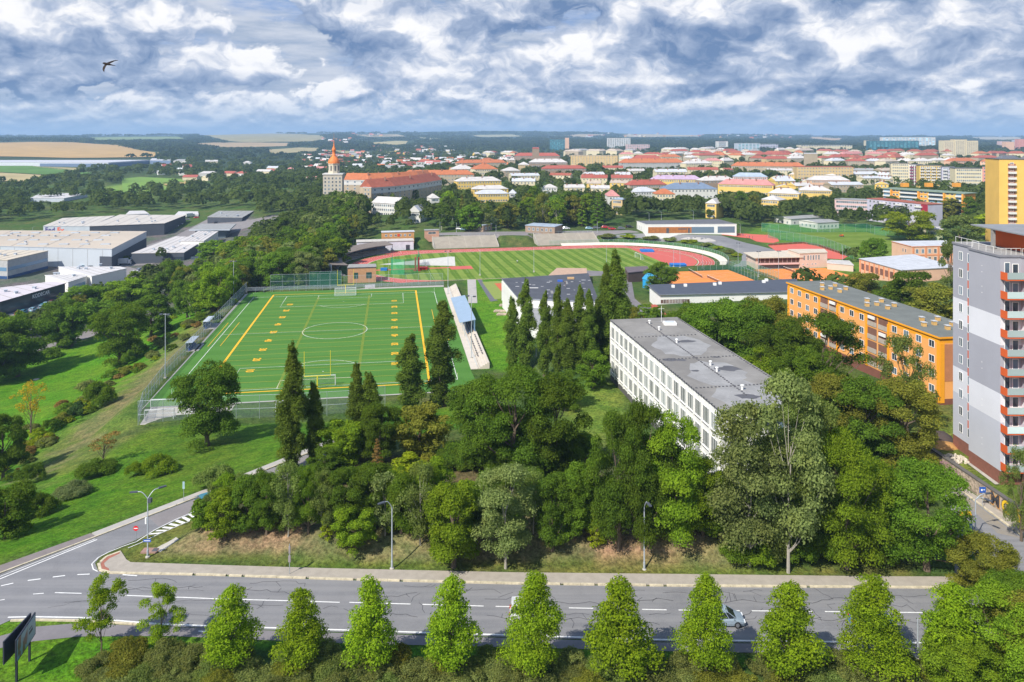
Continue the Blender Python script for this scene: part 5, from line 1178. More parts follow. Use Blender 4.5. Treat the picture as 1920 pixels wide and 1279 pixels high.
def spire():
    g = Vector(P((606+641)/2, 326, 22)); r = empty('spired_tower', (g.x, g.y, 0), R(4), 'stone town tower with orange onion dome and needle spire', 'tower'); st = mat('tower_stone', (.50, .45, .36), .9, .08, .3); orr = mat('dome_orange', (.72, .20, .04), .6, .1, .5)
    MB().box(-8.4, 8.4, 0, 15, -3, 21.2).build('wall', st, r); MB().box(-8.9, 8.9, -.5, 15.5, 21.2, 22.2).build('cornice', wm('white'), r)
    wm_ = win_mesh(1.5, 1.9)[2]
    for f in range(6):
        for i in range(5): link('window', wm_, r, (-6.4+i*3.2, -.02, 2+f*3.2))
        for i in range(2): link('window', wm_, r, (8.43, 3+i*5, 2+f*3.2), R(90))
    c = (0, 7.5)
    dr = MB().lathe([(5.3, 22.2), (5.0, 22.6), (5.0, 30.3), (5.4, 30.5), (5.4, 31)], 8, 0, c).build('drum', mat('drum_stone', (.56, .50, .38), .9), r)
    for k in range(8): a = R(22.5+45*k); MB().box(-.6, .6, -.12, .12, -2.2, 2.2).build('louvre', dk, dr, (c[0]+4.68*math.cos(a), c[1]+4.68*math.sin(a), 26.8)).rotation_euler = (0, 0, a+R(90))
    MB().lathe([(5.2, 31), (5.3, 32), (4.6, 34.2), (3.2, 36), (1.9, 37.2), (1.5, 38), (1.6, 38.3), (1.3, 38.5), (1.3, 42), (1.8, 42.6), (1.9, 43.4), (1.3, 44.6), (.7, 46), (.35, 49), (.12, 52)], 16, 0, c).build('dome', orr, r, smooth=True)
    MB().tube((c[0], c[1], 51), (c[0], c[1], 58), .15, .06).lathe([(.02, 52.4), (.6, 52.9), (.02, 53.4)], 8, 0, c).build('spire_needle', mat('gilded', (.6, .25, .06), .4), r)
    KEEP.append((600, 258, 645, 348, 600))
spire()
block('hip-roofed orange housing range behind the curved wings', 752, 328, 889, 327.5, 15, 16, 'hip', 5, 'orange', 'tan', 4, 22, ch=8)
block('square tan house with tall orange hipped roof behind the curved wings', 890, 317.5, 934, 317, 14, 26, 'hip', 7, 'orange', 'cream', 4, 10, ch=2)
block('housing range with white hipped roof left of the square orange-roofed house', 851, 317.5, 890, 317, 13, 24, 'hip', 6, 'white', 'cream', 3, 10, ch=3)
block('yellow house with pale hipped roof amid the trees, longest of the yellow row', 857, 340.5, 940, 339, 10, 14, 'hip', 4, 'white', 'yellow', 3, 16, ch=4, keep=12)
block('yellow house with pale roof, upper one in front of the long yellow house', 887, 355, 953, 354, 8, 12, 'hip', 3, 'white', 'yellow', 2, 12, ch=2)
block('yellow house with silver sheet roof, lowest in front of the long yellow house', 894, 364, 954, 363, 7, 12, 'hip', 3, 'silver', 'yellow', 2, 12, keep=10)
block('white house with pale gable roof at the foot of the curved wing', 697, 380, 741, 382.5, 9, 14, 'gable', 4, 'white', 'white', 3, 10, keep=16)
block('white house with silver gable roof half hidden in the woods', 766, 397.5, 788, 398, 7, 12, 'gable', 4, 'silver', 'white', 2, 5, keep=10)
block('small house with pale roof in the woods behind the left grandstand', 808, 372, 824, 371.5, 6, 12, 'hip', 3, 'white', 'white', 2, 4)
block('red-roofed house left of the woods village, small and low', 780, 304, 830, 304, 9, 14, 'hip', 4, 'red', 'white')
block('long red-orange range far behind the curved wings', 857, 306, 950, 305, 13, 16, 'hip', 5, 'orange', 'tan', 3, 24, ch=9)
b = block('tan palace with red roof either side of a square tower', 964, 292.5, 1050, 292.5, 16, 18, 'hip', 6, 'red', 'brown', 4, 22)
flat('square stone tower with stepped top in the middle of the palace', [(998,279),(1011,279),(1010,276.5),(999,276.5)], 30, 4, wm('brown'), rm('red'), 'palace_tower', 'tower')
block('large tan house with white roof below the palace', 992, 304.5, 1064, 304.5, 15, 18, 'hip', 5, 'white', 'brown', 4, 20, ch=7)
block('tan corner house with pale roof below the palace, left of the large one', 972, 309, 992, 309, 13, 16, 'hip', 4, 'white', 'ochre', 4, 5)
block('long low house with faded red roof and dark walls below the palace', 1017, 316.5, 1101, 316, 10, 16, 'hip', 4, 'red', 'brown', 2, 20)
block('tan flat-topped palace with many windows right of the square tower', 1070, 291.5, 1158, 292, 19, 16, 'flat', 0, 'tan', 'ochre', 6, 16, name='palace', cat='palace', keep=16)
block('small tan house with pale pyramid roof beside the tan palace', 946, 320.5, 976, 320, 10, 16, 'hip', 4, 'white', 'tan', 3, 5, keep=10)
block('grey-white housing block with bright red roof and dark dormers', 1164, 305.5, 1283, 305, 13, 16, 'hip', 6, 'orange', 'grey', 3, 30, ch=8, keep=10)
block('white-fronted block with red roof behind the bright red-roofed one', 1186, 298, 1241, 298, 15, 16, 'hip', 6, 'red', 'white', 3, 14)
block('row house with faded red roof among trees right of centre', 1181, 347.5, 1250, 346, 8, 12, 'hip', 4.5, 'red', 'tan', 2, 14, ch=4)
block('low house with silver sheet roof among trees right of centre', 1190, 360, 1233, 359, 6, 14, 'hip', 3.5, 'silver', 'white', 2, 8)
block('house with bright orange hipped roof next to the slate blue one', 1229, 364, 1266, 364, 6, 13, 'hip', 4, 'orange', 'cream', 2, 6)
block('wide white house with slate blue hipped roof among the trees', 1249, 355, 1345, 354.5, 8, 20, 'hip', 5, 'blue', 'white', 2, 14, ch=3, keep=9)
block('yellow row house with lilac roof, right of centre', 1220, 336, 1316, 337, 9, 13, 'hip', 4, 'lilac', 'yellow', 2, 22, ch=6, keep=7)
block('row house with pale roof in front of the silver-roofed pink one', 1317, 339, 1380, 338, 9, 13, 'hip', 4, 'white', 'brown', 2, 12, ch=5)
block('long yellow row house with pink roof right of centre', 1346, 345, 1450, 348, 9, 13, 'hip', 4.5, 'pink', 'yellow', 2, 26, ch=6, keep=10)
block('white and pink row house with silver roof right of centre', 1374, 331, 1439, 332, 9, 13, 'hip', 4, 'bluegrey', 'pinkw', 2, 16, keep=7)
block('long tan range with bright orange roof and many chimneys', 1371, 311, 1510, 312.5, 12, 15, 'hip', 5, 'orange', 'tan', 3, 32, ch=14, keep=8)
block('long ochre yellow block with flat red-edged roof at right of town', 1494, 313, 1600, 313.5, 17, 16, 'flat', 0, 'red', 'ochre', 5, 19, keep=14)
block('yellow row house with pale grey hipped roof before the ochre block', 1479, 327, 1567, 329, 8, 15, 'hip', 4, 'white', 'yellow', 2, 22, keep=4)
block('tan row house with pale roof before the ochre block, lower one', 1520, 338, 1593, 338, 10, 13, 'hip', 4, 'white', 'peach', 3, 18, keep=10)
block('yellow house with pale roof above the stadium trees, wide one', 1440, 362, 1498, 364, 8, 13, 'hip', 4, 'white', 'yellow', 2, 14, ch=2, keep=7)
block('yellow house with pale hipped roof above the stadium trees, right one', 1498, 357, 1560, 358, 8, 14, 'hip', 3.5, 'white', 'yellow', 2, 14, ch=3)
block('tall yellow house end with pale roof left of the bare tree', 1425, 374, 1460, 376, 9, 14, 'hip', 3, 'white', 'yellow', 3, 7, keep=8)
block('yellow house with pale roof showing between dark trees', 1323, 381, 1343, 382, 10, 16, 'hip', 3, 'white', 'yellow', 3, 4, keep=5)
block('pink four-storey house with flat grey roof behind the practice pitch trees', 1565, 374, 1640, 377, 12, 12, 'flat', 0, 'grey', 'pinkw', 4, 18, keep=12)
block('small orange-yellow block with windows behind the track trees', 1147, 374, 1167, 375, 10, 14, 'flat', 0, 'bluegrey', 'ochre', 3, 4, keep=8)
block('house with faded red roof behind the small orange-yellow block', 1140, 368, 1162, 368, 8, 18, 'hip', 4, 'pink', 'white', 2, 3)
block('low pale-roofed house between dark conifers at centre', 1017, 352, 1045, 352, 6, 12, 'hip', 3, 'white', 'white', 2, 5)
block('low house with silver roof hidden in trees left of centre', 955, 363, 968, 363, 6, 12, 'hip', 3, 'silver', 'white', 2, 3)
# lilac-grey block with red flat roof, orange panel block, yellow tower
def balconies(b, k, t0, t1, zs, m1, rows='balcony', out=1.1):
    for z in zs: b.boxpart(rows, k, t0, t1, z-.1, z+.95, .004, out, m1)
pts, bs = eave_quad(1626, 372.5, 1740, 384, 12, 12, 2)
lb2 = Bld('apartment_house', 'lavender-grey apartment block with flat dark red roof below the orange panel block', 'apartment block', pts, bs, 12, wm('lavender'), rm('brick'), bands=[(0, 12, wm('lavender'))]); L = lb2.edge(0)[1]
lb2.windows(0, 4, 14, 1.4, 1.5); 
for f in range(4):
    for t in (.28, .55, .86): lb2.boxpart('balcony', 0, L*t-2.6, L*t+2.6, 1+f*2.9, 1.95+f*2.9, .05, 1.0, wm('white'))
lb2.boxpart('red_bay', 0, L-5, L-.1, .1, 11.9, .004, .1, mat('carmine', (.30, .02, .04), .8)); KEEP.append((1626, 370, 1745, 402, 400))
pts, bs = eave_quad(1656, 354, 1808, 364, 17, 13, 2)
pb = Bld('apartment_house', 'orange and yellow panel block with flat green roof and three orange lift houses', 'apartment block', pts, bs, 17, wm('yellow'), rm('green'), over=.8, top=.5); L = pb.edge(0)[1]
KEEP.append((1656, 345, 1832, 412, 470))
for i, (t0, t1, kind) in enumerate(((0, .11, 'b'), (.11, .22, 'o'), (.22, .46, 'b'), (.46, .58, 'o'), (.58, .77, 'b'), (.77, .90, 'w'), (.90, .985, 'b'))):
    for f in range(6):
        z = 1.0+f*2.75
        if kind == 'b': pb.boxpart('balcony', 0, L*t0+.3, L*t1-.3, z, z+1.0, .05, 1.0, wm('white')); pb.boxpart('loggia', 0, L*t0+.3, L*t1-.3, z+1.0, z+2.5, .004, .03, GLASS_B)
        else:
            if kind == 'o': pb.boxpart('orange_band', 0, L*t0, L*t1, z-.3, z+.9, .004, .05, wm('orangew'))
            for q in (.3, .7): pb.win(0, L*(t0+(t1-t0)*q), z+1.6, 1.6, 1.3)
for t in (.115, .465, .775, .99): pb.boxpart('orange_pier', 0, L*t-.6, L*t+.5, .1, 16.9, .004, 1.15, wm('orangew'))
pb.boxpart('end_panel', 1, .1, pb.edge(1)[1]-.1, .1, 16.9, .004, .1, wm('orangew'))
for x in (1696, 1741, 1793): p = Vector(P(x, 349, 20)); d_ = p-Vector((pb.c.x, pb.c.y, bs)); MB().box(d_.x-2, d_.x+2.2, pb.L[0].y*0+d_.y-2, d_.y+2, 17.5, 20.2).build('lift_house', wm('orangew'), pb.roof)
pts, bs = eave_quad(1873.5, 299, 1960, 299.5, 42, 16, 3)
yt = Bld('tower_block', 'plain yellow tower block with column of white balconies at the right edge', 'tower block', pts, bs, 42, mat('tower_yellow', (.72, .45, .11), .9, .05, .2), rm('dark')); KEEP.append((1873, 296, 1925, 405, 400))
L = yt.edge(0)[1]; t0 = L*.19; t1 = L*.36
yt.boxpart('recess', 0, t0, t1, 2, 40, .004, .03, mat('recess_red', (.30, .13, .08), .9))
for f in range(14): yt.boxpart('balcony', 0, t0, t1, 2.2+f*2.75, 3.2+f*2.75, .04, 1.2, wm('white')); yt.win(0, (t0+t1)/2, 4.2+f*2.75, 1.6, 1.3)
yt.chimneys(0)
# colourful row of six panel houses
for i, (x0, x1, y, wc, lab) in enumerate(((1671,1705,306.5,'cream','cream end house, leftmost of the colourful panel row'),(1705,1724,308.5,'white','white house with purple balconies in the colourful panel row'),(1724,1766,310.5,'yellow','pale yellow house with four balcony stacks in the panel row'),
        (1766,1791,313.5,'lavender','violet-blue house in the colourful panel row'),(1791,1842,316,'cream','cream house with tan end wall in the panel row'),(1842,1863,313,'salmon','pink-red house near the right end of the panel row'),(1863,1874,312,'grey','grey house with white balconies closing the panel row'))):
    b = block(lab, x0, y, x1, y+.4, 22, 13, 'flat', 0, 'dark', wc, 7, max(3, int((x1-x0)/4)), side=False, name='panel_house', cat='apartment block', base=4, keep=22)
    if wc in ('yellow', 'white', 'lavender', 'grey'):
        L = b.edge(0)[1]; n = 2 if wc != 'yellow' else 4
        for j in range(n):
            for f in range(7): b.boxpart('balcony', 0, L*(j+.5)/n-1.8, L*(j+.5)/n+1.8, .9+f*3, 1.9+f*3, .05, 1.1, wm('white') if wc != 'white' else mat('plum', (.25, .05, .12), .8))
# far landmarks
def far(label, xl, xr, yt, yb, depth, wc, rc='grey', name='high_rise', cat='high-rise', floors=8, bays=8, wins=True, gm=None, ww=2.2, wh=1.4):
    g = G((xl+xr)/2, yb); Y = g[1]; h = (yb-yt)*Y/F; x0 = (xl-CX)*Y/F; x1 = (xr-CX)*Y/F
    b = Bld(name, label, cat, [(x0, Y), (x1, Y), (x1, Y+depth), (x0, Y+depth)], g[2], h, wc if not isinstance(wc, str) else wm(wc), rm(rc)); KEEP.append((xl, yt, xr, yb-2, Y))
    if wins: b.windows(0, floors, bays, (x1-x0)/bays*.62, h/floors*.5, gm=gm, z0=h*.12, z1=h*.9)
    return b
teal = glass('teal_glass', (.015, .16, .19), .2, .25)
b = far('teal glass office tower with tan stair shaft on its right', 1031, 1060, 261, 282, 20, mat('teal_dark', (.02, .11, .14), .4), 'tan', floors=9, bays=9, gm=teal); far('tan stair shaft of the teal glass office tower', 1060, 1067, 258.5, 282, 20, 'peach', 'tan', wins=False, name='stair_tower', cat='tower')
far('white high-rise slab with grid of dark windows', 1139, 1182, 259, 278, 20, 'white', 'white', floors=8, bays=10)
far('pinkish factory-like block right of the white high-rise', 1176, 1218, 271, 282, 40, 'pinkw', 'tan', floors=4, bays=12, name='works_block', cat='building')
far('small striped white high-rise with roof mast', 1344, 1365, 265, 280, 20, 'white', 'red', floors=6, bays=1, ww=20, gm=GLASS)
far('grey and teal hospital block, large one with stepped roof', 1383, 1425, 269, 283, 40, 'steel', 'white', floors=5, bays=6, name='hospital', cat='hospital', gm=teal); far('pale long hospital wing behind the stepped block', 1420, 1459, 270.5, 280, 40, 'lavender', 'white', floors=3, bays=8, name='hospital', cat='hospital')
far('yellow and white factory hall on the town skyline', 1501, 1598, 272.5, 281, 40, 'cream', 'white', floors=2, bays=20, name='factory', cat='factory')
far('very long teal glass slab on the skyline at right', 1629, 1723, 264, 281, 20, mat('teal_dark', (.02, .11, .14), .4), 'grey', floors=7, bays=13, gm=teal); far('beige end wall tower of the long teal slab', 1624, 1629, 263.5, 279, 20, 'cream', 'tan', wins=False, name='stair_tower', cat='tower')
far('white slab with pink and blue panels behind the teal slab', 1654, 1754, 257.5, 277, 20, 'white', 'white', floors=6, bays=16, gm=glass('panel_blue', (.18, .34, .46), .5, .3))
for i, (x0, x1, yt) in enumerate(((1770,1792,263.5),(1791,1813,261.8),(1812,1834,264))): far('%s of the three joined beige high-rises' % ('leftmost', 'middle and tallest', 'rightmost')[i], x0, x1, yt, 294, 22-i*2, 'cream', 'tan', floors=12, bays=6, gm=glass('bronze_glass', (.20, .15, .10), .4, .1))
for i, (x0, x1, yt, yb, wc, lab) in enumerate(((1875,1893,265,277,'pinkw','pale lilac block on the right skyline'),(1886,1902,266,281,'peach','orange-pink block on the right skyline'),(1903,1909,262.5,278,'steel','slim blue-grey tower on the right skyline'),(1909,1926,261,279,'salmon','red-brown tower cut by the right edge'))): far(lab, x0, x1, yt, yb, 20, wc, wins=False)
flat('stepped stone building with white cornice above the red roofs', [(1507,288.5),(1533,288.5),(1532,287),(1508,287)], 24, 5, wm('tan'), rm('white'), 'stepped_house', 'house')
# rooftop sea of the far town: long housing rows
rt = random.Random(5); rows = []
for (yb, x0, x1, cols, wcs) in ((283,1060,1180,'tan grey orange tan','cream tan'),(284,1240,1420,'grey red tan','cream white'),(287,1300,1500,'orange red brick orange','cream tan ochre'),(291,1330,1500,'orange red white','cream tan'),(297,1410,1520,'orange brick white red','tan ochre'),
        (283,1500,1640,'orange white red tan','cream tan'),(289,1550,1700,'white red pink','cream tan'),(296,1540,1690,'red brick red','cream ochre'),(302,1560,1680,'tan silver brick red','tan cream'),(283,1640,1775,'red brick white','cream tan'),(291,1700,1770,'white red','cream tan'),(288,1835,1925,'red orange brick','tan cream'),
        (296,1835,1925,'brick dark red','tan'),(302,1680,1800,'white white grey','cream tan'),(303,1785,1870,'orange red','peach ochre'),(297,1160,1200,'silver white','cream'),(292,1290,1345,'red brick','cream'),(301,1290,1370,'red pink white','cream'),(307,1286,1330,'red white','cream white'),
        (286,905,965,'red orange white','cream tan'),(283,1060,1130,'white tan','cream'),(289,1160,1300,'white red pink','cream tan'),(294,1240,1330,'orange white','cream tan'),(320,1440,1480,'white silver','cream'),(279,1240,1345,'white white','cream'),(280,1460,1500,'white','cream'),(300,905,960,'white orange','tan')):
    x = x0
    while x < x1:
        w = rt.uniform(16, 44)*(yb-250)/45; xr = min(x+w, x1+6); rows.append((x, yb+rt.uniform(-1.2, 1.2), xr, rt.choice(cols.split()), rt.choice(wcs.split()))); x = xr+rt.uniform(-1, 6)
for (yb, x0, x1, cols, wcs) in ((315,1130,1165,'white red','cream tan'),(319,1290,1370,'white red pink','cream'),(322,1180,1300,'white silver pink','cream white'),(327,1100,1180,'white silver','cream white'),(333,1090,1180,'red white','tan cream'),(334,1460,1480,'white silver','cream'),(341,1455,1515,'white silver','cream yellow'),
        (346,1560,1660,'tan silver','yellow tan'),(336,1620,1670,'silver','cream'),(320,1600,1670,'tan grey','ochre tan'),(328,1600,1665,'tan silver grey','white cream'),(343,1100,1170,'tan red grey','cream yellow'),(352,1060,1140,'white pink','yellow cream'),(350,1455,1520,'white','yellow'),(330,960,1090,'tan silver brick','cream tan'),(340,960,1010,'grey silver','cream')):
    x = x0
    while x < x1:
        w = rt.uniform(26, 60); xr = min(x+w, x1+6); rows.append((x, yb+rt.uniform(-1.5, 1.5), xr, rt.choice(cols.split()), rt.choice(wcs.split()))); x = xr+rt.uniform(6, 22)
for (xl, y, xr, rc, wc) in rows:
    h = rt.uniform(11, 15) if y < 312 else rt.uniform(7, 10); dy = rt.uniform(-.8, .8)
    block('long %s house with %s roof in the rooftop rows of the far town' % (WW[wc], WORD[rc]), xl, y, xr, y+dy, h, rt.uniform(12, 18), 'hip' if y < 312 else 'gable', rt.uniform(3.6, 5.2) if y < 312 else rt.uniform(2.2, 3.2), rc, wc, side=False, ch=int(rt.uniform(2, 7)), win=y > 294, group='%s far-town houses with %s roofs' % (WW[wc], WORD[rc]), name='town_house', cat='house', keep=2)
# little houses of the garden suburbs: one mesh with two materials each
sm = {}
def small(rc, wc):
    if (rc, wc) in sm: return sm[(rc, wc)]
    mb = MB().prism([(-6, -4), (6, -4), (6, 4), (-6, 4)], -2, 5); e = 4.6
    mb.face([(-6.4, -e, 4.9), (6.4, -e, 4.9), (6.4, 0, 8.6), (-6.4, 0, 8.6)], 1); mb.face([(6.4, e, 4.9), (-6.4, e, 4.9), (-6.4, 0, 8.6), (6.4, 0, 8.6)], 1); mb.face([(-6.05, -4, 5), (-6.05, 0, 8.4), (-6.05, 4, 5)]); mb.face([(6.05, -4, 5), (6.05, 4, 5), (6.05, 0, 8.4)])
    sm[(rc, wc)] = mb.mesh('cottage', [wm(wc), rm(rc)]); return sm[(rc, wc)]
n = 0
for (x0, x1, y0, y1, cnt) in ((570,960,292,324,120),(700,860,276,286,34),(600,700,285,300,24),(655,720,252.5,255.5,10),(840,900,300,330,14),(1090,1480,252,258,34),(1350,1500,254,262,14),(600,660,262,272,8),(300,360,318,330,6),(560,640,322,346,12)):
    for _ in range(cnt):
        if n >= 270: break
        g = G(rt.uniform(x0, x1), rt.uniform(y0, y1)); rc = rt.choice(['red', 'orange', 'white', 'silver', 'pink', 'brick', 'white', 'grey']); wc = rt.choice(['white', 'cream', 'white', 'yellow'])
        o = link('cottage', small(rc, wc), None, g, rt.uniform(-.9, .9)); s_ = rt.uniform(.9, 1.5)*(1.6 if g[1] > 3500 else 1); o.scale = (s_, s_, s_)
        tag(o, 'tiny %s cottage with %s roof among the trees of the far suburb' % (WW[wc], WORD[rc]), 'cottage', '%s suburb cottages with %s roofs' % (WW[wc], WORD[rc])); n += 1
# ================================================================== TREES
bark = mat('bark', (0.14, 0.105, 0.075), .95, .2, 3); bark_w = mat('birch_bark', (0.36, 0.33, 0.28), .9, .25, 5)
LC = dict(dark=(0.080, 0.150, 0.020), mid=(0.100, 0.190, 0.022), bright=(0.140, 0.240, 0.020), olive=(0.160, 0.188, 0.034), grey=(0.155, 0.215, 0.080), yellow=(0.34, 0.27, 0.025),
          row=(0.165, 0.275, 0.016), hedge=(0.150, 0.195, 0.065), conifer=(0.045, 0.095, 0.030), brown=(0.20, 0.15, 0.055), poplar=(0.102, 0.170, 0.028), lime=(0.20, 0.28, 0.018), willow=(0.130, 0.195, 0.055), blue=(0.14, 0.20, 0.09))
LM = {k: leafmat('leaf_'+k, v) for k, v in LC.items()}
def unit_dirs(r, n):
    v = r.normal(size=(n, 3)); return v/np.linalg.norm(v, axis=1, keepdims=True)
ASP = dict(round=.78, oval=.60, poplar=.24, cone=.50, birch=.56, conifer=.42, bush=1.5, aspen=.55, willow=.85, thin=.6, young=.66)
def lobes(kind, r):
    """(centre, radii) of the leafy masses of a unit tree (height 1)"""
    A = ASP[kind]/2; out = []
    if kind == 'poplar':
        for i in range(72):
            z = .04+.93*(i/71)**.9; e = min(1, (z/.22)**.6)*(1 if z < .62 else (1-(z-.62)/.38)**.75); a = r.uniform(0, 6.28); d = A*.62*e*r.uniform(.1, 1)
            out.append(((d*math.cos(a), d*math.sin(a), z-.02), (.050*r.uniform(.75, 1.1)*(.35+.65*e), .050*(.35+.65*e), .075*r.uniform(.8, 1.3)*(.5+.5*e))))
        for i in range(4): a = r.uniform(0, 6.28); out.append(((A*.2*math.cos(a), A*.2*math.sin(a), r.uniform(.9, .985)), (.012, .012, .05)))
    elif kind == 'cone':
        pw_ = r.uniform(.5, .75); lean = r.normal(0, .02, 2)
        for i in range(60):
            z = .25+.73*i/59; e = (1-(z-.25)/.80)**pw_*min(1, (z-.12)/.16); a = i*2.4+r.uniform(-.6, .6); d = A*.82*e*r.uniform(.4, 1.08)
            q = .088*(.40+.60*e)*r.uniform(.65, 1.3); out.append(((d*math.cos(a), d*math.sin(a), z), (q*1.15, q*1.15, q*1.05)))
        out.append(((0, 0, .955), (.035, .035, .06)))
    elif kind == 'young':
        for i in range(30):
            z = r.uniform(.22, .93); e = math.sin(math.pi*min(1, (z-.08)/.98))**.55; a = r.uniform(0, 6.28); d = A*.85*e*r.uniform(.15, 1); q = r.uniform(.05, .10); out.append(((d*math.cos(a), d*math.sin(a), z), (q, q, q*.9)))
    elif kind == 'conifer':
        for i in range(40):
            z = .06+.92*i/39; e = (1-z)**.85; a = i*2.4; d = A*.75*e*r.uniform(.6, 1); q = .07*(.3+.7*e); out.append(((d*math.cos(a), d*math.sin(a), z), (q*1.2, q*1.2, q*.6)))
    elif kind in ('birch', 'aspen', 'willow'):
        nL = {'birch': 34, 'aspen': 68, 'willow': 36}[kind]
        for i in range(nL):
            z = r.uniform(.16, .93); e = math.sin(math.pi*min(1, max(.05, (z-.04)/.97)))**.6; a = r.uniform(0, 6.28); d = A*.82*e*r.uniform(.2, 1)**.7
            q = r.uniform(.055, .10); out.append(((d*math.cos(a), d*math.sin(a), z), (q, q, q*(1.5 if kind != 'aspen' else .85))))
        out.append(((0, 0, .9), (.06, .06, .09)))
    elif kind == 'thin':
        for i in range(16): a = r.uniform(0, 6.28); z = r.uniform(.45, .92); d = A*.8*r.uniform(.1, 1); q = r.uniform(.05, .09); out.append(((d*math.cos(a), d*math.sin(a), z), (q, q, q)))
    elif kind == 'bush':
        for i in range(26):
            a = r.uniform(0, 6.28); d = A*.85*r.uniform(0, 1)**.5; z = .12+.62*(1-(d/A)**2)*r.uniform(.35, 1.0); q = r.uniform(.17, .30); out.append(((d*math.cos(a), d*math.sin(a), z), (q, q, q*.8)))
    else:
        c0 = .51; rz = .48
        for i in range(54 if kind == 'round' else 48):
            v = r.normal(size=3); v /= np.linalg.norm(v); v[2] = v[2]*.9+.08; s_ = r.uniform(.55, 1.0)**.5; sq = 1-.18*max(0, -v[2])
            q = r.uniform(.075, .135)*(.9 if kind == 'round' else .85); k = (A-q*.75)
            irregular = 1+.16*math.sin(3.1*math.atan2(v[1], v[0])+r.uniform(0, .6))
            out.append(((v[0]*k*s_*sq*irregular, v[1]*k*s_*sq*irregular, c0+v[2]*(rz-q*.6)*s_), (q, q, q*.85)))
        for i in range(13): a = r.uniform(0, 6.28); d = A*r.uniform(.2, .8); out.append(((d*math.cos(a), d*math.sin(a), r.uniform(.10, .34)), (.10, .10, .075)))
    return out
DENS = dict(round=1, oval=1, poplar=.9, cone=.50, birch=.42, conifer=1.1, bush=1.1, aspen=.58, willow=.6, thin=.30, young=.85)
def leaf_cloud(L, size, n, r, jitter=.55):
    c = np.array([l[0] for l in L]); q = np.array([l[1] for l in L]); area = (q[:, 0]*q[:, 2]); k = r.choice(len(L), n, p=area/area.sum())
    d = unit_dirs(r, n); d[:, 2] = np.where(d[:, 2] < -.35, -d[:, 2]*.6, d[:, 2]); rad = r.uniform(.55, 1.08, (n, 1))**.7
    p = c[k]+d*q[k]*rad*(1+r.normal(0, .08, (n, 1)))
    nr = d+np.array([0, 0, .2])+r.normal(0, jitter, (n, 3)); nr /= np.linalg.norm(nr, axis=1, keepdims=True)
    t = np.cross(nr, unit_dirs(r, n)); t /= np.linalg.norm(t, axis=1, keepdims=True)+1e-9; b = np.cross(nr, t)
    s = size*r.uniform(.6, 1.35, (n, 1))
    V = np.stack([p-t*s*.62, p-b*s*.36+t*s*.05, p+t*s*.62, p+b*s*.36+t*s*.05], 1).reshape(-1, 3)
    bri = np.clip(r.uniform(0, 1, n)*.7+.3*r.uniform(0, 1, len(L))[k], 0, 1)
    return V, np.arange(4*n).reshape(n, 4), bri
_TM = {}
def tree_mesh(kind, lod, var):
    key = (kind, lod, var)
    if key in _TM: return _TM[key]
    r = np.random.default_rng(abs(hash((ord(kind[0])*7+len(kind), lod, var))) % 99991); L = lobes(kind, r)
    size = (.085, .048, .026, .0170, .0138)[lod]; 
    area = sum(l[1][0]*l[1][2] for l in L)*8.5
    if kind == 'bush': size *= 1.7
    if kind == 'poplar': size *= .72
    n = int(min(46000, area/(size*size*.45)*1.15*DENS[kind]))
    V, Fc, bri = leaf_cloud(L, size, n, r)
    cm = np_mesh('crown', V, Fc, [LM['mid']], attr=[('leaf', 'FACE', 'FLOAT', bri)])
    tm = None
    if kind != 'bush':
        mb = MB(); top = {'poplar': .9, 'cone': .85, 'conifer': .95}.get(kind, .62); w = {'aspen': .011, 'birch': .010, 'thin': .013, 'young': .010, 'poplar': .018, 'cone': .014}.get(kind, .026); nseg = 5 if lod < 2 else 7
        p = Vector((0, 0, -.04)); w0 = w*1.25
        for i in range(5):
            q = Vector((r.normal(0, .008), r.normal(0, .008), top*(i+1)/5)); w1 = w*(1-(i+1)/5*.75); mb.tube(p, q, w0, w1, nseg, 0, False); p = q; w0 = w1
        idx = r.choice(len(L), min(len(L), {0: 4, 1: 8}.get(lod, 16)), replace=False)
        for j in idx:
            c = Vector(L[j][0]); z0 = min(top*.95, max(.12, c.z-.28*(1 if kind not in ('poplar', 'cone') else .5))*r.uniform(.75, 1)); a = Vector((0, 0, z0)); m = a+(c-a)*.5+Vector((0, 0, -.02)); ww = w*.42*(1-z0*.6)
            mb.tube(a, m, ww, ww*.65, 4, 0, False); mb.tube(m, c, ww*.65, ww*.2, 4, 0, False)
        tm = mb.mesh('trunk', [bark])
    _TM[key] = (cm, tm); return _TM[key]
TREES = []
def tree(px, yb, yt, w, kind='round', col='mid', label=None, group=None, z=None, name=None, bk=None):
    g = G(px, yb) if z is None else P(px, yb, z); H = (yb-yt)*g[1]/F
    TREES.append(dict(p=g, h=H, w=w*g[1]/F, px=yb-yt, kind=kind, col=col, label=label, group=group, name=name, bk=bk))
ORD = ['first', 'second', 'third', 'fourth', 'fifth', 'sixth', 'seventh', 'eighth', 'ninth', 'tenth', 'eleventh', 'twelfth']
# row of young trees along the near edge of the road
for i, (x, yb, yt, w) in enumerate(((190,1222,1078,92),(303,1218,1089,84),(433,1262,1102,108),(565,1264,1106,94),(695,1270,1088,102),(846,1276,1083,106),(1003,1282,1078,114),(1163,1288,1094,132),(1324,1280,1078,108),(1481,1286,1095,124),(1640,1282,1085,134),(1785,1290,1098,116))):
    tree(x, yb, yt, w, 'young' if i < 2 else 'cone', 'row', '%s tree from the left in the bright green roadside row%s' % (ORD[i], ', sparse low branches' if i < 2 else ''), 'young trees in the row along the near road edge', z=RZ, name='young_tree')
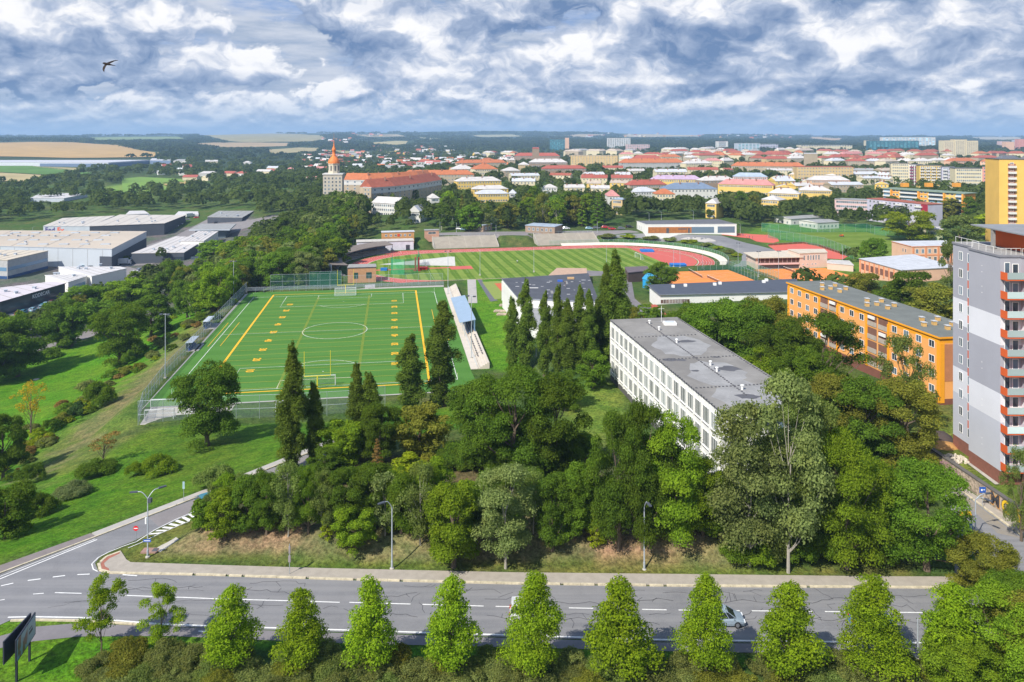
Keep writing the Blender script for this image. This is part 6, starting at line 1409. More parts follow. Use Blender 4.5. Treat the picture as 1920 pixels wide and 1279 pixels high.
# lone and named trees
tree(390,836,672,116,'round','dark','lone dark green tree before the near-left corner of the football pitch')
for x,yb,yt,w,lab in ((548,884,646,54,'tallest poplar of the left group before the football pitch'),(588,872,716,36,'thin half-bare poplar beside the tallest left poplar'),(668,850,680,36,'left trunk of the twin poplars before the pitch goal'),(692,850,698,46,'right trunk of the twin poplars before the pitch goal'),
    (769,775,628,52,'poplar before the right yard numbers of the football pitch'),(830,762,562,60,'tall poplar at the near-right corner of the football pitch'),
    (960,700,556,30,'short poplar left of the sports hall group'),(985,700,526,38,'poplar before the left end of the sports hall'),(1021,705,548,32,'slim poplar before the middle of the sports hall'),(1046,705,536,32,'pointed poplar before the right half of the sports hall'),
    (1064,705,560,34,'low poplar in the middle of the sports hall group'),(1088,700,536,34,'poplar right of the hall middle with pointed top'),(1104,700,543,30,'poplar right beside the hall end'),(1120,690,560,26,'short poplar tucked left of the tallest poplar'),(1136,690,492,34,'left stem of the tallest poplar beside the school'),(1154,690,472,54,'tallest poplar beside the school and the sports hall')):
    tree(x,yb,yt,w,'poplar','poplar',lab,name='poplar')
tree(905,880,702,120,'round','dark','left part of the big dark round tree group before the sports hall'); tree(965,890,676,150,'round','dark','biggest dark round tree, middle of the group before the hall'); tree(1042,888,692,120,'round','dark','right dark round tree of the big group'); tree(880,800,712,80,'round','dark','dark tree behind the left of the big round group')
tree(786,860,752,104,'round','olive','olive tree with yellow tips left of the big round group'); tree(640,868,780,84,'round','bright','light green bushy tree behind the path end'); tree(712,868,748,74,'round','dark','dark tree between the twin poplars and the olive tree')
tree(707,905,822,38,'conifer','brown','bronze conifer in the clearing behind the belt',name='conifer'); tree(770,905,850,60,'oval','lime','yellow-green young tree in the clearing'); tree(610,900,835,60,'round','dark','dark bushy tree just right of the tall poplar foot')
belt = [(380,992,932,38,'oval','mid'),(422,1012,908,60,'oval','bright'),(462,1000,888,66,'round','dark'),(500,1002,880,66,'round','dark'),(540,1006,868,62,'birch','willow'),(578,1000,872,58,'round','mid'),(606,1004,880,52,'birch','willow'),(612,1010,930,30,'conifer','lime'),(640,992,866,84,'round','dark'),
 (667,1034,940,74,'round','bright'),(700,985,860,84,'round','dark'),(722,1004,888,58,'birch','grey'),(752,1000,872,60,'oval','mid'),(788,1022,870,72,'birch','willow'),(815,990,852,70,'oval','bright'),(850,1064,893,98,'oval','bright'),(905,990,880,70,'oval','mid'),
 (948,1066,868,124,'aspen','grey'),(1000,1000,880,60,'birch','willow'),(1036,1032,880,66,'oval','dark'),(1076,1008,862,70,'oval','mid'),(1104,1000,850,64,'round','mid'),(1118,1024,936,42,'conifer','lime'),(1160,1030,758,106,'round','dark'),(1205,1028,740,104,'round','dark'),
 (1262,1016,760,110,'oval','bright'),(1276,1020,936,50,'birch','grey'),(1240,990,800,90,'oval','mid'),(1318,1004,850,96,'round','bright'),(1352,1010,880,80,'round','mid'),(1404,1060,750,150,'aspen','grey'),(1478,1074,690,150,'aspen','grey'),(1532,1040,736,110,'aspen','willow'),(1440,1020,880,96,'oval','mid'),(1442,1040,800,90,'oval','willow'),(1530,1040,800,100,'oval','mid'),(1500,985,735,96,'oval','willow'),
 (1545,1030,820,110,'oval','mid'),(1588,1066,800,140,'round','bright'),(1520,1000,860,90,'oval','bright'),(1620,1000,850,90,'round','mid')]
seen = {}
def belt_label(i, x, k, c):
    near = 'left of the left lamp' if x < 735 else 'between the two lamps' if x < 1208 else 'right of the right lamp'
    key = (k, c, near); n = seen.get(key, 0); seen[key] = n+1; tot = sum(1 for q in belt if (q[4], q[5]) == (k, c) and ('left of the left lamp' if q[0] < 735 else 'between the two lamps' if q[0] < 1208 else 'right of the right lamp') == near)
    col = CD[c]+' ' if CD[c] and k != 'aspen' else ''
    return ('%s ' % ORD[n] if tot > 1 else '')+'%s %sbelt tree %s' % (DESC[k], col, near)+(', counted from the left' if tot > 1 else '')
DESC = dict(oval='upright', round='broad', birch='drooping birch-like', conifer='pointed yellow-green', aspen='tall airy grey-green'); CD = dict(mid='green', bright='bright green', dark='dark green', willow='soft green', lime='', grey='grey-green', olive='olive')
for i, (x, yb, yt, w, k, c) in enumerate(belt):
    tree(x, yb, yt, w, k, c, belt_label(i, x, k, c), 'trees of the belt above the near pavement', name='birch' if k == 'birch' else 'tree', bk=bark_w if k in ('birch', 'aspen') else None)
for i,(x,yb,yt,w,k,c,lab) in enumerate(((1690,880,704,136,'round','olive','large olive-brown lime tree below the orange block end'),(1622,880,700,124,'round','dark','dark tree left of the large olive lime'),(1560,868,690,118,'round','olive','olive-tipped tree right of the school end'),(1738,1070,858,156,'round','mid','big green tree left of the side road, before the graffiti wall'),(1684,965,878,54,'conifer','mid','small dense conifer left of the big roadside tree'),
  (1846,1120,1002,112,'round','olive','brownish maple at the corner of the side road'),(1905,1190,1070,110,'round','mid','green tree at the right edge beside the main road'),(1872,1300,1095,170,'round','bright','bright olive round tree in the lower right corner'),(1800,1310,1170,130,'round','bright','lower bright tree left of the corner tree, bottom right'),(1925,1310,1110,150,'round','olive','rightmost bright tree cut by the lower right corner'),
  (1112,728,652,58,'round','mid','green tree between the poplars and the school corner'),(1060,770,690,60,'round','dark','dark low tree below the hall poplars'),(1180,640,570,56,'round','olive','olive tree behind the school, left of the big pair'),(1215,620,568,60,'round','mid','low green tree above the far school corner'),
  (1292,690,562,84,'round','mid','green tree right behind the school roof'),(1345,712,552,122,'round','mid','big round green tree in the middle behind the school'),(1402,720,556,110,'round','dark','dark tree behind the middle of the school roof'),(1440,690,545,104,'round','olive','olive crowned tree before the long dark-roofed clubhouse'),(1470,760,590,120,'round','dark','dark spreading tree between school and orange block'),
  (1542,775,578,140,'round','dark','dark tree hiding the middle of the orange block'),(1505,800,640,100,'round','mid','green tree below the dark spreading one'),(1430,770,650,90,'oval','bright','bright green tree against the right edge of the school roof'),(1700,812,632,116,'willow','willow','weeping grey-green birch before the orange block end'),
  (1512,548,500,50,'round','lime','small round yellow-green tree before the clay court'),(1240,552,488,58,'round','mid','tree at the left corner of the clay courts'),(1356,556,528,30,'conifer','conifer','dark conifer on the long clubhouse roof line'),(1570,560,512,60,'round','mid','tree behind the far end of the orange block'),(1622,588,504,74,'round','olive','olive tree behind the orange block roof'),(1668,594,540,80,'round','dark','dark tree behind the middle of the orange block roof'),
  (1712,600,500,90,'round','dark','dark tree before the low peach hall'),(1752,624,520,110,'round','olive','large olive tree right before the peach school'),(1785,560,450,60,'willow','willow','feathery tree between peach school and the tower block'),(1705,452,388,84,'round','lime','bright yellow-green tree behind the practice pitch fence'),(1640,506,440,46,'oval','mid','tree at the near corner of the practice pitch'),(1600,490,462,40,'round','mid','low tree beside the red playing field'),
  (1800,470,400,70,'round','willow','grey-green tree behind the tower terrace'),(1840,440,392,60,'round','mid','tree below the yellow tower block, left'),(1880,450,390,80,'round','lime','light tree below the yellow tower block, right'),(1915,1015,838,76,'willow','willow','weeping willow hanging over the graffiti wall'),
  (32,706,586,112,'round','dark','dark tree at the left edge above the lawn'),(-10,720,600,90,'round','dark','dark tree cut by the left edge above the lawn'),(110,652,556,76,'round','dark','dark roadside tree right of the left-edge cluster'),(135,650,562,60,'round','mid','smaller tree leaning on the dark roadside tree'),(226,682,562,96,'round','mid','leaning broad tree in the middle of the left lawn'),(284,632,548,76,'round','dark','dark tree above the top of the left lawn'),
  (58,824,700,78,'thin','yellow','thin tree with yellowing crown on the left lawn'),(5,900,770,80,'round','dark','dark tree at the left edge below the yellowing one'),(10,1010,900,90,'round','dark','dark bushy tree at the left edge beside the lawn'),(323,560,484,54,'round','dark','dark round tree before the low dark showroom'),(195,872,800,70,'thin','brown','thin brownish tree on the scrubby slope'),
  (232,585,520,90,'round','bright','light green tree before the white workshop'),(160,600,530,80,'round','mid','tree before the showroom deck'),(190,620,560,70,'round','mid','tree between showroom and lawn road'),(400,500,448,60,'round','mid','light crowned tree right of the low showroom'),(302,494,462,18,'conifer','conifer','small dark conifer before the large warehouse'),(237,494,478,14,'oval','lime','tiny light tree before the dark warehouse corner'))):
    tree(x, yb, yt, w, k, c, lab, z=RZ if (yb > 1040 and x > 1700) else None)
# shrubs
SHR = []
def bush(px, yb, w, h, col, label, group=None, z=None): tree(px, yb, yb-h, w, 'bush', col, label, group, z, name='shrub')
bush(298,888,64,44,'bright','large bright green shrub on the left lawn, right of the pair'); bush(254,892,36,32,'bright','smaller bright green shrub on the left lawn, left of the pair'); bush(135,932,64,34,'blue','blue-green rounded shrub on the left lawn'); bush(180,892,70,36,'dark','dark shrub row behind the blue-green shrub')
bush(30,975,90,80,'dark','large dark shrub at the left edge of the lawn'); bush(75,965,60,50,'dark','dark shrub beside the large left-edge one'); bush(95,670,40,26,'mid','low shrub below the roadside trees at left'); bush(60,905,50,44,'dark','dark shrub at the foot of the scrubby slope')
bush(185,762,56,58,'mid','dark green shrub halfway along the scrubby slope'); bush(150,778,40,30,'conifer','flat juniper-like shrub on the slope'); bush(240,684,24,36,'mid','upright shrub beside the leaning lawn tree')
r4 = random.Random(21)
for i in range(64):
    t = i/63; x = 12+(405-12)*t+r4.uniform(-20, 14); y = 880+(575-880)*t+r4.uniform(-26, 26)-30*math.sin(math.pi*t)*.3; s_ = (16+r4.uniform(0, 20))*(1-.4*t)
    c = r4.choice(['mid', 'olive', 'brown', 'lime', 'dark', 'hedge']); bush(x, y, s_*1.3, s_*.8, c, 'low %s scrub bush on the slope left of the football pitch' % {'mid': 'green', 'olive': 'olive', 'brown': 'brown', 'lime': 'yellow-green', 'dark': 'dark', 'hedge': 'grey-green'}[c], '%s scrub bushes on the slope' % c)
for i in range(70):
    x = r4.uniform(400, 1500); y = r4.uniform(900, 985) if x < 1150 else r4.uniform(940, 1000); c = r4.choice(['mid', 'dark', 'mid', 'bright', 'willow']); bush(x, y, r4.uniform(46, 74), r4.uniform(34, 58), c, '%s undergrowth shrub between the trunks of the belt' % {'mid': 'green', 'dark': 'dark green', 'bright': 'light green', 'willow': 'soft green'}[c], '%s undergrowth shrubs of the belt' % c)
for i in range(26):
    x = r4.uniform(840, 1090); y = r4.uniform(850, 888); bush(x, y, r4.uniform(50, 80), r4.uniform(40, 70), 'dark', 'dark shrub under the big round tree group', 'dark shrubs under the big round trees')
for i in range(40):
    x = r4.uniform(1270, 1720); y = r4.uniform(640, 980); 
    if x < 1480 and y > 690 and x < 1352+(y-600)*.9: continue
    if x > 1560 and y < 790: continue
    bush(x, y, r4.uniform(46, 70), r4.uniform(34, 56), r4.choice(['dark', 'mid']), 'dark shrub in the green between school, orange block and road', 'shrubs between school and orange block')
for i, (x, y) in enumerate(((1385,1052),(1425,1056),(1455,1050),(1500,1056),(1540,1050),(1625,1050),(1660,1056))):
    bush(x, y, 62, 58, ('mid', 'bright', 'willow')[i % 3], '%s low bush from the left at the feet of the airy grey-green trees' % ORD[i], 'low bushes at the feet of the airy trees')
# bottom hedge: olive shrubs side by side
for i in range(96):
    row = i % 4; x = 150+(i//4)*76+r4.uniform(-16, 16)+row*17; yb = 1246+row*24+r4.uniform(-6, 6)+min(16, (x-150)/70)
    if x < 200 and row == 0: continue
    bush(x, yb, r4.uniform(60, 92), r4.uniform(36, 54), r4.choice(['hedge', 'hedge', 'hedge', 'willow', 'olive']), 'olive-grey shrub of the dense planting along the bottom edge', 'shrubs of the planting along the bottom edge', z=RZ)
for i, (x, y) in enumerate(((410,835),(575,838),(750,850),(910,862),(1058,880),(1185,905),(1285,930),(1365,960),(1425,985))):
    c = 'lime' if i in (1, 4, 6, 8) else 'hedge'; bush(1040+x/4.174, 241+y/4.174+3, 30 if i < 6 else 22, 7, c, '%s clipped hedge oval, %s from the left above the stadium bend' % ('yellow-green' if c == 'lime' else 'olive', ORD[i]), 'clipped hedge ovals along the stadium bend')
# wooded areas filled tree by tree
def blocked(g, h, w):
    x, yb = proj(g); yt = proj((g[0], g[1], g[2]+h))[1]; wp = w*F/g[1]
    for (a, b, c, d, D) in KEEP:
        if g[1] < D+6 and x+wp*.36 > a and x-wp*.36 < c and yt < d-1 and yb > b+2: return True
    return False
def wood(poly, step, hr, kinds, cols, label, group, seed, jit=.42, lo=0):
    rr_ = random.Random(seed); W_ = [G(x, y)[:2] for x, y in poly]; xs = [p[0] for p in W_]; ys = [p[1] for p in W_]; y = min(ys); k = 0
    while y < max(ys):
        st_ = step*(1+max(0, y-500)/900*.6); x = min(xs)+(k % 2)*st_/2; k += 1
        while x < max(xs):
            X, Y = x+rr_.uniform(-jit, jit)*st_, y+rr_.uniform(-jit, jit)*st_
            if inside(X, Y, W_):
                g = (X, Y, Tz(X, Y)); h = rr_.uniform(*hr); kd = rr_.choice(kinds); w = h*ASP[kd]*rr_.uniform(.85, 1.2); ok = False
                for s_ in (1, .75, .5, .36):
                    if not blocked(g, h*s_, w*s_): ok = True; break
                if ok and h*s_ > 4:
                    c = rr_.choice(cols); TREES.append(dict(p=g, h=h*s_, w=w*s_, px=h*s_*F/Y, kind=kd, col=c, label='%s %s' % ({'dark': 'dark green', 'mid': 'green', 'bright': 'light green', 'olive': 'olive', 'grey': 'grey-green', 'willow': 'soft green', 'conifer': 'blackish green', 'lime': 'yellow-green', 'poplar': 'dark'}[c], label), group='%s, %s' % (group, c), name={'conifer': 'conifer', 'birch': 'birch'}.get(kd, 'tree'), bk=bark_w if kd == 'birch' else None))
            x += st_
        y += st_*.86
dm = ['dark', 'dark', 'mid', 'olive', 'mid', 'bright', 'grey']
wood([(352,600),(330,560),(380,520),(440,500),(505,445),(560,425),(650,420),(690,440),(640,470),(630,520),(560,545),(462,548),(430,575),(380,600)], 8.6, (11, 16), ['round', 'round', 'oval', 'oval', 'birch'], dm, 'tree in the wood between warehouses and football pitch', 'trees of the wood left of the stadium', 1)
wood([(-60,600),(30,640),(60,600),(170,575),(240,545),(300,520),(330,520),(330,545),(240,600),(150,612),(70,640),(-60,690)], 11, (9, 13), ['round', 'oval'], ['mid', 'bright', 'dark', 'olive'], 'tree along the road before the showrooms', 'roadside trees before the showrooms', 2)
wood([(600,436),(700,434),(800,434),(820,433),(880,434),(985,433),(1140,428),(1190,410),(1200,398),(1000,400),(600,404)], 11.5, (13, 22), ['round', 'round', 'oval', 'birch', 'conifer'], dm, 'tree in the belt behind the back straight', 'trees behind the back straight', 3)
wood([(1190,414),(1385,413),(1480,418),(1480,396),(1190,394)], 10, (12, 19), ['round', 'oval', 'birch'], dm, 'tree behind the white stadium pavilion', 'trees behind the pavilion', 4)
wood([(1385,428),(1440,426),(1480,416),(1550,424),(1640,430),(1760,430),(1790,432),(1870,424),(1870,400),(1385,400)], 11, (11, 17), ['round', 'oval'], ['dark', 'dark', 'mid', 'olive'], 'tree beyond the practice pitch', 'trees beyond the practice pitch', 5)
wood([(-80,425),(230,400),(330,392),(480,392),(600,405),(600,380),(0,375),(-80,380)], 15, (11, 17), ['round', 'round', 'oval'], ['dark', 'dark', 'mid', 'olive'], 'tree of the wooded strip behind the warehouses', 'trees of the strip behind the warehouses', 6)
wood([(480,408),(600,408),(700,404),(700,385),(480,388)], 12, (12, 17), ['round', 'oval'], ['dark', 'mid', 'olive'], 'tree in the wood below the curved wings', 'trees below the curved wings', 7)
wood([(640,398),(1200,398),(1700,400),(1870,396),(1870,368),(1200,364),(900,362),(640,372)], 15, (9, 15), ['round', 'round', 'oval', 'conifer'], dm, 'garden tree among the nearest town houses', 'garden trees of the nearest town houses', 8)
wood([(-80,378),(600,384),(640,370),(600,344),(450,340),(350,352),(190,372),(190,350),(-80,352)], 19, (10, 16), ['round'], ['dark', 'mid', 'dark'], 'tree of the valley woods beyond the warehouses', 'trees of the valley woods', 9)
wood([(640,366),(1000,362),(1600,364),(1870,366),(1870,338),(1500,330),(1000,322),(640,330)], 22, (9, 14), ['round'], ['dark', 'mid', 'olive'], 'tree among the middle rows of town houses', 'trees among the middle town rows', 10)

TREES.sort(key=lambda t: -t['px'])
NIND = 296; cnt_t = 0; rest = []; protos = {}
bushes = 0
for t in TREES:
    isb = t['kind'] == 'bush'
    if not isb:
        if cnt_t >= NIND: rest.append(t); continue
        cnt_t += 1
    hp = t['px']*.533
    if isb: lod = 0 if hp < 8 else 1 if hp < 16 else 2; lod = min(lod, 2)
    else: lod = 0 if hp < 16 else 1 if hp < 34 else 2 if hp < 62 else 3 if hp < 105 else 4
    var = random.randrange(5 if t['kind'] == 'cone' else 4)
    if t['kind'] == 'round' and isb is False and lod == 4: var = random.randrange(4)
    cm, tm = tree_mesh(t['kind'], lod, var)
    r = empty(t['name'] or 'tree', t['p'], random.uniform(0, 6.28), t['label'] or 'green tree', 'shrub' if isb else 'tree', t['group'])
    A = ASP[t['kind']]; sx = t['w']/A*{'poplar': 1.28, 'cone': 1.02, 'round': 1.14, 'oval': 1.18, 'birch': 1.15}.get(t['kind'], 1.04)
    r.scale = (sx, sx, t['h'])
    c = link('crown', cm, r); c.material_slots[0].link = 'OBJECT'; c.material_slots[0].material = LM[t['col']]
    if tm:
        k = link('trunk', tm, r)
        if t['bk']: k.material_slots[0].link = 'OBJECT'; k.material_slots[0].material = t['bk']

# far woods: everything beyond the nearest trees as one mass of crowns
def woodland(name, pts, hs, ws, nleaf, m, seed):
    r = np.random.default_rng(seed); Vs = []; Fs = []; Bs = []; off = 0; pts = np.array(pts); n = len(pts)
    k = np.repeat(np.arange(n), nleaf); d = unit_dirs(r, n*nleaf); d[:, 2] = np.abs(d[:, 2])*.95-.1
    q = np.stack([ws[k]/2, ws[k]/2, hs[k]*.5], 1); bump = 1+.18*np.sin(d[:, 0]*5+k)*np.sin(d[:, 1]*4+k*2.0); p = pts[k]+np.stack([0*hs[k], 0*hs[k], hs[k]*.5], 1)+d*q*bump[:, None]*r.uniform(.85, 1.05, (n*nleaf, 1))
    nr = d+r.normal(0, .35, d.shape)+[0, 0, .2]; nr /= np.linalg.norm(nr, axis=1, keepdims=True); t = np.cross(nr, unit_dirs(r, len(p))); t /= np.linalg.norm(t, axis=1, keepdims=True); b = np.cross(nr, t)
    s = (np.sqrt(ws[k]*hs[k])*1.9/math.sqrt(nleaf))[:, None]*r.uniform(.7, 1.3, (len(p), 1))
    V = np.stack([p-t*s*.6, p-b*s*.45, p+t*s*.6, p+b*s*.45], 1).reshape(-1, 3); bri = np.clip(r.uniform(0, 1, n)[k]*.75+r.uniform(0, .25, len(k)), 0, 1)
    o = link(name, np_mesh(name, V, np.arange(len(V)).reshape(-1, 4), [m], attr=[('leaf', 'FACE', 'FLOAT', bri)])); return o
LMF = leafmat('leaf_far', (0.060, 0.100, 0.022), (0.125, 0.165, 0.040)); LMH = leafmat('leaf_hill', (0.040, 0.070, 0.020), (0.075, 0.110, 0.030))
if rest:
    o = woodland('far_woodland', [t['p'] for t in rest], np.array([t['h'] for t in rest]), np.array([t['w'] for t in rest])*1.05, 150, LMF, 3)
    tag(o, 'mass of tree crowns between the houses of the town and valley beyond the stadium', 'woodland', kind='stuff')
# trees strewn through the far town and villages, and the closed woods on the hills
def scatter(n, x0, x1, y0, y1, seed, hr=(8, 14), avoid=True, wf=1.0):
    r = random.Random(seed); out = []
    while n > 0:
        n -= 1; x = r.uniform(x0, x1); y = y0+(y1-y0)*r.random()**1.0; g = G(x, y); h = r.uniform(*hr); w = h*r.uniform(.8, 1.3)*wf
        if avoid and blocked(g, h*.8, w*.8): continue
        if any(poly_in(x, y, q) or poly_in(x, y-3, q) for q in FIELDS): continue
        out.append((g, h, w))
    return out
def poly_in(x, y, q):
    c = False; j = len(q)-1
    for i in range(len(q)):
        if (q[i][1] > y) != (q[j][1] > y) and x < (q[j][0]-q[i][0])*(y-q[i][1])/(q[j][1]-q[i][1])+q[i][0]: c = not c
        j = i
    return c
FIELDS = [[(-60,269),(60,265.5),(190,270),(250,279),(314,290),(130,298),(-60,294)],[(-40,311),(60,311),(180,321),(110,332),(60,343),(-40,341)],[(226,334),(262,331),(345,335),(350,348),(245,364),(226,366)],[(370,252),(420,249),(600,252),(615,262),(560,267),(430,267),(398,258)],
          [(362,269),(545,267.5),(540,277),(420,278)],[(498,281),(560,276),(607,277),(590,285),(508,290)],[(692,268),(740,264),(792,265),(740,274)],[(773,257),(850,264),(810,263)],[(1050,255),(1130,251),(1105,258)],[(1503,257),(1602,262),(1560,264.5)],[(-60,298),(300,297),(300,313),(-60,314)],[(600,280),(700,284),(700,289),(630,289)],[(655,251),(745,250.5),(765,256.5),(690,258)],[(880,252),(960,251.5),(990,256.5),(900,258)],[(1160,252),(1300,251.5),(1325,256.5),(1180,258)],[(1818,256),(1900,255),(1930,262),(1840,263)],[(155,257),(330,255),(355,261),(180,264)]]
sc = scatter(1500, 560, 1930, 284, 345, 31)+scatter(900, -60, 640, 300, 345, 32, (9, 15))+scatter(800, 560, 1000, 275, 330, 33)+scatter(260, 960, 1930, 278, 300, 34, (8, 12))
o = woodland('town_woodland', [s_[0] for s_ in sc], np.array([s_[1] for s_ in sc]), np.array([s_[2] for s_ in sc]), 60, LMF, 8)
tag(o, 'crowns of trees strewn between the far houses up to the foot of the hills', 'woodland', kind='stuff')
sh = scatter(4600, -80, 2000, 249, 284, 41, (9, 14), True, 2.2)+scatter(1500, -80, 640, 252, 300, 42, (9, 15), True, 1.6)+scatter(1800, 840, 1930, 262, 280, 43, (9, 14), True, 1.6)
hs = np.array([s_[1] for s_ in sh])*np.clip(np.array([s_[0][1] for s_ in sh])/4500, 1, 1.5); ws = np.array([s_[2] for s_ in sh])*np.clip(np.array([s_[0][1] for s_ in sh])/2200, 1, 4)
o = woodland('hill_woodland', [s_[0] for s_ in sh], hs, ws, 26, LMH, 9)
tag(o, 'dark closed woods covering the hills along the horizon', 'woodland', kind='stuff')
# ================================================================== FENCES, MASTS, LAMPS, GOALS
galv = mat('galvanised', (.38, .42, .45), .5, .08, 2, metal=.3); lampm = mat('lamp_pole', (.42, .46, .50), .5, .05, 2, metal=.2); headm = mat('lamp_head', (.07, .08, .10), .5)
net = netmat('chain_link', (.34, .40, .46), .30); netg = netmat('green_net', (.05, .26, .15), .34); nets = netmat('green_screen', (.02, .10, .065), .62); netw = netmat('goal_net', (.55, .58, .60), .22); netl = netmat('pale_green_net', (.12, .34, .20), .26)
def fence(label, pts, h, sp, nm=net, rails=(1.0,), pr=.045, name='fence', low=None):
    pts = [Vector(p) for p in pts]; c = pts[0]; r = empty(name, c, 0, label, 'fence'); pm = MB().tube((0, 0, -.6), (0, 0, h), pr, pr, 6).mesh('post', [galv])
    pan = MB(); rl = MB(); n = 0; lo_ = MB()
    for a, b in zip(pts[:-1], pts[1:]):
        L = (b-a).length; k = max(1, round(L/sp))
        for i in range(k+(1 if b is pts[-1] else 0)):
            if n < 98: link('post', pm, r, a+(b-a)*i/k-c); n += 1
        p, q = a-c, b-c
        for i in range(k):
            s, e = p+(q-p)*i/k, p+(q-p)*(i+1)/k
            pan.face([(s.x, s.y, s.z+.05), (e.x, e.y, e.z+.05), (e.x, e.y, e.z+h), (s.x, s.y, s.z+h)])
            if low: lo_.face([(s.x, s.y+.03, s.z+.05), (e.x, e.y+.03, e.z+.05), (e.x, e.y+.03, e.z+low), (s.x, s.y+.03, s.z+low)])
        for f in rails: rl.tube(p+Vector((0, 0, h*f)), q+Vector((0, 0, h*f)), .035, .035, 5)
    pan.build('mesh_panel', nm, r); rl.build('rail', galv, r)
    if low: lo_.build('screen', nets, r)
    return r
Q = lambda x, y, z=0: P(x, y, z)
fence('steel mesh fence along the left touchline of the football pitch', [Q(258.9, 795.7), Q(267.7, 763.9), Q(308.4, 709), Q(462.5, 546)], 3.2, 2.6, net, (1, .5))
fence('tall post and mesh fence behind the near goal of the football pitch', [Q(258.9, 795.9), Q(443, 785), Q(530, 782), Q(654, 774.5), Q(722, 765)], 4.6, 5.2, netmat('thin_link', (.34, .40, .46), .12), (1, .42))
fence('mesh fence behind the far goal of the football pitch', [Q(463, 546), Q(832, 534.5)], 1.3, 3.0, net, (1,))
fence('tall ball-stop net at the far left corner of the football pitch', [Q(507, 544.0), Q(640, 540)], 5.6, 4.4, netmat('thin_green', (.10, .25, .20), .18), (1, .55)); fence('dark green screened ball-stop net beside the stadium bend', [Q(580, 538), Q(640, 536)], 5.6, 4.4, nets, (1,))
fence('thin post fence between football pitch and stadium walk', [Q(645, 538), Q(830, 533)], 4.2, 4.8, netmat('thin_link2', (.34, .40, .46), .08), (1,))
fence('fence round the outer side of the cream stadium ramp', [sta(42.2+50.2*math.cos(t), 50.2*math.sin(t), SZ+1) for t in np.linspace(-.7, math.pi/2, 22)]+[sta(20, 50.4, SZ+1)], 1.6, 2.6, netl, (1,))
fence('green screened tennis fence on the far side of the left clay court', [Q(1308, 508.5, -1), Q(1367, 505.5, -1), Q(1421, 529, -1)], 3.6, 3.2, netmat('thin_green2', (.10, .25, .20), .15), (1,), low=1.9)
fence('green tennis fence between the two clay courts', [Q(1370, 505, -1), Q(1400, 505, -1), Q(1460, 527, -1)], 3.6, 2.2, netl, (1,), low=1.2)
gq = lambda x, y: G(x, y)
fence('tall green net fence behind the practice pitch', [gq(1428, 434), gq(1460, 436.5), gq(1625, 435.2), gq(1640, 440), gq(1775, 456)], 5.0, 6.5, netg, (1,), name='net_fence')
fence('green net fence between practice pitch and red playing field', [gq(1440, 446), gq(1500, 456), gq(1545, 464), gq(1600, 486)], 5.0, 4.5, netg, (1,), name='net_fence')
fence('low brown timber edge fence of the red playing field', [gq(1440, 461), gq(1505, 457), gq(1535, 462), gq(1592, 482)], 1.1, 3, netmat('brown_boards', (.17, .07, .04), .9), (1,), name='timber_fence')
# throwing cage
cg = empty('throwing_cage', P(733, 514, SZ), 0, 'green netted throwing cage on the left end of the stadium lawn', 'throwing cage'); c0 = Vector(P(733, 514, SZ)); cp = [Vector(P(x, y, SZ))-c0 for x, y in ((733, 514), (758, 515.5), (783, 512), (786, 503), (784, 494))]; cp2 = [Vector(P(x, y, SZ))-c0 for x, y in ((733, 514), (736, 507))]
for p in cp+[cp2[1]]: MB().tube(p, p+Vector((0, 0, 7.2)), .09).build('post', mat('cage_green', (.03, .25, .15), .6), cg)
nm = MB()
for pp in (cp, cp2):
    for a, b in zip(pp[:-1], pp[1:]): nm.face([a, b, b+Vector((0, 0, 6.6)), a+Vector((0, 0, 6.6))])
nm.build('net', netmat('cage_net', (.03, .36, .18), .5), cg)
for x in (779, 785):
    p = Vector(P(x, 508, SZ)); MB().box(-.35, .35, -.2, .2, 0, 6.0).box(-.9, .9, -.6, .6, 0, .3).build('gate_panel', mat('cage_red', (.40, .03, .04), .6), cg, p-c0)
tag(MB().box(-2.2, 2.2, -1.4, 1.4, 0, .8).box(-2.4, 2.4, -1.6, 1.6, .8, .95).build('landing_mat', mat('mat_red', (.62, .04, .03), .6), None, P(792, 505, SZ)), 'bright red padded mat beside the throwing cage', 'mat')
bm_ = mat('mat_blue', (.02, .16, .50), .6)
tag(MB().box(-3.3, 3.3, -2.6, 2.6, 0, .8).box(-3.1, 3.1, -2.4, 2.4, .8, .95).build('landing_mat', bm_, None, P(1213, 471.5, SZ), ), 'long blue padded mat on the far side of the red bend', 'mat'); tag(MB().box(-3.4, 3.4, -2.2, 2.2, 0, 1.1).box(-3.6, 3.6, -2.4, 2.4, 1.1, 1.3).build('landing_mat', bm_, None, P(1271, 500, SZ)), 'blue covered mat at the near edge of the red bend', 'mat')
tag(MB().box(-1.4, 1.4, -1, 1, 0, .9).box(-1.5, 1.5, -1.1, 1.1, .9, 1).build('landing_mat', bm_, None, P(720, 507, SZ)), 'small blue mat left of the green throwing cage', 'mat')
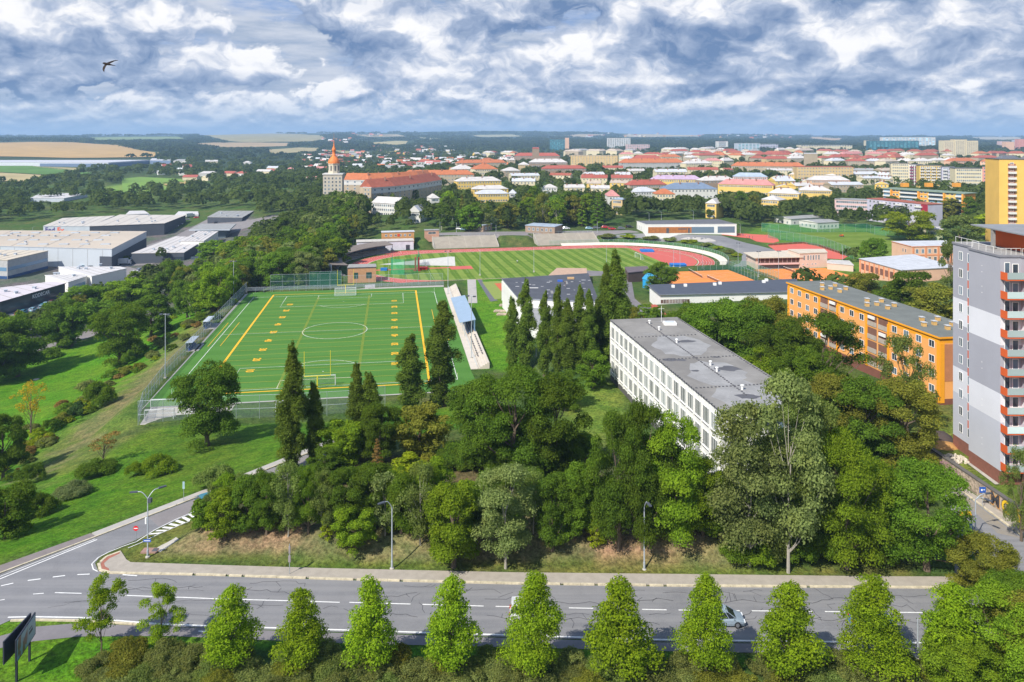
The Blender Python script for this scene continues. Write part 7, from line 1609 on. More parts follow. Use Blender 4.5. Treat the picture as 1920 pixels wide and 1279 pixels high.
# masts with floodlights
def mast(px, yb, yt, z, label, heads=2, arm=.9, name='floodlight_mast', r=.11):
    p = P(px, yb, z) if z is not None else G(px, yb); h = (yb-yt)*p[1]/F; e = empty(name, p, R(random.uniform(-30, 30)), label, 'floodlight'); MB().tube((0, 0, -.3), (0, 0, h), r, r*.6, 8).build('pole', lampm, e)
    MB().box(-.3, .3, -.3, .3, -.3, .25).build('base', concrete, e)
    if heads:
        MB().tube((-arm, 0, h-.15), (arm, 0, h-.15), .05).build('crossbar', lampm, e)
        for i in range(heads): x = -arm+2*arm*i/max(1, heads-1); MB().box(x-.32, x+.32, -.55, .12, h-.28, h-.02).build('lamp_head', headm, e)
    return e
mast(310, 709, 588, 0, 'tall floodlight mast on the left side of the football pitch', 2); mast(438, 560, 489, 0, 'floodlight mast at the far left corner of the football pitch', 2)
mast(840, 552, 470, 0, 'slim floodlight mast at the far end of the terraces'); mast(884, 672, 554, 0, 'floodlight mast rising from the terraces beside the roofed stand')
for i, (x, yb, yt) in enumerate(((729, 524, 488), (900, 515, 468), (1001, 509, 462), (1137, 503, 459), (1263, 500, 455), (1275, 502, 463), (1317, 503, 461))): mast(x, yb, yt, 0 if x < 1140 else -1, '%s thin mast from the left along the near side of the stadium' % ORD[i], 0, name='mast', r=.08)
for i, (x, yb, yt, z) in enumerate(((1384, 500, 455, -1), (1422, 519, 471, -1), (1460, 525, 470, -1), (1580, 500, 460, -1), (1628, 490, 465, 0))): mast(x, yb, yt, z, '%s white mast from the left round the clay courts and clubhouse' % ORD[i], 2 if i < 3 else 0, .5, r=.09)
mast(1721, 1237, 1161, RZ, 'plain white pole on the verge between the last two row trees', 0, name='pole', r=.09)
def lamp(px, yb, yt, arms, label, z=RZ, box=False, name='street_lamp', cat='street lamp'):
    p = P(px, yb, z) if z is not None else G(px, yb); h = (yb-yt)*p[1]/F; e = empty(name, p, 0, label, cat); s = h/8
    MB().tube((0, 0, -.2), (0, 0, .9), .13, .12, 8).tube((0, 0, .9), (0, 0, h-.9*s), .085, .06, 8).build('pole', lampm, e); MB().lathe([(.26, -.1), (.26, .12), (.15, .2)], 10).build('base', concrete, e)
    for (dx, dy, ln) in arms:
        pts = [Vector((dx*ln*t, dy*ln*t, h-.9*s+.9*s*math.sin(min(1, t*1.25)*math.pi/2))) for t in np.linspace(0, 1, 7)]; a = MB().path(pts, .045*max(1, s*.9), 6).build('arm', lampm, e); q = pts[-1]
        d = Vector((dx, dy, 0)).normalized(); n_ = Vector((-d.y, d.x, 0)); hb = MB(); hb.prism([tuple((q+n_*.16)[:2]), tuple((q-n_*.16)[:2]), tuple((q-n_*.12+d*.85)[:2]), tuple((q+n_*.12+d*.85)[:2])], q.z-.06, q.z+.07, 0, 0, True); hb.build('lamp_head', headm, e)
    return e
L1 = lamp(277, 1045, 921, [(-1, -.15, 1.1), (.75, .65, 1.2)], 'double-armed street lamp at the mouth of the side road', box=True)
MB().box(.12, .5, -.3, .1, 6.4, 6.9).build('camera_box', headm, L1)
lamp(735, 1067, 937, [(-.8, -.6, .9)], 'street lamp with short left arm before the belt of trees, left one'); lamp(1208, 1069, 936, [(.25, -.95, .9)], 'street lamp before the belt of trees, right one')
lamp(1829, 1010, 928, [(.9, .2, 1.5), (.5, -.85, 1.1)], 'double-armed street lamp beside the side road below the tower block')
lamp(1221, 600, 582, [(-1, 0, 1.1)], 'small curved lamp behind the far end of the school', z=5); lamp(1005, 668, 640, [(-1, 0, .6)], 'lamp among the poplars before the sports hall', z=4)
for i, (x, yb, yt) in enumerate(((1217, 414, 398), (1300, 413, 394), (1240, 412, 396), (1388, 437, 418), (825, 435, 413), (856, 436, 415), (1120, 436, 412), (930, 436, 420))): lamp(x, yb, yt, [(-1, 0, 1.4)] if i < 4 else [], '%s among the slim road lamps behind the stadium' % ORD[i].capitalize(), z=None)
for i, (x, yb, yt) in enumerate(((575, 408, 385), (524, 402, 386), (61, 440, 425), (40, 442, 430), (180, 432, 418))): lamp(x, yb, yt, [(1, 0, 1.6)], '%s among the lamps of the valley road' % ORD[i].capitalize(), z=None)
# goals
wp = mat('goal_white', (.78, .78, .76), .5)
def goal(c, ax, w=7.32, h=2.44, dep=1.9, label='', name='football_goal'):
    c = Vector(c); ax = Vector(ax).normalized(); n = Vector((-ax.y, ax.x, 0)); e = empty(name, c, math.atan2(ax.y, ax.x), label, 'goal')
    MB().tube((-w/2, 0, 0), (-w/2, 0, h), .06).tube((w/2, 0, 0), (w/2, 0, h), .06).tube((-w/2-.06, 0, h), (w/2+.06, 0, h), .06).build('frame', wp, e)
    b = MB(); 
    for x in (-w/2, w/2): b.tube((x, 0, h), (x, .7, h), .025).tube((x, .7, h), (x, dep, .05), .025).tube((x, 0, .05), (x, dep, .05), .025)
    b.tube((-w/2, dep, .05), (w/2, dep, .05), .025).build('stays', galv, e)
    nn = MB(); nn.face([(-w/2, .7, h), (w/2, .7, h), (w/2, dep, 0), (-w/2, dep, 0)]).face([(-w/2, 0, h), (w/2, 0, h), (w/2, .7, h), (-w/2, .7, h)]).face([(-w/2, 0, 0), (-w/2, 0, h), (-w/2, .7, h), (-w/2, dep, 0)]).face([(w/2, 0, 0), (w/2, 0, h), (w/2, .7, h), (w/2, dep, 0)]); nn.build('net', netw, e); return e
goal(pit(h_ if 0 else PL/2, 0), PV*-1, label='far goal of the football pitch'); goal(pit(-PL/2, 0), PV, label='near goal of the football pitch')
goal(Q(311, 768), (1, .12, 0), 6, 2.1, 1.5, 'training goal standing on the concrete corner, rear one'); goal(Q(298, 788), (1, .12, 0), 5.5, 2.1, 1.5, 'training goal standing on the concrete corner, front one'); goal(Q(545, 772), (1, .12, 0), 6, 2.1, 1.5, 'training goal on the grass strip behind the near goal line')
goal(sta(-51, 0), SV*1, label='left goal of the striped stadium lawn'); goal(sta(51, 0), SV*-1, label='right goal of the striped stadium lawn'); goal(G(1545, 435.5), (1, 0, 0), label='white goal at the far side of the practice pitch')
yl = mat('post_yellow', (.75, .62, .03), .5)
for a, lab in ((PL/2+2.2, 'far yellow American football goalpost'), (-PL/2-2.0, 'near yellow American football goalpost')):
    e = empty('goalpost', pit(a, -.1), PA-math.pi/2, lab, 'goalpost'); MB().tube((0, 0, 0), (0, 0, 3.05), .12, .12, 8).build('stem', yl, e); MB().tube((-2.85, 0, 3.05), (2.85, 0, 3.05), .08).build('crossbar', yl, e)
    for x in (-2.85, 2.85): MB().tube((x, 0, 3.05), (x, 0, 8.6), .06).build('upright', yl, e)
fm = mat('flag_yellow', (.8, .6, .05), .7)
for (a, b, l) in ((-1, -1, 'near left'), (-1, 1, 'near right'), (1, -1, 'far left'), (1, 1, 'far right')):
    e = empty('corner_flag', pit(a*PL/2, b*PW/2), PA, 'yellow corner flag at the %s corner of the football pitch' % l, 'flag'); MB().tube((0, 0, 0), (0, 0, 1.5), .03).build('pole', wp, e); MB().box(.02, .42, -.01, .01, 1.15, 1.5).build('flag', fm, e)
# team shelters
for i, (x, y) in enumerate(((366, 652), (396, 612))):
    e = empty('team_shelter', P(x, y, 0), PA, '%s team shelter with blue bench on the left touchline' % ('nearer', 'farther')[i], 'shelter')
    MB().box(-3.5, 3.5, -1.6, 1.4, -.05, .06).build('platform', paving_l, e); MB().box(-3.2, 3.2, .6, 1.0, .06, .55).box(-3.2, 3.2, .95, 1.1, .5, 1.2).build('bench', mat('bench_blue', (.02, .05, .25), .5), e)
    MB().box(-3.4, 3.4, -.2, 1.6, 2.2, 2.28).build('roof', mat('shelter_roof', (.45, .50, .55), .5), e); MB().box(-3.4, 3.4, 1.5, 1.56, .3, 2.2).build('back_panel', glass('shelter_glass', (.25, .3, .33), .3, .1), e)
    for xx in (-3.3, 0, 3.3): MB().tube((xx, 1.45, 0), (xx, 1.45, 2.2), .04).build('post', galv, e)
# tennis nets
for i, (a, b) in enumerate((((1291, 507.6), (1316.5, 521.5)), ((1326, 520.4), (1350, 531)), ((1465, 502.7), (1490.7, 511.6)))):
    A = Vector(P(*a, -1)); B = Vector(P(*b, -1)); e = empty('tennis_net', A, 0, '%s tennis net from the left on the clay courts' % ORD[i], 'net'); d = B-A
    MB().face([(0, 0, .05), (d.x, d.y, .05), (d.x, d.y, 1.0), (0, 0, 1.0)]).build('net', netmat('tennis_mesh', (.05, .05, .05), .6), e); MB().tube((0, 0, 1.0), (d.x, d.y, 1.0), .05).build('tape', wp, e)
    for p in ((0, 0), (d.x, d.y)): MB().tube((*p, 0), (*p, 1.1), .05).build('post', headm, e)
# small buildings by the courts and the stadium road
flat('brown-roofed open shed left of the blue container', [(1178, 512), (1217, 508), (1213, 500.5), (1172, 502)], 3.4, -.5, mat('shed_dark', (.09, .06, .05), .8), mat('shed_roof', (.14, .11, .12), .8), 'shed', 'shed')
bcn = flat('bright blue site container beside the brown shed', [(1205, 523), (1236, 533), (1236, 521), (1214, 512)], 2.8, -.5, mat('container_blue', (.02, .30, .60), .5, .1, 2), mat('container_top', (.04, .36, .62), .5), 'container', 'container'); bcn.boxpart('door', 3, .5, 1.6, .1, 2.2, .004, .05, mat('door_blue', (.02, .2, .45), .5))
block('small white and red hut with pale blue roof behind the left grandstand', 884, 421, 906, 423, 3.5, 8, 'flat', 0, 'bluegrey', 'brown', 1, 3, name='hut', cat='hut', base=2)
block('workshop with pale blue roof and red-brown base behind the grandstands', 985, 423, 1040, 426, 3.4, 12, 'flat', 0, 'bluegrey', 'brown', 1, 6, name='workshop', cat='workshop', base=2)
# ================================================================== VEHICLES
tyre = mat('tyre', (.02, .02, .022), .9); rimm = mat('rim', (.45, .46, .48), .35, .05, 3, metal=.7); cglass = glass('car_glass', (.02, .025, .03), .08, .05); redl = mat('tail_light', (.45, .01, .01), .3); whl = mat('head_light', (.75, .77, .8), .2)
def paint(c, n): return mat('paint_'+n, c, .28, .03, .5, .6, metal=.25)
def loft(mb, st, mi=0):
    """st: list of rings with equal point counts"""
    i = len(mb.v); n = len(st[0])
    for ringp in st: mb.v += [tuple(p) for p in ringp]
    for a in range(len(st)-1):
        for k in range(n-1): mb.f.append((i+a*n+k, i+a*n+k+1, i+(a+1)*n+k+1, i+(a+1)*n+k)); mb.m.append(mi)
    return mb
_car = {}
def car(loc_, rz, pm, label, group=None, var='hatch', cat='car', name='parked_car'):
    key = (pm.name, var)
    if key not in _car:
        L, Wd = (4.3, .89) if var == 'hatch' else (4.8, .95); hb = .62 if var == 'hatch' else .72; ht = 1.47 if var == 'hatch' else 1.75
        xs = [-L/2, -L/2+.12, -L/2+.5, -L/2+1.2, -.2, .7, 1.15, L/2-.55, L/2-.15, L/2]; zt = [hb*.95, hb*1.38, hb*1.5, hb*1.5, hb*1.5, hb*1.5, hb*1.48, hb*1.28, hb*1.08, hb*.8]; wd = [.78, .92, .98, 1, 1, 1, .99, .95, .86, .74]
        body = MB(); st = []
        for x, z, w in zip(xs, zt, wd):
            w *= Wd; st.append([(x, -w*.92, .2), (x, -w, .42), (x, -w, z*.82), (x, -w*.93, z*.97), (x, -w*.5, z*1.015), (x, w*.5, z*1.015), (x, w*.93, z*.97), (x, w, z*.82), (x, w, .42), (x, w*.92, .2)])
        loft(body, st); body.face(st[0][::-1]); body.face(st[-1]); zb = hb*1.49
        cab = MB(); base = [(-L/2+.12, Wd*.90), (-L/2+.6, Wd*.92), (.5, Wd*.92), (1.25, Wd*.84)]; top = [(-L/2+.55, Wd*.68), (-L/2+.95, Wd*.74), (.15, Wd*.74), (.45, Wd*.68)]
        if var == 'van': top = [(-L/2+.2, Wd*.82), (-L/2+.5, Wd*.84), (.6, Wd*.82), (.8, Wd*.76)]
        B = [(x, -w, zb-.03) for x, w in base]+[(x, w, zb-.03) for x, w in base[::-1]]; Tp = [(x, -w, ht-.05 if i in (0, 3) else ht) for i, (x, w) in enumerate(top)]+[(x, w, ht-.05 if i in (0, 3) else ht) for i, (x, w) in list(enumerate(top))[::-1]]
        n = 8
        for k in range(n): cab.face([B[k], B[(k+1) % n], Tp[(k+1) % n], Tp[k]])
        roof = MB(); e = .05; RT = [(x*1.0, y*1.02, z+.012) for x, y, z in Tp]; roof.face(RT); roof.face([(x, y, z-.05) for x, y, z in RT][::-1])
        for k in range(n): roof.face([RT[k], RT[(k+1) % n], (RT[(k+1) % n][0], RT[(k+1) % n][1], RT[(k+1) % n][2]-.05), (RT[k][0], RT[k][1], RT[k][2]-.05)][::-1])
        for a, b in ((B[0], Tp[0]), (B[1], Tp[1]), (B[2], Tp[2]), (B[3], Tp[3]), (B[4], Tp[4]), (B[5], Tp[5]), (B[6], Tp[6]), (B[7], Tp[7])): roof.tube(a, b, .035, .03, 4)
        wh = MB().tube((0, -.11, 0), (0, .11, 0), .32, .32, 16); ri = MB().tube((0, -.115, 0), (0, .115, 0), .20, .20, 10)
        hl = MB().box(-.05, .06, -.2, .2, -.08, .08)
        _car[key] = (body.mesh('body', [pm]), cab.mesh('window', [cglass]), roof.mesh('roof', [pm]), wh.mesh('wheel', [tyre]), ri.mesh('rim', [rimm]), hl.mesh('headlight', [whl]), hl.mesh('tail_light', [redl]), L, Wd, hb, MB().box(-.03, .03, -.08, .08, -.05, .09).mesh('mirror', [pm]))
    b, c, rf, wh, ri, hl, tl_, L, Wd, hb, mi = _car[key]
    e = empty(name, loc_, rz, label, cat, group); link('body', b, e); link('window', c, e); link('roof', rf, e)
    for x in (-L/2+.78, L/2-.82):
        for y in (-Wd+.1, Wd-.1): w = link('wheel', wh, e, (x, y, .32)); link('rim', ri, w)
    for y in (-Wd*.62, Wd*.62): link('headlight', hl, e, (L/2-.08, y, hb*.92)); link('tail_light', tl_, e, (-L/2+.03, y, hb*1.15))
    for y in (-Wd-.06, Wd+.06): link('mirror', mi, e, (.95, y, hb*1.55))
    return e
silver = paint((.34, .42, .50), 'silver'); white = paint((.70, .70, .70), 'white'); blue = paint((.07, .20, .50), 'blue'); dred = paint((.12, .01, .015), 'dark_red'); black = paint((.02, .02, .025), 'black'); tealp = paint((.05, .22, .28), 'teal'); red = paint((.55, .02, .02), 'red'); skyb = paint((.30, .50, .60), 'pale_blue'); greyp = paint((.18, .19, .20), 'grey')
def on_road(px, py): x, y, z = P(px, py, RZ); return (x, y, RZ+.022)
car(on_road(1354, 1168), R(-2.0), silver, 'silver-blue hatchback emerging from behind a roadside row tree', name='car'); car(on_road(1000, 1161), R(-2), white, 'white van half hidden behind the seventh row tree', var='van', cat='van', name='van'); car(on_road(1634, 1172), R(-1.5), blue, 'blue hatchback behind the eleventh tree of the roadside row', name='car')
x, y, z = P(398, 946, RZ); car((x, y, RZ+.03), R(38), tealp, 'teal car parked at the side road behind the first belt trees'); x, y, z = P(452, 918, RZ); car((x, y, RZ+.03), R(38), blue, 'blue car parked farther up the side road among trees')
# cars on the showroom deck and in the yards
dk_ = W9; nn = [skyb, skyb, tealp, tealp, skyb, dred, skyb, dred, white]; a, L9, d, an9 = W9.edge(0)
for i, (t, o, pm) in enumerate(((.10, 5, red), (.17, 5, tealp), (.27, 6.2, skyb), (.38, 6.6, skyb), (.45, 5.2, tealp), (.53, 4.2, skyb), (.63, 4.2, dred), (.74, 4.6, skyb), (.84, 4.8, dred), (.93, 4.6, white))):
    q, an = W9.at(0, L9*t, 4.42, o); car((q[0]+W9.c.x, q[1]+W9.c.y, -20+4.42), an9+R(random.uniform(15, 35)-8), pm, '%s car from the left on the showroom roof deck' % ORD[i], 'cars on the showroom deck')
cols = [('white', white), ('silver', silver), ('black', black), ('red', red), ('grey', greyp), ('pale blue', skyb)]
pos = [(138,500),(152,502.5),(160,500),(168,503),(176,499.5),(186,501),(197,502),(207,499),(216,498),(222,494),(276,437),(284,433),(292,429),(300,425),(308,421.5),(316,418),(322,429),(330,425),(338,421),(268,442),(345,417),(352,413),(368,409),(395,424),(405,419),(262,508),(252,513),(82,592),(95,589)]
for i, (x, y) in enumerate(pos):
    n_, pm = cols[(i*5+i//3) % 6]; g = G(x, y); car((g[0], g[1], g[2]+.12), R(random.choice((10, 20, 80, 200))), pm, '%s car parked in the yards between the warehouses' % n_, '%s cars in the warehouse yards' % n_)
for i, (x, y) in enumerate(((1050,431),(1062,430),(1105,430),(1118,429),(1135,428),(1180,427),(1022,430),(862,431),(870,432),(1165,430),(1148,431))):
    n_, pm = cols[(i*5+1) % 6]; g = G(x, y); car((g[0], g[1], g[2]+.12), R(random.uniform(-10, 10)), pm, '%s car parked on the road behind the grandstands' % n_, '%s cars behind the grandstands' % n_)
for i, (x, y, rz) in enumerate(((232,497,.2),(300,431,1.0),(356,408,1.0),(312,424,1.0),(120,604,.5))):
    g = G(x, y); e = empty('lorry', (g[0], g[1], g[2]+.12), rz, 'white box lorry, %s by distance in the yards between the warehouses' % ORD[i], 'lorry', 'lorries in the warehouse yards'); MB().box(-4, 2.2, -1.25, 1.25, 1.0, 3.7).build('cargo_box', white, e); MB().box(2.4, 4.2, -1.15, 1.15, .6, 2.0).box(2.4, 4.0, -1.1, 1.1, 2.0, 2.9).build('cab', white, e); MB().box(4.0, 4.03, -1.0, 1.0, 2.0, 2.7).build('windscreen', cglass, e); MB().box(-4, 4, -.5, .5, .55, .98).build('chassis', dk, e)
    for xx in (-2.8, -1.6, 3.2):
        for yy in (-1.05, 1.05): MB().tube((xx, yy-.14, .5), (xx, yy+.14, .5), .5, .5, 14).build('wheel', tyre, e)
# mower on the practice pitch
g = P(1578, 443.5, -.94); e = empty('lawn_mower', g, R(10), 'orange ride-on mower on the practice pitch', 'mower'); MB().box(-.9, .9, -.5, .5, .3, .9).box(.2, .9, -.4, .4, .9, 1.15).build('body', mat('mower_orange', (.65, .14, .02), .5), e); MB().box(-.5, 0, -.25, .25, .9, 1.0).box(-.6, -.5, -.25, .25, .9, 1.4).build('seat', headm, e)
for x in (-.7, .7):
    for y in (-.6, .6): MB().tube((x, y-.12, .32), (x, y+.12, .32), .32, .32, 12).build('wheel', tyre, e)
MB().box(-1.1, 1.1, -.9, .9, .1, .28).build('cutting_deck', headm, e)
# ================================================================== PEOPLE
def person_mesh(arms=0):
    J = dict(p=(0, 0, .95), c=(0, 0, 1.32), n=(0, 0, 1.50), h=(0, .02, 1.62), ht=(0, .01, 1.74), sl=(-.18, 0, 1.44), el=(-.26, .02, 1.16), wl=(-.28+arms*.1, .12+arms*.2, .92+arms*.25), sr=(.18, 0, 1.44), er=(.27, .03, 1.17), wr=(.27-arms*.1, .14+arms*.25, .93+arms*.3),
             hl=(-.10, 0, .92), kl=(-.12, .05, .50), al=(-.13, -.04, .08), fl=(-.14, .14, .04), hr=(.10, 0, .92), kr=(.12, -.02, .50), ar=(.13, -.08, .08), fr=(.14, .10, .04), hl2=(-.27+arms*.1, .18+arms*.25, .84+arms*.28), hr2=(.27-arms*.1, .20+arms*.3, .85+arms*.33))
    Rr = dict(p=.15, c=.17, n=.06, h=.095, ht=.07, sl=.075, el=.05, wl=.034, sr=.075, er=.05, wr=.034, hl=.10, kl=.07, al=.045, fl=.035, hr=.10, kr=.07, ar=.045, fr=.035, hl2=.03, hr2=.03)
    E = [('p','c'),('c','n'),('n','h'),('h','ht'),('c','sl'),('sl','el'),('el','wl'),('wl','hl2'),('c','sr'),('sr','er'),('er','wr'),('wr','hr2'),('p','hl'),('hl','kl'),('kl','al'),('al','fl'),('p','hr'),('hr','kr'),('kr','ar'),('ar','fr')]
    ks = list(J); me = bpy.data.meshes.new('b'); me.from_pydata([J[k] for k in ks], [(ks.index(a), ks.index(b)) for a, b in E], []); o = bpy.data.objects.new('b', me); COL.objects.link(o)
    m = o.modifiers.new('s', 'SKIN')
    for i, k in enumerate(ks): me.skin_vertices[0].data[i].radius = (Rr[k], Rr[k]*(.75 if k in ('p', 'c') else 1)); 
    me.skin_vertices[0].data[0].use_root = True; o.modifiers.new('u', 'SUBSURF').levels = 1
    dg = bpy.context.evaluated_depsgraph_get(); dg.update(); out = bpy.data.meshes.new_from_object(o.evaluated_get(dg)); bpy.data.objects.remove(o); out.name = 'person'; out.materials.clear()
    for _ in range(3): out.materials.append(None)
    for f in out.polygons:
        c = f.center; f.material_index = 0 if (c.z > 1.50 or (abs(c.x) > .2 and c.z < 1.02)) else 1 if c.z > .95 else 2
    return out
try:
    PM = [person_mesh(0), person_mesh(1)]
except Exception as ex:
    print('person', ex); PM = None
skin = mat('skin', (.50, .30, .22), .6)
def person(loc_, shirt, trs, label, rz=0, v=0, group=None, s=1.0):
    if not PM: return
    me = PM[v].copy(); me.materials[0] = skin; me.materials[1] = mat('cloth_%d%d%d' % tuple(int(q*99) for q in shirt), shirt, .9); me.materials[2] = mat('cloth_%d%d%d' % tuple(int(q*99) for q in trs), trs, .9)
    o = link('person', me, None, loc_, rz); o.scale = (s, s, s); tag(o, label, 'person', group)
    hair = MB().lathe([(.02, 1.80), (.07, 1.78), (.105, 1.71), (.10, 1.64), (.085, 1.60)], 10, 0, (0, -.012)).build('hair', mat('hair_dark', (.05, .03, .02), .9), o)
person((P(1060, 538, 9.9)[0], P(1060, 538, 9.9)[1], 9.92), (.05, .05, .07), (.30, .25, .25), 'worker in dark shirt bending over the dark sports hall roof', R(60), 1)
person(P(970, 494, SZ+.03), (.70, .70, .70), (.05, .05, .06), 'person in white top and dark trousers on the striped lawn', R(20)); person(P(840, 479, SZ+.03), (.5, .55, .7), (.45, .5, .6), 'person in pale clothes on the striped lawn near the far touchline', 2)
person(P(798.5, 500, SZ+.03), (.75, .75, .75), (.7, .7, .7), 'person all in white beside the throwing cage', 1)
for i, (x, y, c) in enumerate(((1380, 442, (.3, .02, .05)), (1386, 440, (.25, .05, .1)), (1400, 446, (.7, .7, .7)), (1405, 447, (.1, .1, .3)), (1411, 448, (.05, .05, .05)), (1437, 443, (.7, .05, .05)), (1441, 444, (.6, .1, .15)), (1393, 443, (.1, .1, .4)))):
    g = G(x, y); person((g[0], g[1], g[2]+.1), c, (.1, .1, .15), '%s child from the left on the red playground' % ORD[i], random.uniform(0, 6), i % 2, 'children on the red playground', .8)
# ================================================================== SIGNS, BILLBOARD, WALL, SMALL THINGS
sblue = mat('sign_blue', (.02, .10, .42), .5); sred = mat('sign_red', (.60, .02, .03), .5); swh = mat('sign_white', (.80, .80, .80), .5)
def post(px, yb, yt, label, z=RZ, name='road_sign', r=.03):
    p = P(px, yb, z+.0); h = (yb-yt)*p[1]/F; e = empty(name, p, 0, label, 'sign'); MB().tube((0, 0, -.2), (0, 0, h), r, r, 6).build('post', galv, e); return e, h
e, h_ = post(255, 1018, 986, 'round red no-entry sign at the mouth of the side road')
dsk = MB().tube((0, -.06, h_-.28), (0, -.035, h_-.28), .31, .31, 20).build('sign_disc', sred, e); MB().box(-.22, .22, -.068, -.062, h_-.33, h_-.23).build('white_bar', swh, dsk)
e, h_ = post(344.5, 941, 903, 'narrow pale blue sign on the light pavement of the side road'); MB().box(-.14, .14, -.05, -.03, h_-.95, h_).build('sign_plate', mat('pale_sign', (.35, .50, .52), .5), e)
e, h_ = post(543, 1078, 1020, 'grey bus-stop-like post with small boxes on the pavement', r=.04); MB().box(-.13, .13, -.09, .09, h_*.42, h_*.62).box(-.10, .10, -.07, .07, h_*.70, h_*.92).build('sign_box', mat('box_grey', (.28, .25, .25), .7), e)
e, h_ = post(1842, 955, 913, 'blue rectangular sign in front of the graffiti wall'); MB().box(-.42, .42, -.06, -.03, h_-.75, h_).build('sign_plate', sblue, e); MB().box(-.22, .0, -.066, -.062, h_-.5, h_-.25).box(.08, .3, -.066, -.062, h_-.4, h_-.3).build('pictogram', swh, e)
e, h_ = post(1820, 1018, 981, 'narrow blue sign beside the side road'); MB().box(-.18, .18, -.06, -.03, h_-.7, h_).build('sign_plate', sblue, e); MB().box(-.08, .08, -.066, -.062, h_-.5, h_-.25).build('pictogram', swh, e)
p = L1; MB().box(-.45, .45, -.16, -.12, 1.85, 2.15).build('street_name_plate', sblue, p); MB().box(-.36, .36, -.166, -.162, 1.96, 2.04).build('lettering_strip', swh, p); MB().box(-.28, -.12, -.1, .1, 3.9, 4.6).build('white_plate', swh, p)
# billboard
bp1, bp2 = Vector((-44.15, 67.4)), Vector((-44.95, 71.4)); bc = (bp1+bp2)/2; bd = (bp2-bp1); ba = math.atan2(bd.y, bd.x); e = empty('billboard', (bc.x, bc.y, RZ), ba, 'two-sided billboard with blue and brown poster, standing on the bottom left lawn', 'billboard'); bl_ = bd.length
fr_ = mat('billboard_frame', (.03, .035, .05), .6)
poster = bpy.data.materials.new('poster'); poster.use_nodes = True; t = NT(poster.node_tree); b_ = t.n['Principled BSDF']; b_.inputs['Roughness'].default_value = .35; tc = t.new('ShaderNodeTexCoord').outputs['Object']
n_ = t.new('ShaderNodeTexNoise', inp={'Vector': t.new('ShaderNodeMapping', inp={'Vector': tc, 'Scale': (1.0, 1, .55)}).outputs[0], 'Scale': 1.3, 'Detail': 4.0}).outputs['Fac']; sx_ = t.new('ShaderNodeSeparateXYZ', inp={0: tc}).outputs; mk_ = t.math('MULTIPLY', t.ramp(n_, .47, .53), t.ramp(sx_[0], .5, .0))
t.l.new(t.mix(mk_, (.17, .30, .38), (.12, .06, .035)), b_.inputs['Base Color'])
def panel(off, a0, nm, mt, side):
    f = MB().box(-bl_/2, bl_/2, -.06, .06, 2.05, 4.1).build('panel', fr_, e, (0, off, 0)); f.rotation_euler = (0, 0, a0); MB().box(-bl_/2+.1, bl_/2-.1, -.075 if side < 0 else .062, -.062 if side < 0 else .075, 2.15, 4.0).build(nm, mt, f); return f
f = panel(-.12, 0, 'poster', poster, -1); MB().box(.55, 1.35, -.082, -.077, 2.9, 3.15).box(.6, 1.2, -.082, -.077, 3.3, 3.42).build('dark_print', mat('print_dark', (.05, .06, .08), .5), f)
panel(.55, R(-9), 'back_poster', mat('poster_back', (.15, .2, .3), .5), 1)
for x in (-1.35, 1.35): MB().box(x-.1, x+.1, .0, .16, -.3, 2.6).build('post', fr_, e)
# stone wall with graffiti
wa, wb = Vector(P(1745, 868, RZ)), Vector(P(1921, 991, RZ)); wdir = (wb-wa).normalized(); wend = wb+wdir*14; c = wa; L = (wend-wa).length; e = empty('stone_wall', c, math.atan2(wdir.y, wdir.x), 'stone wall with yellow and black graffiti beside the side road', 'wall')
stone = mat('rubble_stone', (.42, .34, .26), .95, .35, 2.2, .2, sharp=(.4, .6), bump=.6)
MB().box(0, L, 0, .45, -.2, 2.0).build('masonry', stone, e); MB().box(-.05, L+.05, -.08, .55, 2.002, 2.18).build('coping', mat('coping', (.12, .11, .10), .9), e)
gy = mat('graffiti_yellow', (.80, .52, .02), .6); gk = mat('graffiti_dark', (.05, .05, .06), .6); lw = (wb-wa).length
for ch_, x, m1, m2 in (('M', lw-5.2, gk, mat('graffiti_orange', (.65, .30, .05), .6)), ('O', lw-3.1, gy, gk), ('S', lw-1.0, gy, gk)):
    for mt, of_, dy in ((m2, .16, -.008), (m1, .07, -.016)):
        me = text_mesh(ch_, 2.2, 0, of_); me.materials.append(mt); o = link('graffiti_letter', me, e, (x, dy, 1.0), 0); o.rotation_euler = (R(90), 0, 0)
MB().face([(2, -.006, .5), (6, -.006, .4), (6.5, -.006, 1.5), (4, -.006, 1.8), (2.2, -.006, 1.4)]).build('faded_paint', mat('faded_pink', (.42, .25, .27), .9, .3, 2), e)
# rubble, soil, barriers, bin, stone slabs
rb = MB(); rr5 = random.Random(3); c = G(1787, 862)
for i in range(90): a = rr5.uniform(0, 6.28); d_ = rr5.uniform(0, 1)**.6*2.0; s_ = rr5.uniform(.1, .32); x, y = d_*math.cos(a), d_*.8*math.sin(a); rb.tube((x, y, .15*(2-d_)), (x+rr5.uniform(-.3, .3), y+rr5.uniform(-.3, .3), .15*(2-d_)+s_), s_, s_*.5, 5)
tag(rb.build('rubble', mat('rubble_pale', (.55, .48, .38), .9, .2, 3), None, c), 'heap of pale broken stones below the tower block', 'rubble', kind='stuff')
def heap(px, py, r, h, m, label):
    g = G(px, py); q = MB(); q.lathe([(r, -.2), (r*.85, h*.3), (r*.5, h*.8), (.05, h)], 14); q.v = [(x*(1+.15*math.sin(5*math.atan2(y, x+.001))), y*.8, z) for x, y, z in q.v]; tag(q.build('soil_heap', m, None, g, smooth=True), label, 'soil heap')
heap(1758, 822, 2.6, 1.2, mat('soil_dark', (.08, .06, .055), .95), 'dark soil heap left of the tower block foot'); heap(1768, 836, 2.4, .6, mat('sand_orange', (.45, .24, .08), .95), 'orange sand heap in front of the dark soil heap')
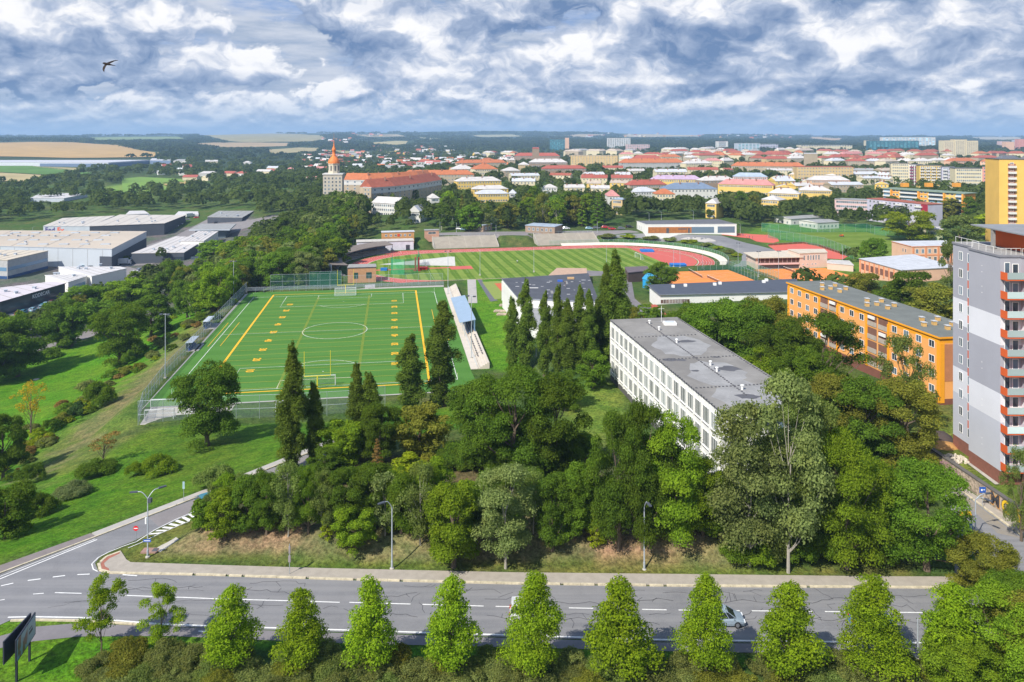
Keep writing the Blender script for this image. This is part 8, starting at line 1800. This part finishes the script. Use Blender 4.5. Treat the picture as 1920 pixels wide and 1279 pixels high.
for i, (x, y) in enumerate(((1804, 967), (1815, 966))): tag(MB().box(-.35, .35, -.12, .12, .1, .5).box(-.4, -.3, -.2, .2, 0, .1).box(.3, .4, -.2, .2, 0, .1).build('road_barrier', mat('barrier_yellow', (.85, .42, .02), .5), None, P(x, y, RZ+.03)), '%s small yellow road barrier on the side road' % ('left', 'right')[i], 'barrier')
g = G(33, 890); e = empty('litter_bin', g, 0, 'grey bin with orange hood on the left lawn', 'bin'); MB().lathe([(.26, 0), (.28, .8), (.26, .82)], 12).build('body', galv, e); MB().lathe([(.34, .95), (.30, 1.12), (.05, 1.2)], 12).tube((-.25, 0, .8), (-.25, 0, 1), .03).tube((.25, 0, .8), (.25, 0, 1), .03).build('hood', mat('bin_orange', (.75, .22, .02), .5), e)
tag(MB().lathe([(.8, -.1), (.8, .15), (.75, .2), (.02, .22)], 16).build('manhole', concrete, None, G(68, 712)), 'round concrete manhole cover on the left lawn', 'manhole'); 
for i, (x, y) in enumerate(((948, 573), (938, 584), (944, 590))): tag(MB().prism([(-2.2, -1), (1.8, -1.3), (2.4, .8), (-1.6, 1.2)], 0, .35).build('stone_slab', stone, None, G(x, y)), '%s stone slab at the left wall of the sports hall' % ORD[i], 'stone')
e = empty('drain_inlet', P(283, 1034, RZ), 0, 'brick-lined drain inlet at the foot of the double lamp', 'drain'); MB().box(-1.0, .9, -.5, .5, -.1, .18).build('surround', mat('inlet_brick', (.33, .20, .16), .9), e); MB().box(.2, .8, -.35, .35, .181, .2).build('opening', dk, e)
# swift in flight
bx, by, bz = (203-CX)*10/F, 10.0, CH-(120.5-HY)*10/F; e = empty('swift', (bx, by, bz), 0, 'dark swift in flight high at the upper left of the sky', 'bird'); bmt = mat('plumage', (.025, .018, .016), .8)
u = .00702; ax = Vector((24, 0, -5.2)).normalized(); body = MB(); n = 8; st = []
for t, r in ((-11, .3), (-9.5, 1.5), (-7, 2.1), (-3, 2.3), (1, 2.0), (5, 1.3), (9, .7), (12, .5), (15, .12)):
    c = ax*t*u; a = ax.orthogonal().normalized(); b = ax.cross(a); st.append([c+a*math.cos(k*2*math.pi/n)*r*u+b*math.sin(k*2*math.pi/n)*r*u for k in range(n+1)])
loft(body, st); body.build('body', bmt, e, smooth=True)
def wing(pts, nm):
    m = MB(); k = len(pts)
    for s in (-1, 1): m.face([(x*u, y*u+s*.0012, z*u) for x, y, z in pts][::s])
    for i in range(k): a, b = pts[i], pts[(i+1) % k]; m.face([(a[0]*u, a[1]*u-.0012, a[2]*u), (b[0]*u, b[1]*u-.0012, b[2]*u), (b[0]*u, b[1]*u+.0012, b[2]*u), (a[0]*u, a[1]*u+.0012, a[2]*u)])
    m.build(nm, bmt, e)
wing([(-5, 0, 2), (-1, 5, 5), (4, 10, 8), (9.5, 14, 9.2), (11.5, 15, 9), (6, 10, 6.2), (2, 4, 2), (0, 0, .5)], 'wing'); wing([(-6, 0, 0), (-7, -5, -5), (-6, -9, -10), (-3, -12, -14), (-.5, -13, -16), (-1.6, -10, -11), (-2, -5, -5), (-1.5, 0, -.5)], 'wing')
# ================================================================== HAZE
def haze():
    mb = MB().box(-15500, 15500, -200, 14500, -32, 175); o = mb.build('haze', bpy.data.materials.new('haze')); m = o.data.materials[0]; m.use_nodes = True; t = NT(m.node_tree); t.n.clear()
    out = t.new('ShaderNodeOutputMaterial'); v = t.new('ShaderNodeVolumePrincipled'); v.inputs['Color'].default_value = (0.46, 0.70, 1.0, 1); v.inputs['Density'].default_value = 1.05e-4; v.inputs['Anisotropy'].default_value = 0.0
    t.l.new(v.outputs[0], out.inputs['Volume']); tag(o, 'thin blue-grey summer haze over the valley and town', 'haze', kind='stuff')
haze()
